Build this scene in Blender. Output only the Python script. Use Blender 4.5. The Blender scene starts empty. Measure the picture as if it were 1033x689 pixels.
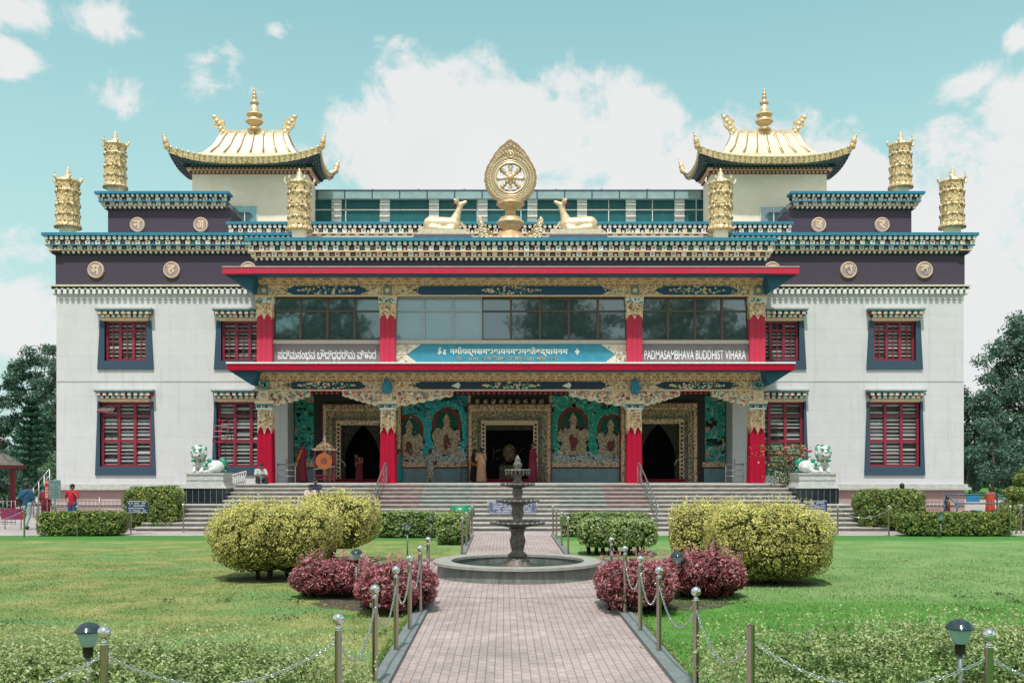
import bpy, math, random
import numpy as np
from mathutils import Vector, Matrix
PI = math.pi
R = random.Random(7)
NR = np.random.default_rng(11)
C = bpy.context.scene.collection
FPX, CX, CY, CAMX, CAMZ = 990.0, 508.0, 472.0, -0.3, 2.3

def PX(px, Y): return CAMX + (px - CX) * Y / FPX
def PZ(py, Y): return CAMZ + (CY - py) * Y / FPX

# ------------------------------------------------------------------ materials
MATS = {}
def lin(c):
    return tuple(((v / 255) / 12.92 if v / 255 <= 0.04045 else ((v / 255 + 0.055) / 1.055) ** 2.4) for v in c)

def mat(name, col, rough=0.7, metal=0.0, var=0.12, scale=6.0, bump=0.0, bscale=40.0, col2=None, spec=0.5, coat=0.0,
        trans=None, stretch=(1, 1, 1)):
    """principled surface whose colour wanders by noise between col and col2 (or a darker col)"""
    if name in MATS: return MATS[name]
    m = bpy.data.materials.new(name); m.use_nodes = True
    nt = m.node_tree; N = nt.nodes; L = nt.links
    b = N['Principled BSDF']
    b.inputs['Roughness'].default_value = rough
    b.inputs['Metallic'].default_value = metal
    b.inputs['Specular IOR Level'].default_value = spec
    if coat: b.inputs['Coat Weight'].default_value = coat
    tc = N.new('ShaderNodeTexCoord'); mp = N.new('ShaderNodeMapping'); mp.inputs['Scale'].default_value = stretch
    L.new(tc.outputs['Object'], mp.inputs['Vector'])
    if var or col2:
        no = N.new('ShaderNodeTexNoise'); no.inputs['Scale'].default_value = scale; no.inputs['Detail'].default_value = 6
        no.inputs['Roughness'].default_value = 0.65
        L.new(mp.outputs[0], no.inputs['Vector'])
        mr = N.new('ShaderNodeMapRange'); mr.inputs['From Min'].default_value = 0.35; mr.inputs['From Max'].default_value = 0.65
        L.new(no.outputs['Fac'], mr.inputs['Value'])
        mx = N.new('ShaderNodeMix'); mx.data_type = 'RGBA'
        c2 = col2 if col2 else tuple(v * (1 - 2 * var) for v in col)
        mx.inputs['A'].default_value = (*col, 1); mx.inputs['B'].default_value = (*c2, 1)
        L.new(mr.outputs['Result'], mx.inputs['Factor'])
        L.new(mx.outputs['Result'], b.inputs['Base Color'])
    else:
        b.inputs['Base Color'].default_value = (*col, 1)
    if bump:
        n2 = N.new('ShaderNodeTexNoise'); n2.inputs['Scale'].default_value = bscale; n2.inputs['Detail'].default_value = 5
        L.new(mp.outputs[0], n2.inputs['Vector'])
        bp = N.new('ShaderNodeBump'); bp.inputs['Strength'].default_value = bump; bp.inputs['Distance'].default_value = 0.03
        L.new(n2.outputs['Fac'], bp.inputs['Height']); L.new(bp.outputs[0], b.inputs['Normal'])
    MATS[name] = m
    return m

def ramp_mat(name, stops, scale, rough=0.7, kind='VORONOI', detail=3, bump=0.0, metal=0.0, distort=0.0, stretch=(1, 1, 1)):
    """surface with a carved or painted many-coloured pattern"""
    if name in MATS: return MATS[name]
    m = bpy.data.materials.new(name); m.use_nodes = True
    nt = m.node_tree; N = nt.nodes; L = nt.links; b = N['Principled BSDF']
    b.inputs['Roughness'].default_value = rough; b.inputs['Metallic'].default_value = metal
    tc = N.new('ShaderNodeTexCoord'); mp = N.new('ShaderNodeMapping'); mp.inputs['Scale'].default_value = stretch
    L.new(tc.outputs['Object'], mp.inputs['Vector'])
    cr = N.new('ShaderNodeValToRGB'); cr.color_ramp.interpolation = 'CONSTANT' if kind == 'VORONOI' else 'LINEAR'
    while len(cr.color_ramp.elements) > 1: cr.color_ramp.elements.remove(cr.color_ramp.elements[-1])
    cr.color_ramp.elements[0].position = stops[0][0]; cr.color_ramp.elements[0].color = (*stops[0][1], 1)
    for p, c in stops[1:]:
        e = cr.color_ramp.elements.new(p); e.color = (*c, 1)
    if kind == 'VORONOI':
        no = N.new('ShaderNodeTexVoronoi'); no.inputs['Scale'].default_value = scale
        L.new(mp.outputs[0], no.inputs['Vector'])
        sp = N.new('ShaderNodeSeparateColor'); L.new(no.outputs['Color'], sp.inputs[0]); L.new(sp.outputs[0], cr.inputs['Fac'])
        h = no.outputs['Distance']
    else:
        no = N.new('ShaderNodeTexNoise'); no.inputs['Scale'].default_value = scale; no.inputs['Detail'].default_value = detail
        no.inputs['Distortion'].default_value = distort
        L.new(mp.outputs[0], no.inputs['Vector'])
        L.new(no.outputs['Fac'], cr.inputs['Fac']); h = no.outputs['Fac']
    L.new(cr.outputs[0], b.inputs['Base Color'])
    if bump:
        bp = N.new('ShaderNodeBump'); bp.inputs['Strength'].default_value = bump; bp.inputs['Distance'].default_value = 0.03
        L.new(h, bp.inputs['Height']); L.new(bp.outputs[0], b.inputs['Normal'])
    MATS[name] = m
    return m

def leaf_mat(name, col, rough=0.55, trans=0.3, var=0.25, scale=3.0):
    if name in MATS: return MATS[name]
    m = mat(name, col, rough=rough, var=var, scale=scale, spec=0.25)
    nt = m.node_tree; N = nt.nodes; L = nt.links
    b = N['Principled BSDF']; out = N['Material Output']
    t = N.new('ShaderNodeBsdfTranslucent')
    src = b.inputs['Base Color'].links[0].from_socket
    L.new(src, t.inputs['Color'])
    mx = N.new('ShaderNodeMixShader'); mx.inputs[0].default_value = trans
    L.new(b.outputs[0], mx.inputs[1]); L.new(t.outputs[0], mx.inputs[2]); L.new(mx.outputs[0], out.inputs['Surface'])
    return m

# architecture paints
WALL = mat('white_wall', (0.60, 0.60, 0.615), 0.85, var=0.03, scale=1.2, bump=0.15, bscale=30)
PINKT = mat('pink_tile', (0.42, 0.27, 0.26), 0.75, var=0.08, scale=14, bump=0.3, bscale=60)
LEDGE = mat('pale_ledge', (0.50, 0.50, 0.47), 0.8, var=0.12, scale=5)
PURPLE = mat('purple_frieze', (0.038, 0.028, 0.050), 0.95, var=0.0, col2=(0.100, 0.080, 0.120), scale=34, bump=0.8, bscale=70)
TEALP = mat('teal_paint', (0.02, 0.21, 0.33), 0.55, var=0.1, scale=3)
TEALD = mat('dark_teal', (0.012, 0.030, 0.040), 0.8, var=0.1)
SOFFIT = mat('blue_soffit', (0.004, 0.085, 0.15), 0.6, var=0.12, scale=2)
CREAM = mat('cream_paint', (0.74, 0.66, 0.53), 0.8, var=0.16, scale=9)
WHITEP = mat('white_paint', (0.76, 0.78, 0.76), 0.7, var=0.12, scale=8)
REDN = mat('niche_red', (0.25, 0.025, 0.03), 0.7)
BLUEN = mat('niche_blue', (0.03, 0.10, 0.25), 0.7)
GREENN = mat('niche_green', (0.02, 0.19, 0.14), 0.7)
GREYN = mat('niche_grey', (0.20, 0.26, 0.28), 0.7)
PINKN = mat('niche_pink', (0.50, 0.21, 0.19), 0.7)
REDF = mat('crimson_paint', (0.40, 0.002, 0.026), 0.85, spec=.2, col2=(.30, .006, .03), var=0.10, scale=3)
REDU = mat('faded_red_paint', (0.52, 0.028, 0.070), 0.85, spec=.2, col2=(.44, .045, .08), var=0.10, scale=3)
GOLDP = ramp_mat('gilt_relief', [(0, (0.68, 0.43, 0.25)), (0.42, (0.80, 0.57, 0.37)), (0.68, (0.40, 0.21, 0.12)), (0.80, (0.84, 0.68, 0.52)),
                                 (0.93, (0.05, 0.13, 0.11)), (0.97, (0.45, 0.12, 0.09))], 17, rough=0.55, bump=0.6)
GOLDB = ramp_mat('gilt_bracket', [(0, (0.52, 0.31, 0.19)), (0.5, (0.68, 0.44, 0.28)), (0.8, (0.28, 0.18, 0.12))], 12, rough=0.6, bump=0.5)
GOLDD = ramp_mat('gilt_door_carving', [(0, (0.46, 0.35, 0.20)), (0.35, (0.17, 0.15, 0.11)), (0.65, (0.66, 0.52, 0.32)), (0.82, (0.07, 0.08, 0.07))], 22, rough=0.5, bump=0.8)
GOLDL = mat('pale_gilt', (0.82, 0.58, 0.39), 0.6, var=0.12, scale=12)
GOLDK = ramp_mat('dark_door_carving', [(0, (0.17, 0.15, 0.11)), (0.5, (0.32, 0.27, 0.18)), (0.8, (0.06, 0.07, 0.07))], 18, rough=0.5, bump=0.8)
GILT = ramp_mat('beaten_gilt', [(0.32, (0.30, 0.19, 0.08)), (0.46, (0.66, 0.48, 0.25)), (0.68, (0.84, 0.67, 0.40))], 11, rough=0.38, kind='NOISE', metal=0.35, bump=0.9, detail=6)
GILTS = mat('smooth_gilt', (0.87, 0.71, 0.50), 0.34, metal=0.4, var=0.14, scale=5, bump=0.15, bscale=14)
COPPER = mat('copper_gilt', (0.76, 0.48, 0.26), 0.38, metal=0.4, var=0.15, scale=5)
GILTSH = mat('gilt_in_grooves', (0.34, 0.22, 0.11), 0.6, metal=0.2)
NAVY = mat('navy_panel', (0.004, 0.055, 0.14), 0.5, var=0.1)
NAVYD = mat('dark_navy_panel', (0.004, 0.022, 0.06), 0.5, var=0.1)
SURR = mat('slate_blue_surround', (0.035, 0.080, 0.125), 0.85, var=0.14, scale=14, bump=0.3, bscale=50)
MAROON = mat('maroon_frame', (0.27, 0.016, 0.045), 0.5, var=0.1)
BROWNF = mat('brown_frame', (0.11, 0.065, 0.055), 0.5, var=0.1)
GREYF = mat('grey_frame', (0.34, 0.38, 0.42), 0.45, var=0.05)
LOUV = mat('white_louvre', (0.42, 0.44, 0.44), 0.45, var=0.08)
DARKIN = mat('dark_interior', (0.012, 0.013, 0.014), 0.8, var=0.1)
CREAMW = mat('cream_wall', (0.90, 0.80, 0.66), 0.85, var=0.05, scale=1.5, bump=0.1, bscale=30)
SIGNG = mat('grey_mauve_board', (0.20, 0.17, 0.19), 0.7, var=0.08, scale=5)
SIGNB = mat('peacock_blue_board', (0.022, 0.19, 0.29), 0.6, var=0.0, col2=(0.04, 0.25, 0.34), scale=3)
LETTW = mat('white_letters', (0.72, 0.73, 0.72), 0.6, var=0)
LETTG = mat('gold_letters', (0.42, 0.33, 0.15), 0.6, var=0)
STEEL = mat('brushed_steel', (0.45, 0.40, 0.36), 0.22, metal=1.0, var=0.1, scale=3, stretch=(1, 1, 0.2))
STEELB = mat('polished_steel', (0.72, 0.72, 0.72), 0.08, metal=1.0, var=0.04)
GALV = mat('galvanised_steel', (0.30, 0.31, 0.31), 0.4, metal=0.6, var=0.1)
SILLP = mat('beige_sill', (0.50, 0.41, 0.37), 0.7, var=0.08)
LOWB = mat('slate_dado', (0.22, 0.33, 0.37), 0.6, var=0.1, scale=3)
TEALG = mat('corrugated_teal', (0.005, 0.13, 0.14), 0.45, var=0.15, scale=2)
GLASSF = mat('pale_fascia', (0.30, 0.42, 0.43), 0.35, var=0.12, scale=1.5)
GRANB = mat('black_granite', (0.018, 0.024, 0.030), 0.15, var=0.1, spec=0.6)
STONEW = mat('whitewashed_stone', (0.56, 0.56, 0.54), 0.8, var=0.15, scale=8, bump=0.4)
GREENP = mat('green_enamel', (0.01, 0.27, 0.16), 0.4, var=0.1)
IRON = mat('patinated_iron', (0.085, 0.078, 0.07), 0.42, metal=0.5, var=0.0, col2=(0.22, 0.20, 0.18), scale=18, bump=0.5)
IRONR = mat('rusty_iron', (0.11, 0.085, 0.075), 0.5, metal=0.4, var=0.0, col2=(0.22, 0.19, 0.17), scale=14, bump=0.5)
SKIN = mat('brown_skin', (0.24, 0.12, 0.075), 0.55, var=0.04)
HAIR = mat('black_hair', (0.012, 0.010, 0.009), 0.45, var=0)

def glass_mat(name, col, rough=0.03, mix=0.4, scale=0.5, folds=True):
    """tinted reflective window pane with curtain folds behind it"""
    m = bpy.data.materials.new(name); m.use_nodes = True
    nt = m.node_tree; N = nt.nodes; L = nt.links; b = N['Principled BSDF']; out = N['Material Output']
    b.inputs['Roughness'].default_value = 0.35; b.inputs['Specular IOR Level'].default_value = 0.5
    tc = N.new('ShaderNodeTexCoord')
    wv = N.new('ShaderNodeTexWave'); wv.inputs['Scale'].default_value = 4.5; wv.inputs['Distortion'].default_value = 1.2; wv.inputs['Detail'].default_value = 1
    L.new(tc.outputs['Object'], wv.inputs['Vector'])
    mx = N.new('ShaderNodeMix'); mx.data_type = 'RGBA'
    mx.inputs['A'].default_value = (*col, 1); mx.inputs['B'].default_value = (*[v * 0.5 for v in col], 1)
    L.new(wv.outputs['Fac'], mx.inputs['Factor']); L.new(mx.outputs['Result'], b.inputs['Base Color'])
    g = N.new('ShaderNodeBsdfGlossy'); g.inputs['Roughness'].default_value = rough; g.inputs['Color'].default_value = (0.62, 0.80, 0.85, 1)
    no = N.new('ShaderNodeTexNoise'); no.inputs['Scale'].default_value = scale * 3
    L.new(tc.outputs['Object'], no.inputs['Vector'])
    bp = N.new('ShaderNodeBump'); bp.inputs['Strength'].default_value = 0.08; bp.inputs['Distance'].default_value = 0.02
    L.new(no.outputs['Fac'], bp.inputs['Height']); L.new(bp.outputs[0], g.inputs['Normal'])
    ms = N.new('ShaderNodeMixShader'); ms.inputs[0].default_value = mix
    L.new(b.outputs[0], ms.inputs[1]); L.new(g.outputs[0], ms.inputs[2]); L.new(ms.outputs[0], out.inputs['Surface'])
    MATS[name] = m
    return m
GLASSD = glass_mat('dark_teal_glass', (0.012, 0.040, 0.046), mix=0.24)
GLASSB = glass_mat('sky_reflection_glass', (0.13, 0.24, 0.30), mix=0.25)  # pale blue base colour stands in for the sky's reflection
GLASSW = glass_mat('small_window_glass', (0.12, 0.22, 0.25), mix=0.3)

# ------------------------------------------------------------------ mesh builder
ORG = {}
class MB:
    def __init__(s): s.v = []; s.f = []; s.m = []; s.mats = []; s.smooth = []
    def mi(s, m):
        if m not in s.mats: s.mats.append(m)
        return s.mats.index(m)
    def poly(s, vs, fs, m, smooth=False):
        o = len(s.v); s.v.extend(vs); k = s.mi(m)
        for f in fs: s.f.append(tuple(i + o for i in f)); s.m.append(k); s.smooth.append(smooth)
    def box(s, x0, x1, y0, y1, z0, z1, m):
        if x0 > x1: x0, x1 = x1, x0
        if y0 > y1: y0, y1 = y1, y0
        if z0 > z1: z0, z1 = z1, z0
        s.poly([(x0, y0, z0), (x1, y0, z0), (x1, y1, z0), (x0, y1, z0), (x0, y0, z1), (x1, y0, z1), (x1, y1, z1), (x0, y1, z1)],
               [(0, 3, 2, 1), (4, 5, 6, 7), (0, 1, 5, 4), (1, 2, 6, 5), (2, 3, 7, 6), (3, 0, 4, 7)], m)
    def prism(s, pts, y0, y1, m):
        """outline in x,z (counter-clockwise from the front) given thickness from y0 to y1"""
        n = len(pts)
        vs = [(x, y0, z) for x, z in pts] + [(x, y1, z) for x, z in pts]
        fs = [tuple(range(n)), tuple(range(2 * n - 1, n - 1, -1))] + [(i, i + n, (i + 1) % n + n, (i + 1) % n) for i in range(n)]
        s.poly(vs, fs, m)
    def prismx(s, pts, x0, x1, m):
        n = len(pts)
        vs = [(x0, y, z) for y, z in pts] + [(x1, y, z) for y, z in pts]
        fs = [tuple(range(n)), tuple(range(2 * n - 1, n - 1, -1))] + [(i, i + n, (i + 1) % n + n, (i + 1) % n) for i in range(n)]
        s.poly(vs, fs, m)
    def disc(s, cx, cz, r, y0, y1, m, n=8):
        s.prism([(cx + r * math.cos(2 * PI * i / n + PI / n), cz + r * math.sin(2 * PI * i / n + PI / n)) for i in range(n)], y0, y1, m)
    def lathe(s, prof, c, m, n=24, smooth=True, rf=None):
        """prof: (radius, z) going up; c: centre; rf: optional radius factor by (angle, z)"""
        vs = []; fs = []
        for r, z in prof:
            for i in range(n):
                a = 2 * PI * i / n; q = r * (rf(a, z) if rf else 1)
                vs.append((c[0] + q * math.cos(a), c[1] + q * math.sin(a), c[2] + z))
        for j in range(len(prof) - 1):
            for i in range(n): fs.append((j * n + i, j * n + (i + 1) % n, (j + 1) * n + (i + 1) % n, (j + 1) * n + i))
        s.poly(vs, fs, m, smooth)
        s.poly([vs[i] for i in range(n)], [tuple(range(n - 1, -1, -1))], m)
        s.poly([vs[(len(prof) - 1) * n + i] for i in range(n)], [tuple(range(n))], m)
    def tube(s, path, r, m, n=6, r1=None):
        P = [Vector(p) for p in path]; k = len(P); vs = []; fs = []
        up = Vector((0.013, 0.02, 1))
        for j, p in enumerate(P):
            d = (P[min(j + 1, k - 1)] - P[max(j - 1, 0)]).normalized()
            a = d.cross(up)
            if a.length < 0.05: a = d.cross(Vector((1, 0.1, 0)))
            a.normalize(); b = d.cross(a)
            rr = r if r1 is None else r + (r1 - r) * j / max(k - 1, 1)
            if isinstance(r, (list, tuple)): rr = r[j]
            for i in range(n):
                t = 2 * PI * i / n; vs.append(tuple(p + a * math.cos(t) * rr + b * math.sin(t) * rr))
        for j in range(k - 1):
            for i in range(n): fs.append((j * n + i, (j + 1) * n + i, (j + 1) * n + (i + 1) % n, j * n + (i + 1) % n))
        fs.append(tuple(range(n))); fs.append(tuple(range(k * n - 1, (k - 1) * n - 1, -1)))
        s.poly(vs, fs, m, True)
    def ball(s, c, r, m, n=10, sc=(1, 1, 1)):
        vs = []; fs = []; h = n // 2 + 1
        for j in range(h + 1):
            t = PI * j / h - PI / 2
            for i in range(n):
                a = 2 * PI * i / n
                vs.append((c[0] + r * sc[0] * math.cos(t) * math.cos(a), c[1] + r * sc[1] * math.cos(t) * math.sin(a), c[2] + r * sc[2] * math.sin(t)))
        for j in range(h):
            for i in range(n): fs.append((j * n + i, j * n + (i + 1) % n, (j + 1) * n + (i + 1) % n, (j + 1) * n + i))
        s.poly(vs, fs, m, True)
    def ring(s, c, R0, r, m, axis='y', n=24, k=6):
        vs = []; fs = []
        for i in range(n):
            a = 2 * PI * i / n
            for j in range(k):
                t = 2 * PI * j / k; q = R0 + r * math.cos(t); w = r * math.sin(t)
                if axis == 'y': vs.append((c[0] + q * math.cos(a), c[1] + w, c[2] + q * math.sin(a)))
                elif axis == 'z': vs.append((c[0] + q * math.cos(a), c[1] + q * math.sin(a), c[2] + w))
                else: vs.append((c[0] + w, c[1] + q * math.cos(a), c[2] + q * math.sin(a)))
        for i in range(n):
            for j in range(k): fs.append((i * k + j, ((i + 1) % n) * k + j, ((i + 1) % n) * k + (j + 1) % k, i * k + (j + 1) % k))
        s.poly(vs, fs, m, True)
    def quads(s, V, mi_arr, mats):
        """V: n x 4 x 3 array of free quads; mi_arr: which of mats each takes"""
        s._q = getattr(s, '_q', []); ks = np.array([s.mi(m) for m in mats]); s._q.append((V, ks[mi_arr]))
    def mesh(s, name, org=(0, 0, 0)):
        me = bpy.data.meshes.new(name)
        if getattr(s, '_q', None):
            V = np.concatenate([q[0] for q in s._q]).reshape(-1, 3); K = np.concatenate([q[1] for q in s._q])
            nv0 = len(s.v); n = len(K)
            base = np.array(s.v, dtype=float).reshape(-1, 3) if s.v else np.zeros((0, 3))
            allv = np.concatenate([base, V]) - np.array(org)
            lens = [len(f) for f in s.f]; li = [i for f in s.f for i in f]
            loops = np.concatenate([np.array(li, dtype=int), np.arange(4 * n) + nv0])
            tot = np.concatenate([np.array(lens, dtype=int), np.full(n, 4)])
            start = np.concatenate([[0], np.cumsum(tot)[:-1]])
            me.vertices.add(len(allv)); me.vertices.foreach_set('co', allv.ravel().astype(np.float32))
            me.loops.add(len(loops)); me.loops.foreach_set('vertex_index', loops.astype(np.int32))
            me.polygons.add(len(tot)); me.polygons.foreach_set('loop_start', start.astype(np.int32))
            mi = np.concatenate([np.array(s.m, dtype=int), K])
            for m in s.mats: me.materials.append(m)
            me.update(calc_edges=True)
            me.polygons.foreach_set('material_index', mi.astype(np.int32))
            me.polygons.foreach_set('use_smooth', np.concatenate([np.array(s.smooth, dtype=bool), np.zeros(n, bool)]))
        else:
            me.from_pydata([(x - org[0], y - org[1], z - org[2]) for x, y, z in s.v], [], s.f)
            for m in s.mats: me.materials.append(m)
            me.polygons.foreach_set('material_index', np.array(s.m, dtype=np.int32))
            me.polygons.foreach_set('use_smooth', np.array(s.smooth, dtype=bool))
            me.update()
        return me
    def build(s, name, parent=None, org=None):
        if not s.f and not getattr(s, '_q', None): return None
        if parent is not None: o0 = ORG[parent.name]
        else: o0 = org or (0, 0, 0)
        ob = bpy.data.objects.new(name, s.mesh(name, o0)); C.objects.link(ob)
        if parent is not None: ob.parent = parent
        else: ob.location = o0
        ORG[ob.name] = o0
        return ob

def part(name, parent, fn):
    mb = MB(); fn(mb); return mb.build(name, parent)
def tag(o, label=None, cat=None, group=None, kind=None):
    if label: o['label'] = label
    if cat: o['category'] = cat
    if group: o['group'] = group
    if kind: o['kind'] = kind
    return o
def thing(name, label, cat, loc, group=None):
    o = bpy.data.objects.new(name, None); C.objects.link(o); o.location = loc; o.empty_display_size = 0.2
    ORG[o.name] = tuple(loc)
    return tag(o, label, cat, group)
def kids(o): return [c for c in bpy.data.objects if c.parent == o]
def copy_thing(o, loc, label, rz=None, scale=None):
    def rec(a, p):
        b = a.copy(); C.objects.link(b); b.parent = p
        for c in CH.get(a.name, []): rec(c, b)
        return b
    CH = {}
    for q in bpy.data.objects:
        if q.parent: CH.setdefault(q.parent.name, []).append(q)
    n = rec(o, None); n.location = loc
    if rz is not None: n.rotation_euler.z = rz
    if scale: n.scale = scale
    n['label'] = label
    ORG[n.name] = tuple(loc)
    return n

def text_mesh(mb, txt, x0, x1, zc, h, y, m, depth=0.012, bold=0.0):
    """lettering fitted between x0 and x1, centred on zc, standing out from the plane y"""
    cu = bpy.data.curves.new('lettering', 'FONT'); cu.body = txt; cu.extrude = depth / 2; cu.offset = bold; cu.resolution_u = 3
    ob = bpy.data.objects.new('lettering', cu); C.objects.link(ob)
    dg = bpy.context.evaluated_depsgraph_get(); me = bpy.data.meshes.new_from_object(ob.evaluated_get(dg))
    V = [v.co.copy() for v in me.vertices]
    if V:
        ax = min(v.x for v in V); bx = max(v.x for v in V); az = min(v.y for v in V); bz = max(v.y for v in V)
        sx = (x1 - x0) / max(bx - ax, 1e-6); sz = h / max(bz - az, 1e-6)
        vs = [(x0 + (v.x - ax) * sx, y - v.z, zc + (v.y - (az + bz) / 2) * sz) for v in V]
        mb.poly(vs, [tuple(p.vertices) for p in me.polygons], m)
    bpy.data.objects.remove(ob); bpy.data.curves.remove(cu); bpy.data.meshes.remove(me)

def rosettes(mb, x0, x1, z0, z1, n, y, cols, r=(0.03, 0.06), seed=1):
    """small raised painted curls and petals scattered in a rectangle"""
    q = random.Random(seed)
    for _ in range(n):
        x = q.uniform(x0, x1); z = q.uniform(z0, z1); rr = q.uniform(*r); a = q.uniform(0, PI)
        k = q.choice([4, 5, 6]); st = q.uniform(0.5, 1); d = q.uniform(0.012, 0.03)
        pts = []
        for i in range(k):
            t = 2 * PI * i / k + a; pts.append((x + rr * math.cos(t), z + rr * st * math.sin(t)))
        mb.prism(pts, y - d, y + 0.004, q.choice(cols))

# ------------------------------------------------------------------ cornices
NICHES = [REDN, GREYN, REDN, BLUEN, REDN, GREENN, GREYN, PINKN]
def cornice_dir(mb, a0, a1, face, ztop, rows, axis='x', sgn=-1, seed=0):
    """rows listed from the top: (kind, height, how far it stands out). axis x: runs along x, its face at y = face - out.
    axis y: runs along y, its face at x = face + sgn*out"""
    q = random.Random(seed)
    def bx(u0, u1, o0, o1, z0, z1, m):
        if axis == 'x': mb.box(u0, u1, face - o1, face - o0, z0, z1, m)
        else:
            mb.box(face + sgn * o0, face + sgn * o1, u0, u1, z0, z1, m)
    def dsc(u, z, r, o0, o1, m):
        if axis == 'x': mb.disc(u, z, r, face - o1, face - o0, m)
        else: bx(u - r * .8, u + r * .8, o0, o1, z - r * .8, z + r * .8, m)
    z = ztop
    for kind, h, out in rows:
        e0, e1 = (a0 - out, a1 + out) if axis == 'x' else (a0 - 0, a1)
        if kind == 'blue': bx(e0, e1, -0.3, out, z - h, z, TEALP)
        elif kind == 'bluethin': bx(e0, e1, -0.3, out, z - h, z, TEALP)
        elif kind == 'cream': bx(e0, e1, -0.3, out, z - h, z, CREAM)
        elif kind == 'gilt': bx(e0, e1, -0.3, out, z - h, z, GOLDL)
        elif kind == 'discs':
            bx(e0 + .06, e1 - .06, -0.3, out - 0.08, z - h, z, TEALD)
            n = max(1, int((e1 - e0) / 0.235)); st = (e1 - e0) / n
            for i in range(n): dsc(e0 + (i + .5) * st, z - h / 2, min(h * 0.46, 0.088), out - 0.09, out, WHITEP)
        elif kind in ('squares', 'squares2'):
            bx(e0 + .06, e1 - .06, -0.3, out - 0.13, z - h, z, REDN if kind == 'squares2' else TEALD)
            n = max(1, int((e1 - e0) / 0.225)) | 1; st = (e1 - e0) / n
            for i in range(n):
                u = e0 + (i + .5) * st
                if i % 2 == 0:
                    bx(u - st * .47, u + st * .47, out - .14, out, z - h * .97, z - h * .03, CREAM if q.random() < .8 else WHITEP)
                    bx(u - st * .18, u + st * .18, out, out + .006, z - h * .68, z - h * .35, q.choice([REDN, GREYN, GREENN, GOLDL]))
                else:
                    m = q.choice(NICHES) if kind == 'squares' else REDN
                    bx(u - st * .44, u + st * .44, out - .13, out - .07, z - h * .95, z - h * .05, m)
                    bx(u - st * .24, u + st * .24, out - .07, out - .03, z - h * .9, z - h * .45, q.choice([WHITEP, GREYN, WHITEP, GREYN, GREENN]))
        elif kind == 'drops':
            bx(e0, e1, -0.3, out - .12, z - h * .5, z, TEALD)
            n = max(1, int((e1 - e0) / 0.26)); st = (e1 - e0) / n
            for i in range(n):
                u = e0 + (i + .5) * st
                bx(u - st * .28, u + st * .28, out - .13, out, z - h, z - h * .38, WHITEP)
                dsc(u + st * .5, z - h * .3, .05, out - .13, out - .03, WHITEP)
        z -= h

MAINROWS = [('blue', .13, .48), ('discs', .19, .42), ('squares', .19, .36), ('bluethin', .05, .36), ('squares2', .18, .28), ('gilt', .035, .25), ('discs', .125, .2)]
PORTROWS = [('blue', .14, .5), ('discs', .18, .42), ('squares', .2, .36), ('gilt', .045, .36), ('squares2', .18, .28), ('gilt', .035, .25), ('discs', .125, .2)]
TIERROWS = [('blue', .12, .48), ('discs', .15, .42), ('squares', .16, .34), ('bluethin', .04, .34), ('squares2', .15, .26), ('gilt', .03, .22), ('discs', .12, .18)]

# ================================================================== TEMPLE
temple = thing('temple', 'wide white two-storey buddhist temple with purple frieze, gilt roof towers and red-columned porch', 'temple', (0, 42, 0))
YM = 45.0; XW = 20.8; YB = 46.3; YP = 42.0
TEMPLE = temple

def holes_wall(mb, x0, x1, z0, z1, holes, y0, y1, m):
    xs = sorted({x0, x1} | {h[0] for h in holes} | {h[1] for h in holes}); zs = sorted({z0, z1} | {h[2] for h in holes} | {h[3] for h in holes})
    for i in range(len(xs) - 1):
        run = None
        for j in range(len(zs) - 1):
            cx = (xs[i] + xs[i + 1]) / 2; cz = (zs[j] + zs[j + 1]) / 2
            if any(h[0] < cx < h[1] and h[2] < cz < h[3] for h in holes):
                if run: mb.box(xs[i], xs[i + 1], y0, y1, run[0], run[1], m); run = None
            else:
                run = (run[0] if run else zs[j], zs[j + 1])
        if run: mb.box(xs[i], xs[i + 1], y0, y1, run[0], run[1], m)

# window openings on the wings: (cx, halfwidth, z0, z1)
def wz(py): return PZ(py, YM)
WIN = []
for sx in (-1, 1):
    for xc in (17.62, 12.28):
        WIN.append((sx * xc, 0.96, wz(364), wz(324), 'up'))
        WIN.append((sx * xc, 1.17, wz(470.5), wz(405.5), 'down'))

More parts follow.
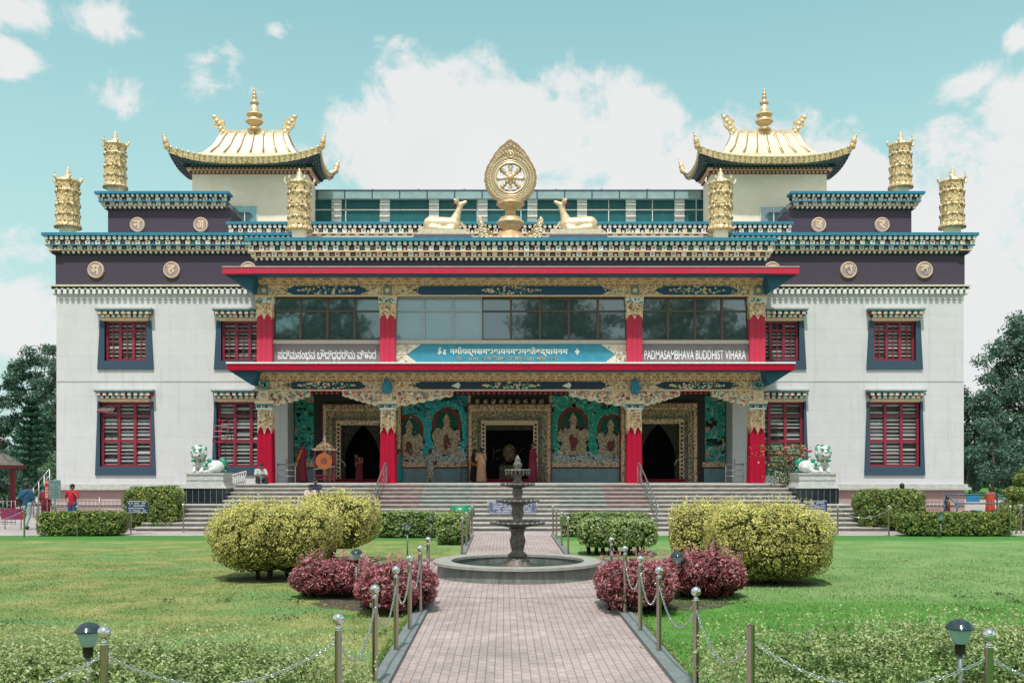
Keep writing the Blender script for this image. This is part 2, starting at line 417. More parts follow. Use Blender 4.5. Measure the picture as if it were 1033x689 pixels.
# white wall with faint joint lines
def wall_joints(m):
    nt = m.node_tree; N = nt.nodes; L = nt.links; b = N['Principled BSDF']
    src = b.inputs['Base Color'].links[0].from_socket
    tc = N.new('ShaderNodeTexCoord'); sp = N.new('ShaderNodeSeparateXYZ'); cb = N.new('ShaderNodeCombineXYZ')
    L.new(tc.outputs['Object'], sp.inputs[0]); L.new(sp.outputs[0], cb.inputs[0]); L.new(sp.outputs[2], cb.inputs[1])
    br = N.new('ShaderNodeTexBrick'); br.inputs['Scale'].default_value = 1; br.inputs['Brick Width'].default_value = 2.4; br.inputs['Row Height'].default_value = 0.62
    br.inputs['Mortar Size'].default_value = 0.012; br.inputs['Mortar Smooth'].default_value = 0.3
    br.inputs['Color1'].default_value = (1, 1, 1, 1); br.inputs['Color2'].default_value = (0.975, 0.975, 0.98, 1); br.inputs['Mortar'].default_value = (0.86, 0.86, 0.87, 1)
    L.new(cb.outputs[0], br.inputs['Vector'])
    mx = N.new('ShaderNodeMix'); mx.data_type = 'RGBA'; mx.blend_type = 'MULTIPLY'; mx.inputs['Factor'].default_value = 1
    L.new(src, mx.inputs['A']); L.new(br.outputs['Color'], mx.inputs['B'])
    # rain streaks
    mp = N.new('ShaderNodeMapping'); mp.inputs['Scale'].default_value = (3.5, 1, 0.25)
    L.new(tc.outputs['Object'], mp.inputs[0])
    no = N.new('ShaderNodeTexNoise'); no.inputs['Scale'].default_value = 1.4; no.inputs['Detail'].default_value = 7; L.new(mp.outputs[0], no.inputs['Vector'])
    mr = N.new('ShaderNodeMapRange'); mr.inputs['From Min'].default_value = 0.55; mr.inputs['From Max'].default_value = 0.8; mr.inputs['To Min'].default_value = 1.0; mr.inputs['To Max'].default_value = 0.85
    L.new(no.outputs['Fac'], mr.inputs['Value'])
    m2 = N.new('ShaderNodeMix'); m2.data_type = 'RGBA'; m2.blend_type = 'MULTIPLY'; m2.inputs['Factor'].default_value = 1
    L.new(mx.outputs['Result'], m2.inputs['A']); L.new(mr.outputs['Result'], m2.inputs['B']); L.new(m2.outputs['Result'], b.inputs['Base Color'])
wall_joints(WALL)

def f_wall(mb):
    for s in (-1, 1):
        hs = [(c - w, c + w, a, b) for c, w, a, b, _ in WIN if c * s > 0]
        x0, x1 = sorted((s * 10.2, s * XW))
        holes_wall(mb, x0, x1, 1.5, 10.6, hs, YM, YM + .35, WALL)
        # sides, back
        mb.box(s * XW, s * (XW - .35), YM + .35, 60, 1.5, 10.6, WALL)
        # return wall into the porch
        mb.box(s * 10.2, s * 10.55, YM + .35, YB + .3, 1.62, 10.6, WALL)
    mb.box(-XW + .35, XW - .35, 59.6, 60, 1.5, 12, WALL)
wall = part('wall', TEMPLE, f_wall)
def f_pl(mb, SS=(-1, 1)):
    for s in SS:
        x0, x1 = sorted((s * 11.0, s * (XW + .02)))
        mb.box(x0, x1, YM - .05, YM + .4, 0, 1.3, PINKT)
        mb.box(x0 - .22, x1 + .22, YM - .24, YM + .4, 1.3, 1.42, LEDGE)
        mb.box(x0 - .12, x1 + .12, YM - .14, YM + .38, 1.42, 1.56, LEDGE)
        mb.box(x0 - .05, x1 + .05, YM - .11, YM + .41, .62, .66, LEDGE)
        mb.box(s * (XW + .02), s * (XW - .3), YM + .4, 60, 0, 1.3, PINKT)
        mb.box(s * (XW + .22), s * (XW - .3), YM + .4, 60, 1.3, 1.56, LEDGE)
for s_ in (-1, 1): part('plinth', TEMPLE, lambda mb: f_pl(mb, (s_,)))
def f_line(mb, SS=(-1, 1)):
    for s in SS:
        x0, x1 = sorted((s * 10.25, s * (XW + .015)))
        for z in (6.27, 10.02):
            mb.box(x0, x1, YM - .015, YM + .01, z - .02, z + .02, LEDGE)
for s_ in (-1, 1): part('string_course', TEMPLE, lambda mb: f_line(mb, (s_,)))
def f_frieze(mb, SS=(-1, 1)):
    for s in SS:
        x0, x1 = sorted((s * 9.0, s * (XW + .03)))
        mb.box(x0, x1, YM - .03, YM + .35, 10.62, 12.12, PURPLE)
        mb.box(s * (XW + .03), s * (XW - .3), YM + .35, 60, 10.6, 12.12, PURPLE)
for s_ in (-1, 1): part('frieze', TEMPLE, lambda mb: f_frieze(mb, (s_,)))
def f_trim(mb, SS=(-1, 1)):
    for s in SS:
        x0, x1 = sorted((s * 10.3, s * XW))
        cornice_dir(mb, x0, x1, YM, 10.66, [('cream', .07, .22), ('drops', .34, .2)], seed=3)
        cornice_dir(mb, YM, 56, s * XW, 10.66, [('cream', .07, .22), ('drops', .34, .2)], axis='y', sgn=s, seed=3)
for s_ in (-1, 1): part('cornice', TEMPLE, lambda mb: f_trim(mb, (s_,)))
def f_main(mb, SS=(-1, 1)):
    for s in SS:
        x0, x1 = sorted((s * 9.9, s * XW))
        cornice_dir(mb, x0, x1, YM, 12.98, MAINROWS, seed=4)
        cornice_dir(mb, YM - .3, 58, s * XW, 12.98, MAINROWS, axis='y', sgn=s, seed=5)
for s_ in (-1, 1): part('cornice', TEMPLE, lambda mb: f_main(mb, (s_,)))
part('roof_deck', TEMPLE, lambda mb: mb.box(-20.7, 20.7, 45.02, 59.5, 12.7, 12.95, LEDGE))
# upper tier
def f_tier(mb, SS=(-1, 1)):
    for s in SS:
        x0, x1 = sorted((s * 13.64, s * 19.65))
        mb.box(x0, x1, 48, 56, 12.9, 14.92, PURPLE)
for s_ in (-1, 1): part('frieze', TEMPLE, lambda mb: f_tier(mb, (s_,)))
def f_tierc(mb, SS=(-1, 1)):
    for s in SS:
        x0, x1 = sorted((s * 14.1, s * 19.65))
        cornice_dir(mb, x0, x1, 48, 15.70, TIERROWS, seed=6)
        cornice_dir(mb, 47.9, 56, s * 19.65, 15.70, TIERROWS, axis='y', sgn=s, seed=7)
        mb.box(x0, x1, 48, 56, 15.4, 15.66, LEDGE)
for s_ in (-1, 1): part('cornice', TEMPLE, lambda mb: f_tierc(mb, (s_,)))
def f_par(mb):
    cornice_dir(mb, -13.1, 13.1, 46.6, 13.92, [('blue', .12, .3), ('discs', .18, .25), ('squares', .2, .2), ('cream', .05, .2), ('squares2', .22, .14), ('discs', .14, .1)], seed=8)
    mb.box(-13.2, 13.2, 46.55, 48.0, 13.0, 13.8, LEDGE)
part('parapet', TEMPLE, f_par)

# medallions with a raised syllable
SYL = ['म', 'ह', 'स', 'अ', 'न', 'व', 'भ', 'य', 'ज', 'र']
PALEP = mat('pale_mauve', (0.34, 0.29, 0.33), 0.8, var=0.08)
def medallion(x, z, y, r, ch):
    def f(mb):
        mb.disc(x, z, r, y - .06, y + .02, GOLDL, 24)
        mb.disc(x, z, r * .8, y - .075, y - .05, PALEP, 24)
        mb.ring((x, y - .07, z), r * .9, r * .07, GOLDL, n=24, k=5)
        text_mesh(mb, ch, x - r * .5, x + r * .5, z, r * 1.15, y - .075, GOLDL, .04, .03)
    return part('medallion', TEMPLE, f)
i = 0
for s in (-1, 1):
    for xx, zz, yy, rr in ((18.97, 11.36, YM - .03, .38), (15.5, 11.36, YM - .03, .38), (12.0, 11.36, YM - .03, .38), (15.1, 14.18, 48, .36), (18.2, 14.18, 48, .36)):
        medallion(s * xx, zz, yy, rr, SYL[i]); i += 1

# wing windows
def wing_window(c, w, z0, z1, kind, j):
    y = YM
    def surround(mb):
        t, b = .17 + w, .30 + w   # outer half widths top and bottom
        ztop = z1 + .0; zb = z0 - .4
        for s in (-1, 1):
            mb.prism([(c + s * w, zb), (c + s * (w + .33 if kind == 'up' else w + .22), zb), (c + s * (w + .21 if kind == 'up' else w + .1), z1 + .02), (c + s * w, z1 + .02)][::s], y - .07, y + .12, SURR)
        mb.box(c - w, c + w, y - .068, y + .12, zb, z0, SURR)
    win = part('window', TEMPLE, lambda mb: (
        mb.box(c - w, c + w, y + .30, y + .34, z0, z1, mat('dim_curtain', (.10, .10, .095), .9, var=.3, scale=4))))
    part('surround', win, surround)
    def frame(mb):
        fw = .10
        zt = z1 - (.42 if kind == 'up' else .62)
        zm = (z0 + zt) / 2
        for k in range(4):
            xx = c - w + fw / 2 + k * (2 * w - fw) / 3
            mb.box(xx - fw / 2 - .015, xx + fw / 2 + .015, y + .13, y + .21, z0, z1, MAROON)
        for z in [z0 + fw / 2, zt, z1 - fw / 2] + ([zm] if kind == 'down' else []):
            mb.box(c - w, c + w, y + .14, y + .2, z - fw / 2, z + fw / 2, MAROON)
        for k in range(3):   # thin bars
            xx = c - w + (k + .5) * 2 * w / 3
            if kind == 'up': mb.box(xx - .018, xx + .018, y + .15, y + .18, z0, z1, MAROON)
            for zz in np.linspace(z0, zt, 6 if kind == 'up' else 5)[1:-1]:
                mb.box(xx - w / 3, xx + w / 3, y + .152, y + .178, zz - .012, zz + .012, MAROON)
    part('frame', win, frame)
    def louvres(mb):
        q = random.Random(j * 7 + 1)
        n = int((z1 - z0) / .17)
        for k in range(3):
            xa = c - w + k * 2 * w / 3 + .05; xb = xa + 2 * w / 3 - .1
            for i in range(n):
                zz = z0 + .06 + i * .17
                tl = q.choice([.05, .07, .09, .12])
                if q.random() < .12: continue
                mb.poly([(xa, y + .24, zz), (xb, y + .24, zz), (xb, y + .29, zz + tl), (xa, y + .29, zz + tl)], [(0, 1, 2, 3)], LOUV)
                mb.box(xa, xb, y + .225, y + .235, zz - .01, zz + .008 + tl * .5, LOUV)
    part('louvre', win, louvres)
    def hood(mb):
        zt = z1 + .56; W = w + .3 if kind == 'up' else w + .14
        mb.box(c - W - .04, c + W + .04, y - .42, y + .02, zt - .07, zt, LEDGE)
        mb.box(c - W, c + W, y - .40, y - .0, zt - .13, zt - .07, TEALP)
        nn = 9
        for r_, (zz, out, h) in enumerate(((zt - .13, .36, .15), (zt - .28, .24, .13))):
            WW = W - .04 - r_ * .12
            mb.box(c - WW, c + WW, y - out + .1, y, zz - h, zz, [REDN, TEALD][r_])
            for i in range(nn):
                u = c - WW + (i + .5) * 2 * WW / nn
                mb.box(u - WW / nn * .55, u + WW / nn * .55, y - out, y - out + .12, zz - h * .98, zz - h * .15, [CREAM, WHITEP][r_])
                mb.box(u + WW / nn * .62, u + WW / nn * 1.3, y - out + .05, y - out + .1, zz - h * .9, zz - h * .3, [GOLDL, REDN, GREENN, GREYN][(i + j) % 4])
        mb.box(c - W + .2, c + W - .2, y - .12, y, z1 + .0, zt - .41, GOLDL)
    part('hood', win, hood)
for j, (c, w, a, b, k) in enumerate(WIN): wing_window(c, w, a, b, k, j)
# two sashes standing open, as on the wing beside the hut
def sash(x, z, w, h, dy):
    def f(mb):
        for zz in (z, z + h): mb.tube([(x, YM + .05 - dy * (zz == z), zz), (x + w, YM + .05 - dy * (zz == z), zz)], .03, MAROON)
        for xx in np.linspace(x, x + w, 3): mb.tube([(xx, YM + .05 - dy, z), (xx, YM + .05, z + h)], .025, MAROON)
        for k in range(4): mb.tube([(x, YM + .05 - dy * (1 - k / 4), z + h * k / 4), (x + w, YM + .05 - dy * (1 - k / 4), z + h * k / 4)], .015, LOUV)
    part('open_sash', TEMPLE, f)
sash(-18.78, wz(416), .7, .28, .45)
sash(-13.5, wz(446), .62, 1.0, .5)

# ---------------------------------------------------------------- porch, ground floor
FLOORZ = 1.65
def f_floor(mb):
    mb.box(-11.25, 11.25, 40.62, YM, .9, FLOORZ, LEDGE)
    mb.box(-10.55, 10.55, YM, YB, .9, FLOORZ - .003, LEDGE)
part('porch_floor', TEMPLE, f_floor)
part('porch_ceiling', TEMPLE, lambda mb: mb.box(-10.6, 10.6, 42.35, YB + .3, 5.75, 6.2, mat('dark_ceiling', (.03, .025, .02), .8)))
DOORS = [(-6.95, 1.02, 4.32), (-.02, 1.12, 4.32), (7.0, .98, 4.38)]
MURALBG = ramp_mat('mural_ground', [(0.30, (0.004, 0.03, 0.055)), (0.44, (0.008, 0.07, 0.10)), (0.50, (0.02, 0.38, 0.44)), (0.54, (0.01, 0.06, 0.07)), (0.60, (0.05, 0.55, 0.60)), (0.66, (0.30, 0.20, 0.12)), (0.74, (0.55, 0.45, 0.30))], 2.6, kind='NOISE', detail=8, distort=1.8)
MURALG = ramp_mat('mural_green', [(0.30, (0.005, 0.07, 0.08)), (0.43, (0.01, 0.30, 0.26)), (0.49, (0.07, 0.62, 0.52)), (0.54, (0.02, 0.10, 0.10)), (0.61, (0.20, 0.68, 0.60)), (0.70, (0.62, 0.52, 0.40))], 3.0, kind='NOISE', detail=8, distort=1.6)
MFIG = ramp_mat('mural_figure', [(0.32, (0.03, 0.025, 0.02)), (0.42, (0.42, 0.27, 0.16)), (0.49, (0.75, 0.62, 0.44)), (0.53, (0.06, 0.07, 0.06)), (0.57, (0.50, 0.22, 0.12)), (0.63, (0.88, 0.80, 0.64)), (0.69, (0.10, 0.18, 0.14))], 8, kind='NOISE', detail=6, distort=1.4)
MHALO = mat('mural_halo_red', (0.24, 0.045, 0.03), .7, var=.15)
MHALO2 = mat('mural_halo_green', (0.005, 0.11, 0.07), .7, var=.2)
MLOT = ramp_mat('mural_lotus', [(0.33, (0.06, 0.05, 0.04)), (0.45, (0.80, 0.84, 0.80)), (0.52, (0.10, 0.16, 0.17)), (0.60, (0.62, 0.66, 0.62)), (0.67, (0.55, 0.22, 0.15))], 8, kind='NOISE', detail=6, distort=1.0)
MCLD = ramp_mat('mural_cloud', [(0.35, (0.01, 0.16, 0.20)), (0.48, (0.03, 0.56, 0.64)), (0.56, (0.01, 0.20, 0.24)), (0.64, (0.25, 0.80, 0.82))], 8, kind='NOISE', detail=6)
MCLG = ramp_mat('mural_cloud_green', [(0.35, (0.005, 0.11, 0.09)), (0.48, (0.03, 0.50, 0.38)), (0.56, (0.01, 0.16, 0.13)), (0.64, (0.20, 0.76, 0.62))], 8, kind='NOISE', detail=6)
MDRK = mat('mural_dark', (0.006, 0.014, 0.018), .7, var=.1)
def f_backwall(mb):
    holes_wall(mb, -10.2, 10.2, FLOORZ, 5.8, [(c - w, c + w, FLOORZ, t) for c, w, t in DOORS], YB, YB + .3, mat('porch_wall', (.05, .055, .05), .8))
part('porch_wall', TEMPLE, f_backwall)
def f_dado(mb):
    pass
for a, b in ((-10.18, -9.2), (-5.15, -1.85), (1.85, 5.35), (9.15, 10.18)):
    part('dado', TEMPLE, lambda mb: (mb.box(a, b, YB - .06, YB, FLOORZ, PZ(472.5, YB), LOWB), mb.box(a, b, YB - .09, YB, PZ(472.5, YB), PZ(471, YB), mat('dado_rail', (.10, .02, .02), .6))))

def mural(a, b, z0, z1, bg, figs, cld, seed):
    q = random.Random(seed)
    m = part('mural', TEMPLE, lambda mb: mb.box(a, b, YB - .03, YB, z0, z1, bg))
    def frame(mb):
        mb.box(a - .12, b + .12, YB - .07, YB, z0 - .25, z0, GOLDP)
        if b - a > 1.5:
            mb.box(b, b + .12, YB - .068, YB, z0, z1, GOLDP); mb.box(a - .12, a, YB - .068, YB, z0, z1, GOLDP)
    part('frame', m, frame)
    def fig(mb):
        k = 0
        def blobx(cx, cz, rx, rz, mm, d, n=18, rough=.1):
            pts = []
            for i in range(n):
                t = 2 * PI * i / n; e = 1 + q.uniform(-rough, rough)
                pts.append((min(max(cx + rx * e * math.cos(t), a + .01), b - .01), min(max(cz + rz * e * math.sin(t), z0 + .01), z1 - .01)))
            mb.prism(pts, YB - .03 - d, YB - .02, mm)
        for i in range(int((b - a) * 22)):      # cloud scrolls
            blobx(q.uniform(a, b), q.uniform(z0 + .3, z1), q.uniform(.08, .3), q.uniform(.06, .17), q.choice([cld, cld, MDRK, MDRK, bg, MFIG, MHALO2]), .002 + .0003 * i, 12, .25)
        for fx, fz, s in figs:
            for dx in range(26):
                t = PI * dx / 25 * 1.5 - PI * .25
                blobx(fx + .78 * s * math.cos(t), fz + .15 + .98 * s * math.sin(t), .2 * s, .17 * s, cld, .018 + .0002 * dx, 8, .3)
            blobx(fx, fz + .38 * s, .60 * s, .66 * s, MHALO, .026, 24, .02)
            blobx(fx, fz + .38 * s, .46 * s, .52 * s, MHALO2, .028, 24, .02)
            blobx(fx, fz - .95 * s, .85 * s, .3 * s, MLOT, .029, 20, .25)
            blobx(fx, fz - .55 * s, .57 * s, .35 * s, MDRK, .0295, 18, .12); blobx(fx, fz - .15 * s, .36 * s, .48 * s, MDRK, .0296, 16, .1)
            for sx in (-1, 1): blobx(fx + sx * .38 * s, fz - .12 * s, .25 * s, .36 * s, MDRK, .0297, 14, .15)
            blobx(fx, fz + .40 * s, .17 * s, .21 * s, MDRK, .0298, 12, .06)
            for sx in (-1, 1):
                blobx(fx + sx * .42 * s, fz - .82 * s, .26 * s, .22 * s, MLOT, .0305, 12, .3)
                blobx(fx + sx * .38 * s, fz - .12 * s, .2 * s, .30 * s, MFIG, .0312, 14, .3)
            blobx(fx, fz - .55 * s, .52 * s, .3 * s, MFIG, .032, 16, .15)
            blobx(fx, fz - .15 * s, .3 * s, .42 * s, MFIG, .033, 16, .12)
            blobx(fx, fz - .35 * s, .16 * s, .3 * s, MDRK if s < .95 else MHALO, .034, 12, .3)
            blobx(fx, fz + .37 * s, .13 * s, .16 * s, GOLDB, .0345, 12, .06)
            mb.prism([(fx - .17 * s, fz + .48 * s), (fx + .17 * s, fz + .48 * s), (fx + .1 * s, fz + .66 * s), (fx, fz + .82 * s), (fx - .1 * s, fz + .66 * s)], YB - .066, YB - .03, MFIG)
            rosettes(mb, fx - .55 * s, fx + .55 * s, fz - 1.0 * s, fz + .15 * s, 60, YB - .062, [MFIG, MDRK, WHITEP, MLOT, MHALO, GOLDL, MCLG, MDRK, MDRK], (.02, .05), seed + 5)
        rosettes(mb, a + .05, b - .05, z0 + .02, z0 + .45, int((b - a) * 45), YB - .05, [WHITEP, MLOT, GOLDB, MCLD, MHALO, MDRK], (.02, .05), seed + 9)
        rosettes(mb, a + .05, b - .05, z0 + .3, z1 - .2, int((b - a) * 30), YB - .032, [MFIG, cld, MDRK, MDRK, GOLDB, cld], (.03, .08), seed + 2)
    part('painted_figures', m, fig)
ZM0, ZM1 = PZ(466, YB), 5.72
mural(-5.15, -1.97, ZM0, ZM1, MURALBG, [(-4.75, 3.65, 1.14), (-2.98, 3.92, 1.18)], MCLD, 21)
mural(1.97, 5.35, ZM0, ZM1, MURALG, [(2.98, 3.92, 1.22), (4.75, 3.72, 1.1)], MCLG, 22)
mural(-10.15, -9.25, ZM0, ZM1, MURALG, [], MCLG, 23)
mural(9.2, 10.15, ZM0, ZM1, MURALG, [], MCLG, 24)

CURT = ramp_mat('door_curtain', [(0, (0.025, 0.022, 0.018)), (0.6, (0.045, 0.038, 0.028)), (0.9, (0.12, 0.10, 0.06))], 30, rough=.8)
REDC = mat('red_carpet', (0.23, 0.004, 0.018), .9)
for j, (c, w, top) in enumerate(DOORS):
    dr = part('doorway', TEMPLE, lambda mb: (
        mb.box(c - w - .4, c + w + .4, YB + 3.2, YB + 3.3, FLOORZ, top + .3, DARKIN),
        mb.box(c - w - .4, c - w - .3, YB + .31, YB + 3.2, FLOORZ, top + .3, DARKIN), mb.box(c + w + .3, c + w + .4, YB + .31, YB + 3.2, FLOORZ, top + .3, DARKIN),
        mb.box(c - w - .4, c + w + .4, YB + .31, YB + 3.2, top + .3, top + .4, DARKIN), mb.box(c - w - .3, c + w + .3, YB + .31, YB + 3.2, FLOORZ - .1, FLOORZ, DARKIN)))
    def carved(mb):
        # stepped carved frames, each standing prouder outwards
        specs = [(w + .0, w + .22, top + .22, .10, GOLDL if j == 1 else GOLDP), (w + .22, w + .40, top + .4, .05, GOLDK), (w + .40, w + .66, top + .66, .15, GOLDD), (w + .66, w + .80, top + .95, .24, GOLDP), (w + .80, w + .86, top + 1.01, .2, MAROON)]
        tops = [top, top + .22, top + .4, top + .66, top + .95]
        for (i0, i1, zt, d, mm), zi in zip(specs, tops):
            for s in (-1, 1): mb.box(c + s * i0, c + s * i1, YB - d, YB - .002, FLOORZ, zt, mm)
            mb.box(c - i0, c + i0, YB - d + .002, YB - .002, zi, zt, mm)
        n = 18
        for k in range(n):   # toothed band above the door
            u = c - w - .62 + (k + .5) * (2 * w + 1.24) / n
            mb.box(u - .03, u + .03, YB - .2, YB - .14, top + .45, top + .6, GOLDB)
            mb.box(u - .05, u + .05, YB - .29, YB - .23, top + .74, top + .92, [GOLDB, GOLDD][k % 2])
        for s in (-1, 1):
            for k in range(14):
                zz = FLOORZ + .15 + k * (top - FLOORZ) / 14
                mb.box(c + s * (w + .06), c + s * (w + .16), YB - .115, YB - .09, zz, zz + .1, MDRK)
        if j == 1:
            for k in range(9): mb.ball((c - 1.5 + k * .375, YB - .22, top + 1.12), .13, GOLDD, 8)
    part('carved_frame', dr, carved)
    def cur(mb, SS=(-1, 1)):
        if j == 1:
            mb.box(c - w + .02, c + w - .02, YB + .02, YB + .05, top - .25, top, CURT)
            for k in range(5): mb.tube([(c - .8 + k * .05, YB + 2.9, FLOORZ + 1.0 + .5 * math.sin(k)), (c - .8 + k * .4, YB + 2.9, FLOORZ + 1.7)], .02, GOLDB)
            mb.box(c - .5, c + .5, YB + 2.6, YB + 2.9, FLOORZ, FLOORZ + .8, GOLDD)
            mb.ball((c, YB + 2.7, FLOORZ + 1.4), .35, GOLDB, 12, (1, .4, 1.3))
            return
        for s in SS:
            n = 14; vs = []; fs = []
            for r in range(9):
                t = r / 8; zz = top - t * 1.75; reach = w * (1 - .84 * math.sin(t * PI / 2) ** .75)
                for i in range(n):
                    u = i / (n - 1)
                    vs.append((c + s * (w - reach * u), YB + .06 + .03 * math.sin(i * 2.1), zz))
            for r in range(8):
                for i in range(n - 1): fs.append((r * n + i, r * n + i + 1, (r + 1) * n + i + 1, (r + 1) * n + i))
            mb.poly(vs, fs, CURT, True)
            mb.box(c + s * (w - .02), c + s * (w - .2), YB + .03, YB + .1, FLOORZ, top - 1.74, CURT)
            mb.tube([(c + s * w, YB, top - 1.65), (c + s * (w - .13), YB, top - 1.75), (c + s * (w - .22), YB + .01, top - 1.95)], .035, LOUV)
    if j == 1: part('altar', dr, cur)
    else:
        for s_ in (-1, 1): part('curtain', dr, lambda mb: cur(mb, (s_,)))
    part('threshold', dr, lambda mb: mb.box(c - w - .25, c + w + .2, YB - .5, YB - .26, FLOORZ, FLOORZ + .14, REDC))

# columns
def col_ring(cx, cy, hw, z, n=3, k=4):
    pts = []
    for side in range(4):
        for b in range(n):
            for i in range(k):
                t = (b + i / k) / n * 2 - 1; bump = .035 * math.sin(PI * i / k)
                x, y = t * hw, -hw - bump + .02
                for _ in range(side): x, y = -y, x
                pts.append((cx + x, cy + y, z))
    return pts
def loft(mb, rings, m, smooth=False):
    n = len(rings[0]); vs = [p for r in rings for p in r]
    fs = [(j * n + i, j * n + (i + 1) % n, (j + 1) * n + (i + 1) % n, (j + 1) * n + i) for j in range(len(rings) - 1) for i in range(n)]
    mb.poly(vs, fs, m, smooth); mb.poly(rings[0], [tuple(range(n - 1, -1, -1))], m); mb.poly(rings[-1], [tuple(range(n))], m)
def sleeve(mb, cx, cy, h0, h1, zt, zlow, amp, m, f=1.03):
    r0 = col_ring(cx, cy, h0 * f, 0); n = len(r0)
    low = [(x, y, zlow - amp * abs(((i / 6.0) % 1) * 2 - 1)) for i, (x, y, _) in enumerate(r0)]
    loft(mb, [low, col_ring(cx, cy, h1 * f, zt)], m)
COLX = [-10.46, -5.23, 5.27, 10.5]
ROSC = [CREAM, GOLDL, REDN, PINKN, PINKN, WHITEP, GREENN, CREAM, REDN, GREYN, PINKN, MCLD]
ROSC2 = [CREAM, GOLDL, GOLDL, CREAM, GOLDB, GREENN, PINKN, GREYN, GOLDB]
for k, x in enumerate(COLX):
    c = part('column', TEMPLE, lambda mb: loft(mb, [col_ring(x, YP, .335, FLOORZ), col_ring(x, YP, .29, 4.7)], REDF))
    def cap(mb):
        sleeve(mb, x, YP, .30, .29, 4.78, 4.15, .42, GOLDP)
        mb.box(x - .34, x + .34, YP - .35, YP + .3, 4.78, 4.86, WHITEP)
        for i in range(7): mb.box(x - .36 + i * .11, x - .30 + i * .11, YP - .39, YP - .3, 4.86, 4.95, [MCLD, REDN, GOLDL][i % 3])
        mb.box(x - .38, x + .38, YP - .36, YP + .3, 4.95, 5.02, TEALP)
        mb.box(x - .4, x + .4, YP - .38, YP + .3, 5.02, 5.16, GOLDL)
        mb.box(x - .2, x + .2, YP - .46, YP - .3, 5.16, 5.56, CREAM)
        mb.disc(x, 5.36, .13, YP - .49, YP - .45, GOLDB, 10)
        rosettes(mb, x - .22, x + .22, 4.3, 4.75, 22, YP - .335, [GOLDB, TEALD, GOLDL, GREENN, CREAM], (.025, .04), 40 + k)
        if k in (1, 2):
            mb.prism([(x - .17, 5.45), (x + .17, 5.45), (x + .22, 5.7), (x + .1, 6.0), (x, 6.1), (x - .1, 6.0), (x - .22, 5.7)], YP - .58, YP - .4, mat('peacock_blue', (.01, .16, .30), .4))
            for q_ in range(5): mb.box(x - .14 + q_ * .07 - .008, x - .14 + q_ * .07 + .008, YP - .6, YP - .57, 5.5, 5.95, MCLD)
        else:
            mb.box(x - .24, x + .24, YP - .45, YP - .3, 5.62, 6.0, GREYN); rosettes(mb, x - .2, x + .2, 5.66, 5.96, 20, YP - .45, [WHITEP, MCLD, GREYN, GREENN], (.03, .05), 50 + k)
    part('capital', c, cap)
# carved valance between columns
def f_val():
    def half_(mb, x, s, length, zt=5.6):
        q = random.Random(int(x * 10) + s)
        pts = [(x, zt), (x, 4.98)]; L_ = length; n = 7
        prev = None
        for i in range(n):
            t0 = i / n; t1 = (i + 1) / n
            for j in range(6):
                t = t0 + (t1 - t0) * j / 6
                z = 4.93 + .50 * (t ** 1.15) - .07 * math.sin(PI * j / 6)
                pts.append((x + s * (.2 + t * L_), z))
        pts.append((x + s * (.2 + L_), zt))
        if s > 0: pts = pts
        else: pts = pts[::-1]
        mb.prism(pts, YP - .28, YP + .1, GOLDL)
        # teal underline
        for i in range(2, len(pts) - 2 if s > 0 else len(pts) - 2): pass
        for i in range(int(L_ * 85)):
            t = q.random(); zlow = 4.93 + .5 * t ** 1.15
            zz = q.uniform(zlow, zt - .03); xx = x + s * (.1 + t * L_)
            rosettes(mb, xx - .01, xx + .01, zz - .01, zz + .01, 1, YP - .28, ROSC, (.025, .065), i * 3 + int(x * 7))
        for i in range(int(L_ * 12)):
            t = (i + .5) / int(L_ * 12); z = 4.93 + .5 * t ** 1.15
            mb.ball((x + s * (.2 + t * L_), YP - .22, z - .02), .05, TEALP if i % 2 else MCLD, 6)
    def half(x, s, l_): part('valance', TEMPLE, lambda mb: half_(mb, x, s, l_))
    L1 = 1.75; L2 = 2.6
    half(COLX[0], 1, L1); half(COLX[1], -1, L1); half(COLX[1], 1, L2); half(COLX[2], -1, L2); half(COLX[2], 1, L1); half(COLX[3], -1, L1)
    for x0, x1 in ((COLX[0] + 1.9, COLX[1] - 1.9), (COLX[1] + 2.7, COLX[2] - 2.7), (COLX[2] + 1.9, COLX[3] - 1.9)):
        n = int((x1 - x0) / .22)
        part('fringe', TEMPLE, lambda mb: ([mb.box(x0 + i * .22, x0 + i * .22 + .12, YP - .2, YP, 5.45, 5.58, MAROON) for i in range(n)], mb.box(x0, x1, YP - .1, YP, 5.56, 5.615, MAROON)))
f_val()

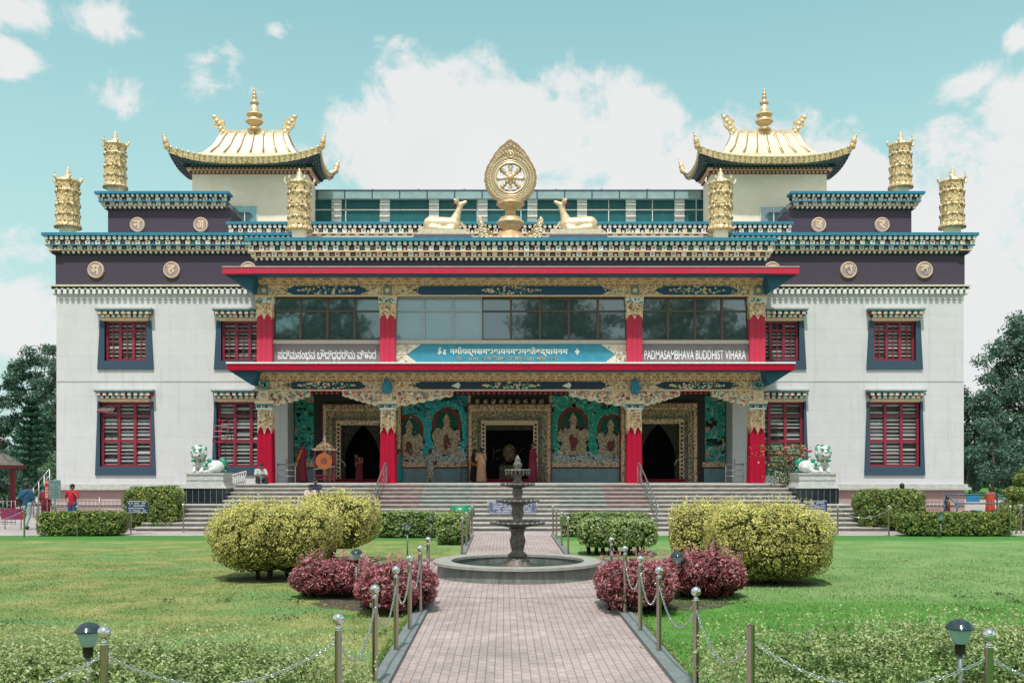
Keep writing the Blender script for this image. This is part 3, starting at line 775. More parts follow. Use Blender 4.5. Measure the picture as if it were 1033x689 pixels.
def beam(z0, z1, navy, seed, tips):
    def f(mb):
        mb.box(-10.82, 10.82, YP - .36, YP + .3, z0, z1, GOLDP)
        mb.box(-10.86, 10.86, YP - .40, YP - .3, z0 - .05, z0, GOLDL)
        for s in (-1, 1): mb.box(s * 10.82, s * 10.5, YP + .3, YM, z0, z1, GOLDP)
        h = z1 - z0; q = random.Random(seed)
        for a, b in ((-9.62, -6.0), (-4.2, 4.25), (6.1, 9.7)):
            p = .42
            mb.prism([(a, (z0 + z1) / 2), (a + p, z0 + .02), (b - p, z0 + .02), (b, (z0 + z1) / 2), (b - p, z1 - .02), (a + p, z1 - .02)], YP - .375, YP - .35, navy)
            cm = (a + b) / 2; half = min(1.25, (b - a) * .33); n = int(half * 95)
            for i in range(n):
                t = q.uniform(-1, 1); hh = h * .42 * (1 - abs(t) ** 2.2)
                zz = (z0 + z1) / 2 + q.uniform(-hh, hh); xx = cm + t * half
                rosettes(mb, xx - .001, xx + .001, zz, zz, 1, YP - .375, [CREAM, GOLDL, GOLDL, MCLG, GREYN, PINKN, GREENN, CREAM], (.03, .06), seed * 100 + i)
            if b - a > 5:
                for s in (-1, 1):
                    xx = cm + s * 2.35
                    mb.prism([(xx - .2, (z0 + z1) / 2 - .02), (xx + .12, (z0 + z1) / 2 - .13), (xx + .2, (z0 + z1) / 2), (xx + .12, (z0 + z1) / 2 + .13)], YP - .4, YP - .37, WHITEP) if tips else None
        for x in COLX:
            mb.box(x - .17, x + .17, YP - .42, YP - .34, z0 + .03, z1 - .03, GREYN); mb.disc(x, (z0 + z1) / 2, .1, YP - .45, YP - .4, GOLDL, 8)
        for a, b in ((-10.8, -9.3), (-6.3, -3.9), (3.9, 6.3), (9.4, 10.8)):
            rosettes(mb, a, b, z0 + .04, z1 - .04, int((b - a) * 30), YP - .36, ROSC2, (.03, .05), seed + int(a))
    part('beam', TEMPLE, f)
def brackets(z0, z1, seed):
    def f(mb):
        n = 4; h = (z1 - z0) / n; outs = [.42, .58, .72, .86]
        for r in range(n):
            o = outs[r]; X = 10.82 + .06 * r
            mb.box(-X, X, YP - o + .1, YP + .2, z0 + r * h, z0 + (r + 1) * h, GOLDB)
            mb.box(-X - .02, X + .02, YP - o, YP - o + .12, z0 + (r + 1) * h - .035, z0 + (r + 1) * h, GOLDL)
            pt = [.14, .2, .28, .28][r]; m = int(2 * X / pt)
            for i in range(m):
                u = -X + (i + .5) * 2 * X / m
                mb.box(u - pt * .29, u + pt * .29, YP - o - .01, YP - o + .12, z0 + r * h + .005, z0 + (r + 1) * h - .036, [GOLDL, GOLDB, GOLDL, PINKN if r == 2 else GOLDB][(i * 7 + r) % 4] if r < 3 else [GOLDB, GOLDL][i % 2])
        for s in (-1, 1):
            mb.box(s * 10.85, s * 10.5, YP + .2, YM, z0, z1, GOLDB)
    part('bracket_band', TEMPLE, f)
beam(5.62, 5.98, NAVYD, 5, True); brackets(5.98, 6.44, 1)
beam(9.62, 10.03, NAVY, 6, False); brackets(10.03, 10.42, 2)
def eave(z0, z1, X, zlow, m, name, white):
    def f(mb):
        mb.box(-X, X, YP - 1.5, YM, z0, z1, m)
        if white: mb.box(-X - .03, X + .03, YP - 1.53, YM, z1, z1 + .07, WHITEP)
        else: mb.box(-X - .02, X + .02, YP - 1.52, YM, z1, z1 + .035, LEDGE)
    r = part(name, TEMPLE, f)
    def g(mb):
        for s in (-1, 1):
            mb.prism([(s * (X - .02), z0 - .004), (s * (X - 1.25), z0 - .004), (s * 10.78, zlow)][::-s], YP - 1.2, YM, SOFFIT)
        mb.box(-X + 1.2, X - 1.2, YP - 1.44, YP - .8, z0 - .03, z0 - .004, SOFFIT)
    part('soffit', r, g)
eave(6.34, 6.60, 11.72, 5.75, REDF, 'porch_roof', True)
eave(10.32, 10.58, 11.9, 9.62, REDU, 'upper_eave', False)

# upper storey of the porch
ZS0, ZS1 = 6.68, 9.62
def f_up(mb):
    for s in (-1, 1): mb.box(s * 10.75, s * 10.5, YP + .25, YM, 6.6, 10.3, WALL)
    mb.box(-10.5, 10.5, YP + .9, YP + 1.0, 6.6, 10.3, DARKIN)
part('gallery_wall', TEMPLE, f_up)
def f_sill(mb):
    for a, b in ((-10.15, -5.52), (-4.93, 4.97), (5.57, 10.2)): mb.box(a, b, YP - .16, YP + .24, 7.6, 7.75, SILLP)
part('sill', TEMPLE, f_sill)
UB = [(-10.15, -5.52, 4), (-4.93, 4.97, 8), (5.57, 10.2, 4)]
for bi, (a, b, n) in enumerate(UB):
    st = (b - a) / n
    for i in range(n):
        blue = (bi == 1 and i < 3)
        xa, xb = a + i * st, a + (i + 1) * st
        w = part('window', TEMPLE, lambda mb: [mb.box(xa + .03, xb - .03, YP + .05, YP + .06, 7.76, 9.6, GLASSB if blue else GLASSD)])
        def fr(mb):
            fm = GREYF if blue else BROWNF
            mb.box(xa, xa + .05, YP - .04, YP + .09, 7.75, 9.62, fm); mb.box(xb - .05, xb, YP - .04, YP + .09, 7.75, 9.62, fm)
            for z in (7.78, 9.0, 9.56): mb.box(xa + .05, xb - .05, YP - .03, YP + .085, z - .035, z + .035, fm)
        part('frame', w, fr)
for k, x in enumerate(COLX):
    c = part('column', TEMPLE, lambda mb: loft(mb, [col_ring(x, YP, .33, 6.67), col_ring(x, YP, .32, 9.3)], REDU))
    def cap(mb):
        sleeve(mb, x, YP, .33, .33, 9.32, 8.95, .36, GOLDP, 1.04)
        mb.box(x - .37, x + .37, YP - .38, YP + .3, 9.3, 9.5, WHITEP)
        rosettes(mb, x - .33, x + .33, 9.3, 9.5, 24, YP - .38, [GREYN, GREENN, TEALD, WHITEP, GREYN], (.03, .05), 60 + k)
        rosettes(mb, x - .27, x + .27, 8.95, 9.27, 20, YP - .375, [GOLDB, TEALD, GOLDL, PINKN], (.025, .04), 70 + k)
        mb.box(x - .39, x + .39, YP - .37, YP + .3, 9.5, 9.57, GOLDL)
    part('capital', c, cap)
# inscription boards
TIB = {'p': [[(0, 1), (0, .45), (.15, .3), (.5, .3), (.6, .45), (.6, 1)], [(.6, 1), (.6, 0)]], 'd': [[(0, 1), (.6, 1)], [(.55, 1), (.5, .6), (.1, .5)], [(.3, .55), (.55, .1)]],
       'm': [[(0, .95), (0, .5), (.2, .4), (.2, .2), (.45, .35), (.6, .4)], [(.6, 1), (.6, -.0)], [(0, 1), (.6, 1)]], 'a': [[(.1, .8), (.4, .95), (.55, .75), (.1, .5), (.5, .3), (.55, 0)]],
       'b': [[(0, 1), (.6, 1), (.6, .35), (.1, .35), (.05, .9)]], 'g': [[(0, 1), (.6, 1)], [(.1, 1), (.1, .6), (.25, .5)], [(.6, 1), (.6, 0)], [(.3, .95), (.35, .4), (.2, .3)]],
       's': [[(0, 1), (.6, 1)], [(.1, 1), (.1, .5), (.3, .45), (.3, .2)], [(.3, 1), (.35, .6), (.6, .5)], [(.6, 1), (.6, -.1)]], 'n': [[(0, 1), (.6, 1)], [(.3, 1), (.1, .6), (.5, .45), (.6, -.1)]]}
def tib(mb, s, x0, x1, z, h, y, m, th):
    w = (x1 - x0) / len(s)
    for i, ch in enumerate(s):
        if ch == ' ': continue
        if ch == '.': mb.disc(x0 + (i + .5) * w, z + h * .8, th * 1.2, y - .02, y, m, 6); continue
        for st in TIB[ch]:
            mb.tube([(x0 + (i + a * 1.25) * w, y - .008, z + b * h) for a, b in st], th, m, 5)
        if i % 5 == 2: mb.tube([(x0 + i * w, y - .008, z + h * 1.15), (x0 + (i + .5) * w, y - .008, z + h * 1.35)], th, m, 5)
        if i % 7 == 3: mb.tube([(x0 + i * w, y - .008, z - h * .1), (x0 + (i + .5) * w, y - .008, z - h * .35)], th, m, 5)
def board(a, b, m, fn):
    o = part('inscription_board', TEMPLE, lambda mb: mb.box(a, b, YP - .06, YP + .2, 6.67, 7.6, m))
    part('lettering', o, fn)
YT = YP - .06
board(-10.15, -5.52, SIGNG, lambda mb: text_mesh(mb, 'ಪದ್ಮಸಂಭವ ಬೌದ್ಧಧರ್ಮ ವಿಹಾರ', -9.95, -5.75, 7.12, .48, YT, LETTW, .03, .004))
board(5.57, 10.2, SIGNG, lambda mb: text_mesh(mb, 'PADMASAMBHAVA BUDDHIST VIHARA', 5.72, 10.05, 7.13, .40, YT, LETTW, .03, .006))
def f_blue(mb):
    text_mesh(mb, 'ॐ अ', -3.12, -2.75, 7.28, .33, YT, LETTW, .03, .025)
    text_mesh(mb, 'नमोपद्मसमभवायनमभगवतेबद्धायनम', -2.6, 2.45, 7.27, .38, YT, LETTW, .03, .028)
    text_mesh(mb, '+', 2.75, 2.95, 7.27, .25, YT, LETTW, .03, .05)
    tib(mb, 'gb. pdm.abg.nmsa.dnsg.bpm.sgd.nab', -2.3, 2.05, 6.86, .16, YT, LETTG, .013)
board(-4.93, 4.97, SIGNB, f_blue)
def f_bend(mb, EE):
    for s, e in EE:
        for z0, z1, zi in ((6.69, 7.12, 6.69), (7.15, 7.58, 7.58)):
            zin = 7.12 if zi == 6.69 else 7.15
            pts = [(e + s * .03, z0), (e + s * (1.1 if z0 < 7 else .5), z0), (e + s * (.5 if z0 < 7 else 1.1), z1), (e + s * .03, z1)]
            mb.prism(pts[::s], YT - .02, YT + .01, CREAM)
            for k in range(16):
                t = R.random(); zz = R.uniform(z0 + .03, z1 - .03); lim = .5 + .6 * abs((zz - zin) / .45)
                rosettes(mb, e + s * (.06 + t * (lim - .15)), e + s * (.06 + t * (lim - .15)), zz, zz, 1, YT - .02, [GOLDB, TEALD, GREYN], (.02, .045), k + int(z0 * 10))
for e_ in ((1, -4.93), (-1, 4.97)): part('board_end_ornament', TEMPLE, lambda mb: f_bend(mb, (e_,)))

# top of the porch: purple strip, cornice, roof deck
part('frieze', TEMPLE, lambda mb: mb.box(-10.9, 10.9, YP - .1, YM - .05, 10.61, 11.12, PURPLE))
def f_pc(mb):
    cornice_dir(mb, -10.75, 10.75, YP - .1, 12.02, PORTROWS, seed=12)
    for s in (-1, 1): cornice_dir(mb, YP - .1, YM - .5, s * 10.75, 12.02, PORTROWS, axis='y', sgn=s, seed=13)
    mb.box(-10.7, 10.7, YP - .05, 46.5, 11.4, 11.95, LEDGE)
part('cornice', TEMPLE, f_pc)
# upper lower row hiding between porch roof and parapet
part('cornice', TEMPLE, lambda mb: cornice_dir(mb, -9.6, 9.6, 46.1, 13.12, [('cream', .05, .2), ('squares2', .26, .18), ('gilt', .04, .14), ('discs', .15, .12)], seed=14))

# glazed hall on the roof
YH = 52.5
def f_hall(mb):
    mb.box(-10.4, 10.4, YH, YH + 5, 12.9, 16.7, TEALG)
    n = 110
    for i in range(n):
        u = -10.4 + (i + .5) * 20.8 / n; mb.box(u - .035, u + .035, YH - .03, YH, 13.2, 16.6, TEALG)
    mb.box(-10.45, 10.45, YH - .10, YH, 16.05, 16.1, WHITEP)
    for k in range(18):
        u = -9.9 + k * 1.17; mb.box(u - .02, u + .02, YH - .1, YH - .03, 13.2, 16.6, WHITEP) if k % 2 else None
hall = part('roof_hall', TEMPLE, f_hall)
def f_hf(mb):
    mb.box(-10.5, 10.5, YH - .35, YH + 5.2, 16.6, 17.02, GLASSF)
    mb.box(-10.5, 10.5, YH - .38, YH + 5.2, 17.02, 17.07, SURR)
    for k in range(15):
        u = -10.2 + k * 1.46; mb.box(u - .03, u + .03, YH - .37, YH - .34, 16.6, 17.02, SURR)
    for k in range(7): mb.tube([(-7.3 + k * 2.45, YH, 17.05), (-7.3 + k * 2.45, YH, 17.22)], .05, GREYN)
part('fascia', hall, f_hf)
for px in (340, 388.5, 438, 487, 537, 587, 636, 685):
    x = PX(px, YH)
    def f(mb):
        mb.box(x - .26, x + .26, YH - .16, YH, 13.0, 16.6, WHITEP)
        for z in np.arange(14.0, 16.5, .32): mb.prismx([(YH - .16, z), (YH - .28, z + .06), (YH - .16, z + .2)], x - .26, x + .26, LEDGE)
    part('pier', hall, f)

# roof towers
def tower(sg):
    xc = 13.18 * sg; xa, xb = sorted((sg * 10.26, sg * 16.13))
    ya, yb = 49.9, 51.9
    t = part('tower', TEMPLE, lambda mb: mb.box(xa, xb, ya, yb, 12.9, 17.4, CREAMW))
    def bands(mb):
        for r, (z, o, m) in enumerate(((17.22, .10, REDN), (17.38, .22, GOLDL), (17.50, .34, TEALD))):
            mb.box(xa - o, xb + o, ya - o, yb + o, z, z + .15, m)
            n = int((xb - xa) / .2)
            for i in range(n):
                u = xa + (i + .5) * (xb - xa) / n
                mb.box(u - .05, u + .05, ya - o - .03, ya - o + .02, z + .02, z + .12, [CREAM, REDN, GREENN][r])
            for i in range(9):
                v = ya + (i + .5) * (yb - ya) / 9
                for s in (-1, 1):
                    ux = (xb if s > 0 else xa) + s * o
                    mb.box(ux - .03, ux + .03, v - .05, v + .05, z + .02, z + .12, [CREAM, REDN, GREENN][r])
    part('bracket_band', t, bands)
    yc = 50.75
    # roof surface: rings from ridge to eave, corners swept up
    prof = [(1.62, .04, 19.62, 0), (1.70, .28, 19.35, 0), (1.95, .62, 18.75, 0), (2.30, .95, 18.28, .02), (2.75, 1.3, 17.98, .12), (3.25, 1.65, 17.84, .28), (3.68, 1.95, 17.78, .52)]
    K = 14
    def ringpts(hx, hy, z, lift):
        pts = []
        for side in range(4):
            for i in range(K):
                tt = i / K * 2 - 1
                x, y = [(tt * hx, -hy), (hx, tt * hy), (-tt * hx, hy), (-hx, -tt * hy)][side]
                e = max(abs(x) / hx * 1.0, 0); f = max(abs(y) / hy, 0)
                cr = (min(e, 1) ** 3) * (min(f, 1) ** 3)
                lz = lift * cr
                # swell outwards at the corners
                pts.append((xc + x * (1 + .03 * cr), yc + y * (1 + .03 * cr), z + lz))
        return pts
    def f_roof(mb):
        rings = [ringpts(*p) for p in prof]
        n = len(rings[0]); vs = [p for r in rings for p in r]
        fs = [((j + 1) * n + i, (j + 1) * n + (i + 1) % n, j * n + (i + 1) % n, j * n + i) for j in range(len(rings) - 1) for i in range(n)]
        mb.poly(vs, fs, GILTS, False)
        # ribs of the gilt sheets
        for side in range(4):
            for i in range(1, K, 2):
                idx = side * K + i
                path = [rings[j][idx] for j in range(4 if side in (0, 2) else 4)]
                mb.tube([(p[0], p[1], p[2] + .03) for p in path], .045, GILTS, 6)
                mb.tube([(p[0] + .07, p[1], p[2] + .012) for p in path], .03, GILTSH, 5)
        # ridge
        mb.box(xc - 1.62, xc + 1.62, yc - .09, yc + .09, 19.55, 19.74, GILTS)
        # eave rim and its row of tiles
        e = rings[-1]
        for j in range(n):
            a, b = Vector(e[j]), Vector(e[(j + 1) % n])
            dn = Vector((0, 0, -.36)); inn = (Vector((xc, yc, 0)) - Vector((a.x, a.y, 0))).normalized() * .06
            mb.poly([tuple(a), tuple(b), tuple(b + dn + inn), tuple(a + dn + inn)], [(3, 2, 1, 0)], GILT)
            for q_ in range(2):
                p = a.lerp(b, (q_ + .5) / 2)
                mb.ball((p.x, p.y, p.z - .02), .075, GILTS, 6)
                mb.ball((p.x, p.y, p.z - .25), .035, GILTSH, 5)
    rf = part('roof', t, f_roof)
    def f_und(mb):
        e = ringpts(3.66, 1.93, 17.78, .5); e = [(x, y, z - .35) for x, y, z in e]
        inn = ringpts(3.1, 1.2, 17.42, 0); n = len(e)
        # keep the inner ring just outside the wall
        inn = [(min(max(x, xa - .3), xb + .3), min(max(y, ya - .3), yb + .3), 17.62) for x, y, z in inn]
        mb.poly(e + inn, [(i, (i + 1) % n, n + (i + 1) % n, n + i) for i in range(n)], NAVYD, False)
        for i in range(0, n):
            a = Vector(e[i]); b = Vector(inn[i]); mb.tube([tuple(a + Vector((0, 0, -.02))), tuple(b + Vector((0, 0, -.02)))], .018, GREYN, 4)
        for s in (.25, .5, .75):
            for i in range(n):
                a = Vector(e[i]).lerp(Vector(inn[i]), s); b = Vector(e[(i + 1) % n]).lerp(Vector(inn[(i + 1) % n]), s)
                mb.tube([tuple(a + Vector((0, 0, -.02))), tuple(b + Vector((0, 0, -.02)))], .014, GREYN, 4)
    part('soffit', t, f_und)
    def horn(x, y, z, dx, dy, h):
        def f(mb):
            for k in range(7):
                tt = k / 6
                mb.ball((x + dx * tt ** 1.3 * .55, y + dy * tt ** 1.3 * .55, z + tt * h), .16 * (1 - tt * .75) * (1.25 if 1 < k < 4 else 1), GILTS if k % 2 else COPPER, 8, (1, .7, 1.2))
            mb.tube([(x - dx * .35, y - dy * .35, z - .22), (x - dx * .1, y - dy * .1, z - .05), (x, y, z + .05)], .1, GILTS, 8)
        return f
    for sx in (-1, 1):
        for sy in (-1, 1):
            part('roof_horn', t, horn(xc + sx * 3.86, yc + sy * 2.0, 18.28, sx * .35, sy * .2, .6))
    def flame(sx):
        def f(mb):
            pts = [(0, 0), (.28, .0), (.42, .25), (.62, .45), (.66, .75), (.78, 1.05), (.55, .95), (.45, .98), (.32, .8), (.1, .72), (.1, .45), (-.05, .2)]
            P = [(xc + sx * (1.45 + a * 1.0), 19.52 + b * 1.0) for a, b in pts]
            mb.prism(P if sx > 0 else P[::-1], yc - .07, yc + .07, GILT)
            for a, b in ((.15, .15), (.3, .3), (.35, .55), (.5, .7), (.62, .9)): mb.ball((xc + sx * (1.45 + a * 1.0), yc, 19.52 + b * 1.0), .13, GILTS, 8, (1, 1, 1))
            mb.tube([(xc + sx * 1.45, yc, 19.4), (xc + sx * 1.62, yc, 19.5), (xc + sx * 1.75, yc, 19.62)], .1, GILTS)
        return f
    for s in (-1, 1): part('ridge_ornament', t, flame(s))
    def fin(mb):
        prof = [(.30, 0), (.36, .06), (.33, .12), (.22, .18), (.20, .28), (.34, .36), (.42, .46), (.42, .56), (.30, .66), (.33, .72), (.40, .80), (.38, .90), (.24, .98), (.20, 1.06), (.17, 1.22), (.14, 1.34),
                (.22, 1.40), (.24, 1.48), (.13, 1.56), (.09, 1.66), (.13, 1.72), (.13, 1.78), (.07, 1.84), (.11, 1.90), (.10, 1.96), (.05, 2.02), (.07, 2.1), (.02, 2.2)]
        mb.lathe(prof, (xc, yc, 19.70), COPPER, 20)
        mb.ring((xc, yc, 20.2), .42, .04, GILTS, 'z'); mb.ring((xc, yc, 20.55), .39, .035, GILTS, 'z')
        mb.lathe([(.21, 0), (.18, .25), (.15, .28)], (xc, yc, 20.76), GILTS, 16)
    part('finial', t, fin)
    def win(x0, x1, z0, z1):
        def f(mb):
            mb.box(x0, x1, ya - .02, ya + .05, z0, z1, GLASSW)
            for k in range(3): u = x0 + k * (x1 - x0) / 2; mb.box(u - .025, u + .025, ya - .05, ya - .02, z0, z1, WHITEP)
            for z in (z0, (z0 + z1) / 2, z1): mb.box(x0, x1, ya - .045, ya - .02, z - .025, z + .025, WHITEP)
        part('window', t, f)
    if sg < 0: win(-14.1, -12.82, 13.9, 15.6)
    else: win(12.75, 14.1, 13.9, 15.55)
tower(-1); tower(1)

# ================================================================== GILT STATUES ON THE ROOF
def banner(x, y, z, post, label):
    t = thing('victory_banner', label, 'roof ornament', (x, y, z), 'gilt victory banners on the roof')
    part('post', t, lambda mb: mb.box(x - .28, x + .28, y - .28, y + .28, z, z + post + .05, CREAMW))
    zz = z + post
    def drum(mb):
        prof = [(.44, 0), (.58, .03), (.57, .12), (.50, .2), (.50, .55), (.54, .60), (.49, .64), (.49, 1.0), (.535, 1.05), (.485, 1.10), (.485, 1.62), (.53, 1.68), (.49, 1.74), (.49, 2.05), (.55, 2.12), (.52, 2.2)]
        def rf(a, q): return 1 + (.035 * math.cos(a * 16) if (q > .1 and q < 1.6) else .01 * math.cos(a * 24))
        mb.lathe(prof, (x, y, zz), GILT, 48, False, rf)
        q = random.Random(3)
        for i in range(120):
            a = q.uniform(0, 2 * PI); h = q.uniform(.2, 2.05)
            mb.ball((x + .5 * math.cos(a), y + .5 * math.sin(a), zz + h), q.uniform(.03, .06), GILT if q.random() < .7 else GILTSH, 5, (1, 1, 1.4))
        for r in (.62, 1.08, 1.7):
            for i in range(16):
                a = 2 * PI * i / 16; mb.ball((x + .51 * math.cos(a), y + .51 * math.sin(a), zz + r - .06), .06, GILTSH if i % 2 else GILTS, 5, (1, 1, 1.6))
        for i in range(24):
            a = 2 * PI * i / 24; mb.ball((x + .57 * math.cos(a), y + .57 * math.sin(a), zz + .02), .045, GILTSH, 5)
    part('drum', t, drum)
    def crown(mb):
        mb.lathe([(.52, 2.2), (.3, 2.3), (.14, 2.38), (.17, 2.44), (.1, 2.52), (.13, 2.6), (.05, 2.68), (.07, 2.74), (.01, 2.82)], (x, y, zz), GILTS, 16)
        for i in range(6):
            a = 2 * PI * i / 6 + .0; cx, cy = math.cos(a), math.sin(a)
            mb.tube([(x + .48 * cx, y + .48 * cy, zz + 2.1), (x + .62 * cx, y + .62 * cy, zz + 2.12), (x + .68 * cx, y + .68 * cy, zz + 2.28), (x + .64 * cx, y + .64 * cy, zz + 2.42)], [.05, .055, .05, .02], GILTS, 6)
    part('crown', t, crown)
banner(-20.43, 45.35, 12.95, .42, 'gilt victory banner drum on the lower roof corner nearest the tiled hut')
banner(20.43, 45.35, 12.95, .42, 'gilt victory banner drum on the lower roof corner on the clothes stall side')
banner(-19.56, 48.7, 15.66, .5, 'gilt victory banner drum on the upper purple roof tier above the grey-green notice board')
banner(19.4, 48.7, 15.66, .5, 'gilt victory banner drum on the upper purple roof tier on the topiary side')
banner(-9.45, 44.0, 11.95, .95, 'tall-footed gilt drum before the roof tower on the gong side')
banner(9.43, 44.0, 11.95, .95, 'tall-footed gilt drum before the roof tower on the rose bush side')

# dharma wheel
WX, WY = 0.0, 42.6
def wz2(py): return PZ(py, WY)
wheel = thing('dharma_wheel', 'gilt eight-spoked wheel in a pointed flaming rim on a vase stand', 'roof ornament', (WX, WY, 12.0))
WC = wz2(180.5)
def f_rim(mb):
    n = 72; ro = []; ri = []
    for i in range(n):
        a = 2 * PI * i / n + PI / 2
        r = 1.13
        d = abs(((a - PI / 2 + PI) % (2 * PI)) - PI)     # angle from the top
        if d < 1.0: r = 1.13 + .55 * (1 - d / 1.0) ** 1.7
        r *= 1 + .012 * math.sin(i * 2.1)
        ro.append((WX + r * math.cos(a), WC + r * math.sin(a))); ri.append((WX + .64 * math.cos(a), WC + .64 * math.sin(a)))
    vs = [(x, WY - .12, z) for x, z in ro] + [(x, WY - .12, z) for x, z in ri] + [(x, WY + .12, z) for x, z in ro] + [(x, WY + .12, z) for x, z in ri]
    fs = []
    for i in range(n):
        j = (i + 1) % n
        fs += [(i, n + i, n + j, j)[::-1], (2 * n + i, 2 * n + j, 3 * n + j, 3 * n + i)[::-1], (i, j, 2 * n + j, 2 * n + i)[::-1], (n + i, 3 * n + i, 3 * n + j, n + j)[::-1]]
    mb.poly(vs, fs, GILTSH)
    mb.ring((WX, WY - .1, WC), .66, .055, GILTS, n=40)
    mb.ring((WX, WY - .1, WC), .76, .03, GILTS, n=40)
    q = random.Random(5)
    for i in range(n):   # scroll border
        x, z = ro[i]; mb.ball((x + (WX - x) * .03, WY, z + (WC - z) * .03), .05, GILTS, 6, (1, 2.6, 1))
    for i in range(54):
        a = 2 * PI * i / 54 + PI / 2; d = abs(((a - PI / 2 + PI) % (2 * PI)) - PI); ext = .55 * (1 - d) ** 1.7 if d < 1 else 0
        for k, rr in enumerate((.87, .99 + ext * .35)):
            aa = a + k * .06
            mb.ring((WX + rr * math.cos(aa), WY - .12, WC + rr * math.sin(aa)), .042, .02, GILTS, n=8, k=4)
        if ext > .12:
            rr = 1.05 + ext * .7; mb.ring((WX + rr * math.cos(a), WY - .12, WC + rr * math.sin(a)), .045, .02, GILTS, n=8, k=4)
    mb.ring((WX, WY - .13, WC + 1.02), .13, .03, GILTS, n=14)
    mb.ball((WX, WY - .13, WC + 1.02), .07, GILTS, 8)
part('rim', wheel, f_rim)
def f_sp(mb):
    for k in range(8):
        a = PI / 4 * k
        ca, sa = math.cos(a), math.sin(a)
        mb.tube([(WX + r * ca, WY, WC + r * sa) for r in (.12, .3, .36, .42, .5, .64)], [.06, .05, .11, .06, .13, .03], COPPER if k % 2 else GILTS, 8)
        mb.tube([(WX + r * ca, WY, WC + r * sa) for r in (.5, .66)], [.03, .03], GILTS, 6)
part('spokes', wheel, f_sp)
part('hub', wheel, lambda mb: (mb.ring((WX, WY, WC), .19, .07, GILTS, n=20), mb.ball((WX, WY - .05, WC), .2, COPPER, 12), [mb.ball((WX + .2 * math.cos(PI * k / 4), WY - .1, WC + .2 * math.sin(PI * k / 4)), .07, GILTS, 8) for k in range(8)]))
def f_st(mb):
    z0 = 12.02
    mb.lathe([(.78, 0), (.80, .08), (.70, .2), (.5, .42), (.36, .56), (.34, .62), (.46, .70), (.56, .84), (.56, .96), (.44, 1.12), (.24, 1.2), (.22, 1.42), (.30, 1.5), (.58, 1.66), (.60, 1.74), (.3, 1.86)], (WX, WY, z0), COPPER, 32, True,
             lambda a, z: 1 + (.05 * math.cos(a * 12) if z < .45 or 1.4 < z < 1.8 else 0))
    for i in range(16):
        a = 2 * PI * i / 16; mb.ball((WX + .74 * math.cos(a), WY + .74 * math.sin(a), z0 + .08), .11, GILTS, 8, (1, 1, 1))
    mb.ring((WX, WY, z0 + .9), .57, .04, GILTS, 'z')
part('vase_stand', wheel, f_st)
def flame_orn(s, label):
    x = s * .98; z0 = 12.02
    def f(mb):
        pts = [(-.2, 0), (.35, 0), (.42, .3), (.36, .62), (.42, .9), (.34, 1.15), (.24, .98), (.1, .8), (-.02, .62), (-.16, .5), (-.28, .25)]
        P = [(x + s * a, z0 + b * .98) for a, b in pts]
        mb.prism(P if s > 0 else P[::-1], WY - .08, WY + .08, GILTSH)
        q = random.Random(9)
        for a, b in ((0, .12), (.2, .15), (.08, .33), (.28, .35), (.15, .55), (.3, .6), (.28, .82), (.34, 1.0), (-.12, .25)):
            mb.ring((x + s * a, WY - .08, z0 + b), .08, .035, GILTS, n=10, k=5); mb.ball((x + s * a, WY - .08, z0 + b), .045, GILTS, 6)
        for i in range(len(pts)):
            a, b = pts[i]; mb.ball((x + s * a, WY, z0 + b * .98), .06, GILTS, 6, (1, 1.6, 1))
    mb = MB(); f(mb); return tag(mb.build('flame_ornament', org=(x, WY, z0)), label, 'roof ornament', 'gilt flames beside the wheel')
flame_orn(-1, 'small gilt flame scroll between the wheel stand and the deer on the gong side')
flame_orn(1, 'small gilt flame scroll between the wheel stand and the deer on the rose bush side')

# ------------------------------------------------------------------ rounded figures
def capsule_geo(a, b, ra, rb, n=12):
    a = Vector(a); b = Vector(b); d = b - a; L = d.length
    if L < 1e-5: d = Vector((0, 0, 1)); L = 1e-5
    d.normalize(); u = d.cross(Vector((.3, .2, 1))).normalized()
    if u.length < .1: u = d.cross(Vector((1, 0, 0))).normalized()
    w = d.cross(u); vs = []; fs = []; rows = []
    for t in (-80, -50, -20, 0): rows.append((a + d * ra * math.sin(math.radians(t)), ra * math.cos(math.radians(t))))
    for t in (0, 20, 50, 80): rows.append((b + d * rb * math.sin(math.radians(t)), rb * math.cos(math.radians(t))))
    for c, r in rows:
        for i in range(n):
            t = 2 * PI * i / n; vs.append(tuple(c + u * r * math.cos(t) + w * r * math.sin(t)))
    k = len(rows)
    for j in range(k - 1):
        for i in range(n): fs.append((j * n + i, (j + 1) * n + i, (j + 1) * n + (i + 1) % n, j * n + (i + 1) % n))
    fs.append(tuple(range(n))); fs.append(tuple(range(k * n - 1, (k - 1) * n - 1, -1)))
    return vs, fs
def blob(caps, voxel, smooth=4, squash=None):
    """one continuous skin grown round a set of tapered limbs: (a, b, ra, rb)"""
    vs = []; fs = []
    for c in caps:
        v, f = capsule_geo(*c); o = len(vs); vs += v; fs += [tuple(i + o for i in q) for q in f]
    me = bpy.data.meshes.new('body'); me.from_pydata(vs, [], fs)
    ob = bpy.data.objects.new('body', me); C.objects.link(ob)
    m = ob.modifiers.new('r', 'REMESH'); m.mode = 'VOXEL'; m.voxel_size = voxel; m.use_smooth_shade = True
    s = ob.modifiers.new('s', 'SMOOTH'); s.iterations = smooth; s.factor = .5
    dg = bpy.context.evaluated_depsgraph_get(); r = bpy.data.meshes.new_from_object(ob.evaluated_get(dg))
    V = [tuple(v.co) for v in r.vertices]; F = [tuple(p.vertices) for p in r.polygons]
    bpy.data.objects.remove(ob); bpy.data.meshes.remove(me); bpy.data.meshes.remove(r)
    return V, F

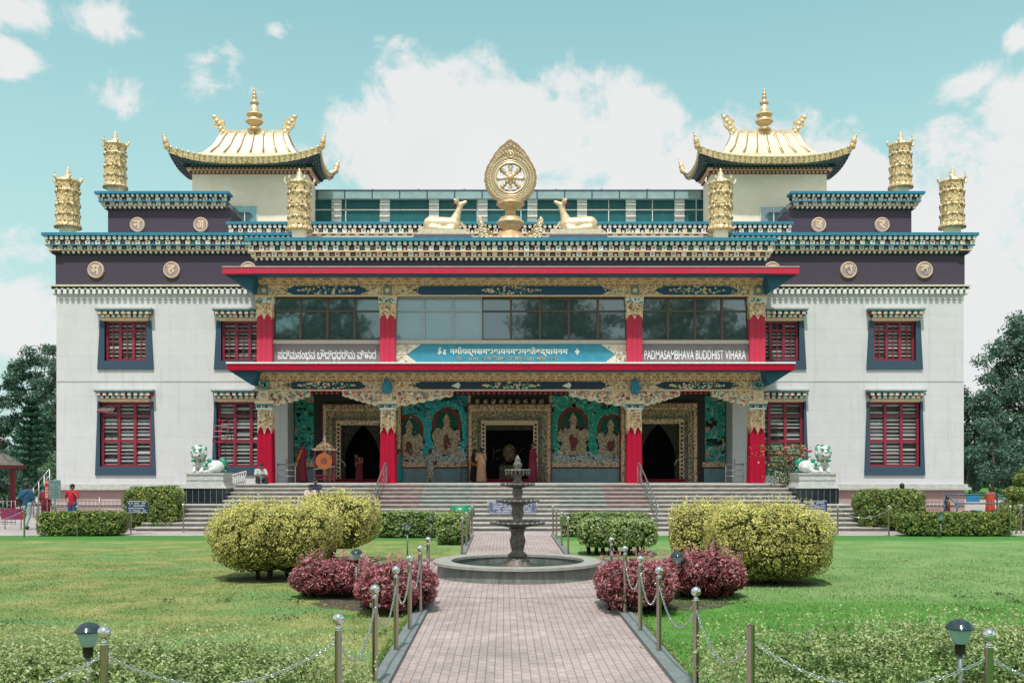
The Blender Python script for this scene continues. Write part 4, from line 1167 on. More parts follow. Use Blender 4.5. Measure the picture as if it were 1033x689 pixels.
# deer
def deer(s, label):
    x0 = s * 2.93; z0 = 12.02; y = 42.9
    t = thing('deer_statue', label, 'statue', (x0, y, z0), 'gilt deer either side of the wheel')
    # low slate plinth and pale lotus slab
    part('plinth', t, lambda mb: mb.prism([(x0 - 1.36, z0), (x0 + 1.36, z0), (x0 + 1.22, z0 + .36), (x0 - 1.22, z0 + .36)], y - .55, y + .6, mat('slate_plinth', (.13, .13, .17), .8, var=.12)))
    part('slab', t, lambda mb: (mb.prism([(x0 - 1.16, z0 + .36), (x0 + 1.16, z0 + .36), (x0 + .95, z0 + .60), (x0 - .95, z0 + .60)], y - .45, y + .5, CREAM),
                                [mb.box(x0 - 1.0 + k * .26, x0 - .80 + k * .26, y - .455, y - .40, z0 + .40, z0 + .52, GILTS) for k in range(8)]))
    S = 1.0; zb = z0 + .60
    def p(a, b, c=0): return (x0 - s * a, y + c, zb + b)   # a: towards the wheel
    caps = [(p(-.55, .34), p(.45, .32), .33, .29), (p(.45, .32), p(.55, .62), .27, .20), (p(.55, .62), p(.70, 1.02), .18, .12), (p(.70, 1.02), p(.74, 1.16), .13, .13),
            (p(.72, 1.16), p(.98, 1.30), .135, .07), (p(-.60, .22), p(-.35, .12), .26, .2), (p(-.55, .12, -.28), p(.0, .08, -.34), .13, .07), (p(-.55, .12, .28), p(.0, .08, .34), .13, .07),
            (p(.42, .15, -.22), p(.0, .06, -.38), .12, .06), (p(.0, .06, -.38), p(.45, .05, -.40), .06, .05), (p(.45, .25, .15), p(.75, .42, .16), .12, .075), (p(.75, .42, .16), p(1.02, .06, .16), .07, .05),
            (p(-.72, .22), p(-1.12, .05), .10, .045)]
    caps = [(a, b, ra, rb) for a, b, ra, rb in caps]
    V, F = blob(caps, .035, 5)
    V = [(vx, y + (vy - y) * .82, vz) for vx, vy, vz in V]
    part('body', t, lambda mb: mb.poly(V, F, mat('pale_deer_gilt', (.84, .64, .40), .42, metal=.25, var=.16, scale=5, bump=.5, bscale=9), True))
    part('ears', t, lambda mb: (mb.tube([p(.64, 1.22, -.1), p(.52, 1.34, -.16), p(.46, 1.40, -.17)], [.05, .06, .01], GILTS), mb.tube([p(.64, 1.22, .1), p(.52, 1.34, .16), p(.46, 1.42, .17)], [.05, .06, .01], GILTS),
                                mb.tube([p(.55, 1.16, -.14), p(.38, 1.15, -.16)], [.05, .02], REDF)))
    part('horn', t, lambda mb: mb.tube([p(.70, 1.28), p(.62, 1.40), p(.55, 1.50)], [.045, .03, .012], COPPER))
deer(-1, 'cream gilt deer lying head raised on its slab, gong side of the wheel')
deer(1, 'cream gilt deer lying head raised on its slab, rose bush side of the wheel')

# ================================================================== STEPS, LIONS, RAILS
STONE = {}
def step_mat(name, c, c2):
    return mat(name, c, .85, var=0, col2=c2, scale=9, bump=.4, bscale=35, stretch=(.35, 1, 1))
S_G = step_mat('grey_granite', (.33, .315, .29), (.50, .48, .45)); S_P = step_mat('pink_granite', (.30, .22, .205), (.45, .35, .33)); S_N = step_mat('green_granite', (.26, .29, .27), (.41, .445, .42))
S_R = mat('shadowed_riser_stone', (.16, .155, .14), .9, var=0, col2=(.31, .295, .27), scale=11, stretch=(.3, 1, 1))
steps = thing('entrance_steps', 'broad flight of eleven worn stone steps rising to the red-columned porch', 'steps', (0, 36, 0))
HW = [13.7, 13.6, 13.5, 13.4, 13.3, 13.1, 11.25, 11.25, 11.25, 11.25, 11.25]
PATCH = [(-99, -5.75, S_G), (-5.75, -3.55, S_P), (-3.55, -1.55, S_N), (-1.55, 1.9, S_G), (1.9, 3.7, S_N), (3.7, 5.3, S_P), (5.3, 99, S_G)]
for k in range(11):
    y0 = 35.6 + .44 * k; z1 = .15 * (k + 1); hw = HW[k] if k > 5 else HW[k]
    y1 = 41.3 if k >= 6 else 45
    def f(mb):
        for s in (-1,):
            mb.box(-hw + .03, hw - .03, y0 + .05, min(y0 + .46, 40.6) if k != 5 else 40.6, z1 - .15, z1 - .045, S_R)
        for a, b, m in PATCH:
            if k < 5 and m is not S_G: m = S_G
            a_, b_ = max(a, -hw), min(b, hw)
            u = a_
            rr = random.Random(k * 31 + int(a_ * 10))
            while u < b_ - .01:     # individual tread slabs
                v = min(u + rr.uniform(1.2, 1.9), b_)
                if b_ - v < .4: v = b_
                dz = rr.uniform(0, .006)
                mb.box(u + .004, v - .004, y0 + rr.uniform(0, .008), (40.6 if k == 5 and abs((u + v) / 2) > 11 else y0 + .50), z1 - .05, z1 - dz, m)
                u = v
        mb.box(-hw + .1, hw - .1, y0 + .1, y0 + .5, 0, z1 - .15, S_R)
    part('step', steps, f)
# block under the extended landing either side
part('landing', steps, lambda mb: [mb.box(s * 13.0, s * 11.3, 37.9, 42.5, 0, .85, S_G) for s in (-1, 1)])

def pedestal(s, label):
    x, y, z = s * 12.05, 39.25, .9
    t = thing('statue_pedestal', label, 'pedestal', (x, y, z), 'lion statue pedestals')
    def blk(mb):
        mb.box(x - .82, x + .82, y - .70, y + .70, z, z + .60, GRANB)
        for k in range(7): mb.box(x - .7 + k * .235 - .006, x - .7 + k * .235 + .006, y - .704, y - .698, z + .02, z + .58, GREYN)
    part('granite_base', t, blk)
    part('white_block', t, lambda mb: (mb.box(x - .86, x + .86, y - .74, y + .74, z + .60, z + .65, STONEW),
        mb.prism([(x - .80, z + .65), (x + .80, z + .65), (x + .70, z + .92), (x - .70, z + .92)], y - .66, y + .66, STONEW), mb.box(x - .74, x + .74, y - .68, y + .68, z + .92, z + .96, LEDGE),
        mb.box(x - .72, x + .72, y - .65, y + .65, z + .96, z + 1.15, STONEW), mb.box(x - .76, x + .76, y - .69, y + .69, z + 1.15, z + 1.20, STONEW)))
    return t
pedestal(-1, 'black and white stone pedestal under the lion beside the green box hedge and hut')
pedestal(1, 'black and white stone pedestal under the lion beside the pink rose bush')
def lion(s, label):
    x, y, z = s * 12.05, 39.2, 2.1
    t = thing('guardian_lion', label, 'statue', (x, y, z), 'white guardian lion statues')
    def p(a, b, c=0): return (x + s * a, y + c, z + b)   # a: outward
    q = -1
    caps = [(p(.32, .30), p(-.38, .26), .24, .25), (p(.34, .3, -.05), p(.36, .52, -.12), .25, .22), (p(.36, .5, -.15), p(.36, .80, -.2), .22, .27), (p(.36, .76, -.34), p(.36, .72, -.46), .18, .15),
            (p(.22, .3, -.2), p(.22, .06, -.35), .10, .08), (p(.5, .3, -.2), p(.5, .06, -.35), .10, .08), (p(.22, .05, -.35), p(.22, .05, -.48), .08, .07), (p(.5, .05, -.35), p(.5, .05, -.48), .08, .07),
            (p(-.36, .2, -.2), p(-.12, .1, -.32), .2, .09), (p(-.12, .06, -.32), p(.05, .05, -.4), .08, .07), (p(-.36, .2, .2), p(-.12, .08, .3), .2, .09)]
    V, F = blob(caps, .028, 2)
    WH = mat('lion_white', (.66, .67, .65), .5, var=0, col2=(.40, .42, .39), scale=9, bump=.5)
    part('body', t, lambda mb: mb.poly(V, F, WH, True))
    def mane(mb):
        rr = random.Random(4)
        for i in range(46):
            a = 2 * PI * i / 23; r = .275 if i < 23 else .21
            mb.ball(p(.36 + r * math.cos(a), .80 + r * math.sin(a), -.18 if i < 23 else -.0), .07, GREENP if (i * 5) % 7 < 3 else WH, 7)
        for a in (.16, .26, .36, .46, .56): mb.ball(p(a, .50 - .04 * math.cos((a - .36) * 7), -.38), .055, GREENP if int(a * 100) % 3 else GOLDL, 7)
    part('mane', t, mane)
    def face(mb):
        for e in (-1, 1):
            mb.ball(p(.36 + e * .11, .86, -.43), .05, GREENP, 8); mb.ball(p(.36 + e * .11, .855, -.475), .03, HAIR, 6)
            mb.tube([p(.36 + e * .04, .92, -.43), p(.36 + e * .18, .97, -.38)], .03, GREENP, 5)
            mb.ball(p(.36 + e * .24, .98, -.15), .08, GREENP, 7)
        mb.tube([p(.23, .70, -.50), p(.29, .66, -.57), p(.43, .66, -.57), p(.49, .70, -.50)], .03, HAIR, 6)
        mb.ball(p(.36, .80, -.57), .055, GREENP, 8, (1.3, .7, .7))
        for k in range(5): mb.box(*sorted((p(.27 + k * .04, 0)[0], p(.30 + k * .04, 0)[0])), y - .6, y - .57, z + .665, z + .71, LETTW)
    part('face', t, face)
    def tail(mb):
        mb.tube([p(-.52, .15, .0), p(-.66, .14, .0), p(-.66, .38, 0), p(-.52, .50, 0), p(-.46, .62, 0)], [.06, .09, .12, .10, .03], GREENP, 8)
        for a, b in ((-.66, .08), (-.66, .3), (-.46, .52)): mb.ball(p(a, b, -.05), .065, GREENP, 8)
        mb.ball(p(-.05, .47, -.17), .1, GREENP, 8, (1, .6, 1.2)); mb.ball(p(.05, .33, -.22), .08, GREENP, 8, (1, .6, 1.3)); mb.ball(p(.14, .53, -.24), .04, REDF, 8)
    part('tail', t, tail)
lion(-1, 'white lion statue with green mane and orange cub base, near the seated man')
lion(1, 'white lion statue with green mane beside the pink rose bush')

def rail(path, r, posts, label, name='handrail', cat='handrail', group=None, m=None, mids=()):
    mb = MB(); m = m or GALV
    mb.tube(path, r, m, 8)
    for dz in mids: mb.tube([(a, b, c - dz) for a, b, c in path], r * .7, m, 6)
    for (a, b, c0, c1) in posts: mb.tube([(a, b, c0), (a, b, c1)], r, m, 8)
    return tag(mb.build(name, org=(posts[0][0], posts[0][1], posts[0][2])), label, cat, group)
for x, lab in ((-5.22, 'steel handrail down the steps below the column beside the gong'), (5.33, 'steel handrail down the steps below the column beside the mural doorway with parted curtains')):
    rail([(x, 41.4, 2.5), (x, 40.7, 2.5), (x, 36.0, 1.0), (x, 35.75, .85)], .028, [(x, 41.2, 1.65, 2.5), (x, 40.3, 1.5, 2.38), (x, 38.6, 1.05, 1.83), (x, 37.3, .6, 1.4), (x, 36.1, .15, 1.0)], lab, group='handrails on the steps', mids=(.4,))
# railings at the porch ends
for s, lab in ((-1, 'low steel railing closing the porch end beside the standing monk'), (1, 'low steel railing closing the porch end near the rose bush')):
    rail([(s * 9.3, 42.4, 2.45), (s * 10.05, 42.4, 2.45)], .025, [(s * 9.3, 42.4, 1.65, 2.5), (s * 9.68, 42.4, 1.65, 2.7), (s * 10.05, 42.4, 1.65, 2.5)], lab, group='porch end railings', mids=(.25, .5))
# pale sloping lattice balustrade of the ramp
def balus(s, label):
    mb = MB(); y = 41.6
    xa, xb = s * 11.2, s * 13.9
    za, zb = 2.15, 1.45
    for i in range(30):
        t = i / 30; t2 = (i + 1.6) / 30; x0 = xa + (xb - xa) * t; x1 = xa + (xb - xa) * min(t2, 1)
        z0 = za + (zb - za) * t
        mb.tube([(x0, y, z0), (x1, y, z0 - .62)], .02, STONEW, 5); mb.tube([(x1, y, z0 - .05), (x0, y, z0 - .62)], .02, STONEW, 5)
    mb.tube([(xa, y, za), (xb, y, zb)], .045, STONEW); mb.tube([(xa, y, za - .62), (xb, y, zb - .62)], .045, STONEW)
    mb.box(min(xa, xb), max(xa, xb), y + .05, y + .15, .85, 1.2, LEDGE)
    tag(mb.build('balustrade', org=(xa, y, .85)), label, 'balustrade', 'ramp balustrades')
balus(-1, 'pale lattice balustrade sloping down behind the lion by the seated man')
balus(1, 'pale lattice balustrade sloping down behind the rose bush')
# railing up to the side door at the building corner and the picket fence by the path
rail([(-21.3, 45.4, 2.25), (-22.3, 45.4, 1.1)], .03, [(-21.3, 45.4, 0, 2.25), (-21.55, 45.4, 0, 1.96), (-21.8, 45.4, 0, 1.7), (-22.05, 45.4, 0, 1.4), (-22.3, 45.4, 0, 1.1)], 'short sloping steel railing at the white temple corner by the hut', 'stair_railing', 'railing', mids=(.3, .6))
def picket(x0, x1, y, h, label):
    mb = MB(); n = int((x1 - x0) / .16)
    for i in range(n + 1):
        x = x0 + (x1 - x0) * i / n
        mb.tube([(x, y, 0), (x, y, h if i % 8 else h + .1)], .012 if i % 8 else .03, GALV, 5)
    for z in (.12, h * .6, h - .05): mb.tube([(x0, y, z), (x1, y, z)], .02, GALV, 6)
    tag(mb.build('metal_fence', org=(x0, y, 0)), label, 'fence', 'metal railings before the temple')
picket(-19.6, -14.6, 40.6, 1.0, 'grey metal railing behind the man in the red shirt')
picket(-23.5, -20.0, 39.6, 1.0, 'grey metal railing beyond the man in the blue shirt')
picket(14.8, 18.2, 41.5, .9, 'grey metal railing behind the clipped box shrub beside the lion')

# ================================================================== GROUND
def sheet(name, pts, z, m, th=None):
    mb = MB(); n = len(pts)
    if th is None: mb.poly([(x, y, z) for x, y in pts], [tuple(range(n))], m)
    else:
        vs = [(x, y, z - th) for x, y in pts] + [(x, y, z) for x, y in pts]
        mb.poly(vs, [tuple(range(n, 2 * n)), tuple(range(n - 1, -1, -1))] + [(i, (i + 1) % n, n + (i + 1) % n, n + i) for i in range(n)], m)
    return tag(mb.build(name), kind='structure')

def lawn_mat(name, blade=False):
    m = bpy.data.materials.new(name); m.use_nodes = True; nt = m.node_tree; N = nt.nodes; L = nt.links; b = N['Principled BSDF']
    b.inputs['Roughness'].default_value = .8; b.inputs['Specular IOR Level'].default_value = .15
    g = N.new('ShaderNodeNewGeometry'); sp = N.new('ShaderNodeSeparateXYZ'); L.new(g.outputs['Position'], sp.inputs[0])
    def noise(sc, det=5, st=(1, 1, 1)):
        mp = N.new('ShaderNodeMapping'); mp.inputs['Scale'].default_value = st; L.new(g.outputs['Position'], mp.inputs[0])
        n = N.new('ShaderNodeTexNoise'); n.inputs['Scale'].default_value = sc; n.inputs['Detail'].default_value = det; L.new(mp.outputs[0], n.inputs['Vector']); return n.outputs['Fac']
    def mapr(v, a, b_, c=0, d=1):
        r = N.new('ShaderNodeMapRange'); r.inputs['From Min'].default_value = a; r.inputs['From Max'].default_value = b_; r.inputs['To Min'].default_value = c; r.inputs['To Max'].default_value = d
        L.new(v, r.inputs['Value']); return r.outputs['Result']
    def mix(f, a, b_):
        x = N.new('ShaderNodeMix'); x.data_type = 'RGBA'
        if isinstance(f, float): x.inputs['Factor'].default_value = f
        else: L.new(f, x.inputs['Factor'])
        for k, v in (('A', a), ('B', b_)):
            if isinstance(v, tuple): x.inputs[k].default_value = (*v, 1)
            else: L.new(v, x.inputs[k])
        return x.outputs['Result']
    k = 1.75
    dry = (.155 * k, .165 * k, .060 * k); olive = (.085 * k, .125 * k, .036 * k); lush = (.05, .20, .035); mid = (.085 * k, .150 * k, .050 * k)
    a = mix(mapr(noise(1.1, 6), .38, .62), dry, olive)
    a = mix(mapr(noise(.35, 4, (1, 2.2, 1)), .50, .64), a, mid)
    a = mix(mapr(noise(1.6, 3, (.5, 1, 1)), .66, .70), a, lush)
    r = mix(mapr(noise(1.4, 6), .35, .65), (.075, .215, .035), (.115, .255, .055))
    # the bed beyond 15.5 m on the side of the rose bush is paler
    nb = mapr(sp.outputs[1], 16.3, 17.6)
    r = mix(nb, r, mix(mapr(noise(.9, 5), .4, .6), (.20, .31, .115), (.15, .27, .085)))
    col = mix(mapr(sp.outputs[0], -.5, .5), a, r)
    far = mapr(sp.outputs[1], 30.6, 31.6)
    col = mix(far, col, (.07, .21, .045))
    fine = mapr(noise(90, 3), .3, .7, .62 if not blade else .8, 1.3)
    mm = N.new('ShaderNodeMix'); mm.data_type = 'RGBA'; mm.blend_type = 'MULTIPLY'; mm.inputs['Factor'].default_value = 1
    L.new(col, mm.inputs['A']); L.new(fine, mm.inputs['B']); L.new(mm.outputs['Result'], b.inputs['Base Color'])
    if not blade:
        bp = N.new('ShaderNodeBump'); bp.inputs['Strength'].default_value = .6; bp.inputs['Distance'].default_value = .03
        L.new(noise(60, 4), bp.inputs['Height']); L.new(bp.outputs[0], b.inputs['Normal'])
    if blade:
        cz = N.new('ShaderNodeCombineXYZ'); cz.inputs[2].default_value = 1; nn_ = N.new('ShaderNodeMix'); nn_.data_type = 'VECTOR'; nn_.inputs['Factor'].default_value = .75
        L.new(g.outputs['Normal'], nn_.inputs['A']); L.new(cz.outputs[0], nn_.inputs['B']); vn = N.new('ShaderNodeVectorMath'); vn.operation = 'NORMALIZE'; L.new(nn_.outputs['Result'], vn.inputs[0]); L.new(vn.outputs[0], b.inputs['Normal'])
    MATS[name] = m
    return m
LAWN = lawn_mat('lawn_turf')
sheet('ground', [(-600, -300), (600, -300), (600, 900), (-600, 900)], 0, LAWN)

def paver_mat(name, cols, w, h, mortar, rot=0, msize=.006):
    m = bpy.data.materials.new(name); m.use_nodes = True; nt = m.node_tree; N = nt.nodes; L = nt.links; b = N['Principled BSDF']; b.inputs['Roughness'].default_value = .8
    tc = N.new('ShaderNodeTexCoord'); mp = N.new('ShaderNodeMapping'); mp.inputs['Rotation'].default_value[2] = rot; L.new(tc.outputs['Object'], mp.inputs[0])
    br = N.new('ShaderNodeTexBrick'); br.inputs['Scale'].default_value = 1; br.inputs['Brick Width'].default_value = w; br.inputs['Row Height'].default_value = h
    br.inputs['Mortar Size'].default_value = msize; br.inputs['Mortar Smooth'].default_value = .2; br.inputs['Bias'].default_value = -.1
    br.inputs['Color1'].default_value = (*cols[0], 1); br.inputs['Color2'].default_value = (*cols[1], 1); br.inputs['Mortar'].default_value = (*mortar, 1)
    L.new(mp.outputs[0], br.inputs['Vector'])
    def mul(src, scale, lo, hi, det=6):
        no = N.new('ShaderNodeTexNoise'); no.inputs['Scale'].default_value = scale; no.inputs['Detail'].default_value = det; L.new(tc.outputs['Object'], no.inputs['Vector'])
        mr = N.new('ShaderNodeMapRange'); mr.inputs['From Min'].default_value = .3; mr.inputs['From Max'].default_value = .7; mr.inputs['To Min'].default_value = lo; mr.inputs['To Max'].default_value = hi
        L.new(no.outputs['Fac'], mr.inputs['Value'])
        mx = N.new('ShaderNodeMix'); mx.data_type = 'RGBA'; mx.blend_type = 'MULTIPLY'; mx.inputs['Factor'].default_value = 1
        L.new(src, mx.inputs['A']); L.new(mr.outputs['Result'], mx.inputs['B']); return mx.outputs['Result']
    c = mul(br.outputs['Color'], .7, .80, 1.12); c = mul(c, 25, .85, 1.1); c = mul(c, 3.2, .84, 1.08)
    # weathered joints and pale patches
    def blend(src, scale, lo, hi, colr, amt):
        no = N.new('ShaderNodeTexNoise'); no.inputs['Scale'].default_value = scale; no.inputs['Detail'].default_value = 7; no.inputs['Roughness'].default_value = .7; L.new(tc.outputs['Object'], no.inputs['Vector'])
        mr = N.new('ShaderNodeMapRange'); mr.inputs['From Min'].default_value = lo; mr.inputs['From Max'].default_value = hi; mr.inputs['To Max'].default_value = amt; L.new(no.outputs['Fac'], mr.inputs['Value'])
        mx = N.new('ShaderNodeMix'); mx.data_type = 'RGBA'; mx.inputs['B'].default_value = (*colr, 1); L.new(mr.outputs['Result'], mx.inputs['Factor']); L.new(src, mx.inputs['A']); return mx.outputs['Result']
    c = blend(c, 1.3, .58, .72, (.17, .155, .13), .55); c = blend(c, 2.1, .62, .70, (.50, .42, .40), .5)
    L.new(c, b.inputs['Base Color'])
    bp = N.new('ShaderNodeBump'); bp.inputs['Strength'].default_value = .5; bp.inputs['Distance'].default_value = .01; bp.invert = True
    L.new(br.outputs['Fac'], bp.inputs['Height']); L.new(bp.outputs[0], b.inputs['Normal'])
    return m
PAVE = paver_mat('pink_brick_paving', ((.40, .325, .31), (.345, .275, .262)), .2, .1, (.20, .165, .155), PI / 2)
WALK = paver_mat('walkway_paving', ((.40, .35, .34), (.36, .315, .305)), .6, .4, (.26, .23, .22), 0, .01)
arc = lambda r, a0, a1, n, cx=0, cy=21.0: [(cx + r * math.cos(math.radians(a0 + (a1 - a0) * i / n)), cy + r * math.sin(math.radians(a0 + (a1 - a0) * i / n))) for i in range(n + 1)]
sheet('path', [(-1.5, -4), (1.5, -4), (1.5, 17.9), (-1.5, 17.9)], .012, PAVE)
sheet('path', [(-1.3, 23.5), (1.3, 23.5), (1.3, 33.2), (-1.3, 33.2)], .012, PAVE)
sheet('path', arc(3.75, 0, 360, 72)[:-1], .016, PAVE)
sheet('pavement', [(-60, 33.2), (-24, 32.3), (-20.3, 33.2), (60, 33.2), (60, 75), (-60, 75)], .009, WALK)
sheet('pavement', [(-60, 26), (-24, 30.4), (-20, 31.4), (-17.5, 33.25), (-60, 33.25)], .011, WALK)
sheet('pavement', [(18.9, 33.25), (19.5, 31.8), (60, 29), (60, 33.25)], .011, WALK)
KERB = mat('grey_kerb', (.17, .20, .20), .7, var=.14, scale=9, bump=.2)
def kerb(pts_in, off, name='kerb'):
    mb = MB(); n = len(pts_in)
    for i in range(n - 1):
        a, b = Vector((*pts_in[i], 0)), Vector((*pts_in[i + 1], 0)); d = (b - a).normalized(); nn = Vector((d.y, -d.x, 0)) * off
        q = [a, b, b + nn, a + nn]
        mb.poly([(p.x, p.y, .0) for p in q] + [(p.x, p.y, .07) for p in q], [(3, 2, 1, 0), (4, 5, 6, 7), (0, 1, 5, 4), (1, 2, 6, 5), (2, 3, 7, 6), (3, 0, 4, 7)], KERB)
    # outward normals
    o = mb.build(name); tag(o, kind='structure')
    bm = __import__('bmesh').new(); bm.from_mesh(o.data); __import__('bmesh').ops.recalc_face_normals(bm, faces=bm.faces); bm.to_mesh(o.data); bm.free()
    return o
for s in (-1, 1):
    kerb([(s * 1.5, -4 + i * 1.56) for i in range(15)], s * .2)
    kerb([(s * 1.3, 24.7 + i * 1.2) for i in range(8)], s * .15)
aL = arc(3.75, 110, 236, 26); kerb(aL, .12)
aR = arc(3.75, -56, 70, 26); kerb(aR, .12)

# ================================================================== FOUNTAIN
WET = mat('wet_grey_stone', (.10, .12, .11), .35, var=0, col2=(.20, .22, .20), scale=3, stretch=(3, 3, .6), bump=.3)
RIMS = mat('pale_rim_stone', (.34, .34, .31), .6, var=.12, scale=5)
fo = thing('fountain', 'tall tiered dark iron fountain standing in a round grey stone basin', 'fountain', (0, 21, 0))
def f_bas(mb):
    n = 64
    prof_out = [(1.76, 0), (1.74, .06), (1.72, .27)]
    mb.lathe([(1.74, 0), (1.70, .27), (1.60, .272), (1.60, .02)], (0, 21, 0), WET, n, False)
basin = part('basin', fo, f_bas)
def annulus(mb, r0, r1, z0, z1, m, n=64, cx=0, cy=21):
    vs = []
    for r, z in ((r0, z0), (r1, z0), (r1, z1), (r0, z1)):
        for i in range(n): a = 2 * PI * i / n; vs.append((cx + r * math.cos(a), cy + r * math.sin(a), z))
    fs = []
    for k in range(4):
        k2 = (k + 1) % 4
        for i in range(n): fs.append((k * n + i, k * n + (i + 1) % n, k2 * n + (i + 1) % n, k2 * n + i))
    mb.poly(vs, fs, m)
part('rim', basin, lambda mb: annulus(mb, 1.42, 1.80, .275, .33, RIMS))
part('inner_wall', basin, lambda mb: annulus(mb, 1.44, 1.52, .02, .27, WET))
WATER = mat('basin_water', (.02, .05, .05), .06, var=.1, bump=.25, bscale=9, spec=.8)
part('water', basin, lambda mb: mb.poly([(1.43 * math.cos(2 * PI * i / 64), 21 + 1.43 * math.sin(2 * PI * i / 64), .13) for i in range(64)], [tuple(range(64))], WATER))
def shaft(m, prof, z0, flute=0): return lambda mb: mb.lathe(prof, (0, 21, z0), m, 32, True, (lambda a, z: 1 + flute * math.cos(a * 8)) if flute else None)
part('foot', fo, shaft(IRONR, [(.42, 0), (.44, .08), (.34, .14), (.36, .2), (.24, .28), (.22, .36)], .02, .04))
part('stem', fo, shaft(IRONR, [(.17, 0), (.21, .06), (.12, .14), (.13, .2), (.165, .36), (.13, .5), (.15, .58), (.18, .64)], .38, .05))
def bowl(r, z, h): return shaft(IRON, [(r * .2, 0), (r * .5, h * .2), (r * .85, h * .5), (r * 1.0, h * .8), (r * 1.04, h), (r * 1.0, h + .015), (r * .9, h * .85), (r * .4, h * .45), (.02, h * .4)], z, .0)
def scal(r, z, h, k):
    def f(mb):
        bowl(r, z, h)(mb)
        for i in range(k):
            a = 2 * PI * i / k; mb.ball((r * 1.0 * math.cos(a), 21 + r * 1.0 * math.sin(a), z + h - .01), r * 2.6 / k, IRON, 6, (1, 1, .7))
    return f
part('bowl', fo, scal(.54, 1.02, .12, 26))
part('stem', fo, shaft(IRON, [(.12, 0), (.15, .06), (.09, .12), (.13, .24), (.11, .34), (.14, .42)], 1.09, .06))
part('bowl', fo, scal(.42, 1.50, .11, 22))
part('stem', fo, shaft(IRON, [(.10, 0), (.12, .05), (.08, .1), (.11, .2), (.09, .28), (.12, .34)], 1.57, .06))
part('bowl', fo, scal(.33, 1.86, .10, 18))
part('stem', fo, shaft(IRON, [(.08, 0), (.10, .06), (.06, .12), (.09, .18), (.1, .22)], 1.94, .06))
def crownring(mb):
    scal(.25, 2.14, .12, 18)(mb)
    for i in range(18):
        a = 2 * PI * i / 18; mb.tube([(.25 * math.cos(a), 21 + .25 * math.sin(a), 2.27), (.25 * math.cos(a), 21 + .25 * math.sin(a), 2.14)], .014, GALV, 4)
part('bowl', fo, crownring)
part('finial', fo, shaft(IRON, [(.05, 0), (.09, .04), (.05, .09), (.085, .15), (.08, .2), (.05, .25), (.055, .29), (.03, .34), (.005, .39)], 2.19, .18))

# ================================================================== PLANTS
def wob(P, f, seed):
    r = np.random.default_rng(seed); o = np.zeros(len(P))
    for k in range(7):
        d = r.normal(size=3); d /= np.linalg.norm(d); fr = f * (1 + .35 * k); o += np.sin(P @ d * fr + r.uniform(0, 6.28)) / (1 + .45 * k)
    return o / 3
def leafquads(P, Nn, L, W, spread, rng, droop=0):
    n = len(P); nn = Nn + rng.normal(size=(n, 3)) * spread; nn /= np.linalg.norm(nn, axis=1, keepdims=True) + 1e-9
    t = np.cross(nn, rng.normal(size=(n, 3))); t /= np.linalg.norm(t, axis=1, keepdims=True) + 1e-9
    b = np.cross(nn, t)
    s = rng.uniform(.65, 1.3, (n, 1)); t = t * L * s / 2; b = b * W * s / 2
    up = nn * W * .25
    return np.stack([P - t, P + b + up, P + t, P - b + up], axis=1)
def superell(n, a, b, c, p, rng, seed, f=5, amp=.06, depth=.2, zmin=-1):
    D = rng.normal(size=(n, 3)); D /= np.linalg.norm(D, axis=1, keepdims=True)
    D = D * np.array([a, b, c])[None] ** .9; D /= np.linalg.norm(D, axis=1, keepdims=True)
    r = (np.abs(D[:, 0] / a) ** p + np.abs(D[:, 1] / b) ** p + np.abs(D[:, 2] / c) ** p) ** (-1 / p)
    S = D * r[:, None]
    Nn = np.sign(S) * np.stack([np.abs(S[:, 0] / a) ** (p - 1) / a, np.abs(S[:, 1] / b) ** (p - 1) / b, np.abs(S[:, 2] / c) ** (p - 1) / c], 1)
    Nn /= np.linalg.norm(Nn, axis=1, keepdims=True) + 1e-9
    w = wob(S, f, seed)
    dep = rng.uniform(0, 1, n) ** 1.6
    S = S * (1 + amp * w - depth * dep)[:, None]
    return S, Nn, dep
YEL = leaf_mat('golden_leaf', (.92, .85, .32)); YEL2 = leaf_mat('golden_green_leaf', (.66, .65, .18)); YOL = leaf_mat('olive_leaf', (.27, .28, .08)); YDK = leaf_mat('dark_leaf', (.09, .11, .03))
RDL = leaf_mat('crimson_leaf', (.40, .075, .105)); RPL = leaf_mat('rose_leaf', (.74, .36, .38)); RDK = leaf_mat('dark_maroon_leaf', (.22, .055, .07)); RGR = leaf_mat('bronze_leaf', (.11, .10, .045))
PGL = leaf_mat('variegated_leaf', (.58, .66, .33)); PGM = leaf_mat('pale_green_leaf', (.36, .47, .16)); GML = leaf_mat('mid_green_leaf', (.20, .32, .09)); GDL = leaf_mat('deep_green_leaf', (.075, .15, .04))
TWIG = mat('twig_bark', (.055, .042, .032), .9, var=.15, scale=9)
BARK = mat('grey_bark', (.12, .10, .085), .95, var=.2, scale=5, stretch=(1, 1, .2), bump=.5)
SOIL = mat('bare_soil', (.075, .052, .042), .95, var=.2, scale=10, bump=.5)
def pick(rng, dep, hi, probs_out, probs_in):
    """choice of leaf colour: young outer leaves take probs_out, older inner ones and low ones in painted shade probs_in"""
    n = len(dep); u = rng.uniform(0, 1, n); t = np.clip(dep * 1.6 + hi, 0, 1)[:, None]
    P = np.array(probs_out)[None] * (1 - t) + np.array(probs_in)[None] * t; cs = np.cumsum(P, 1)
    return (u[:, None] > cs).sum(1).clip(0, len(probs_out) - 1)
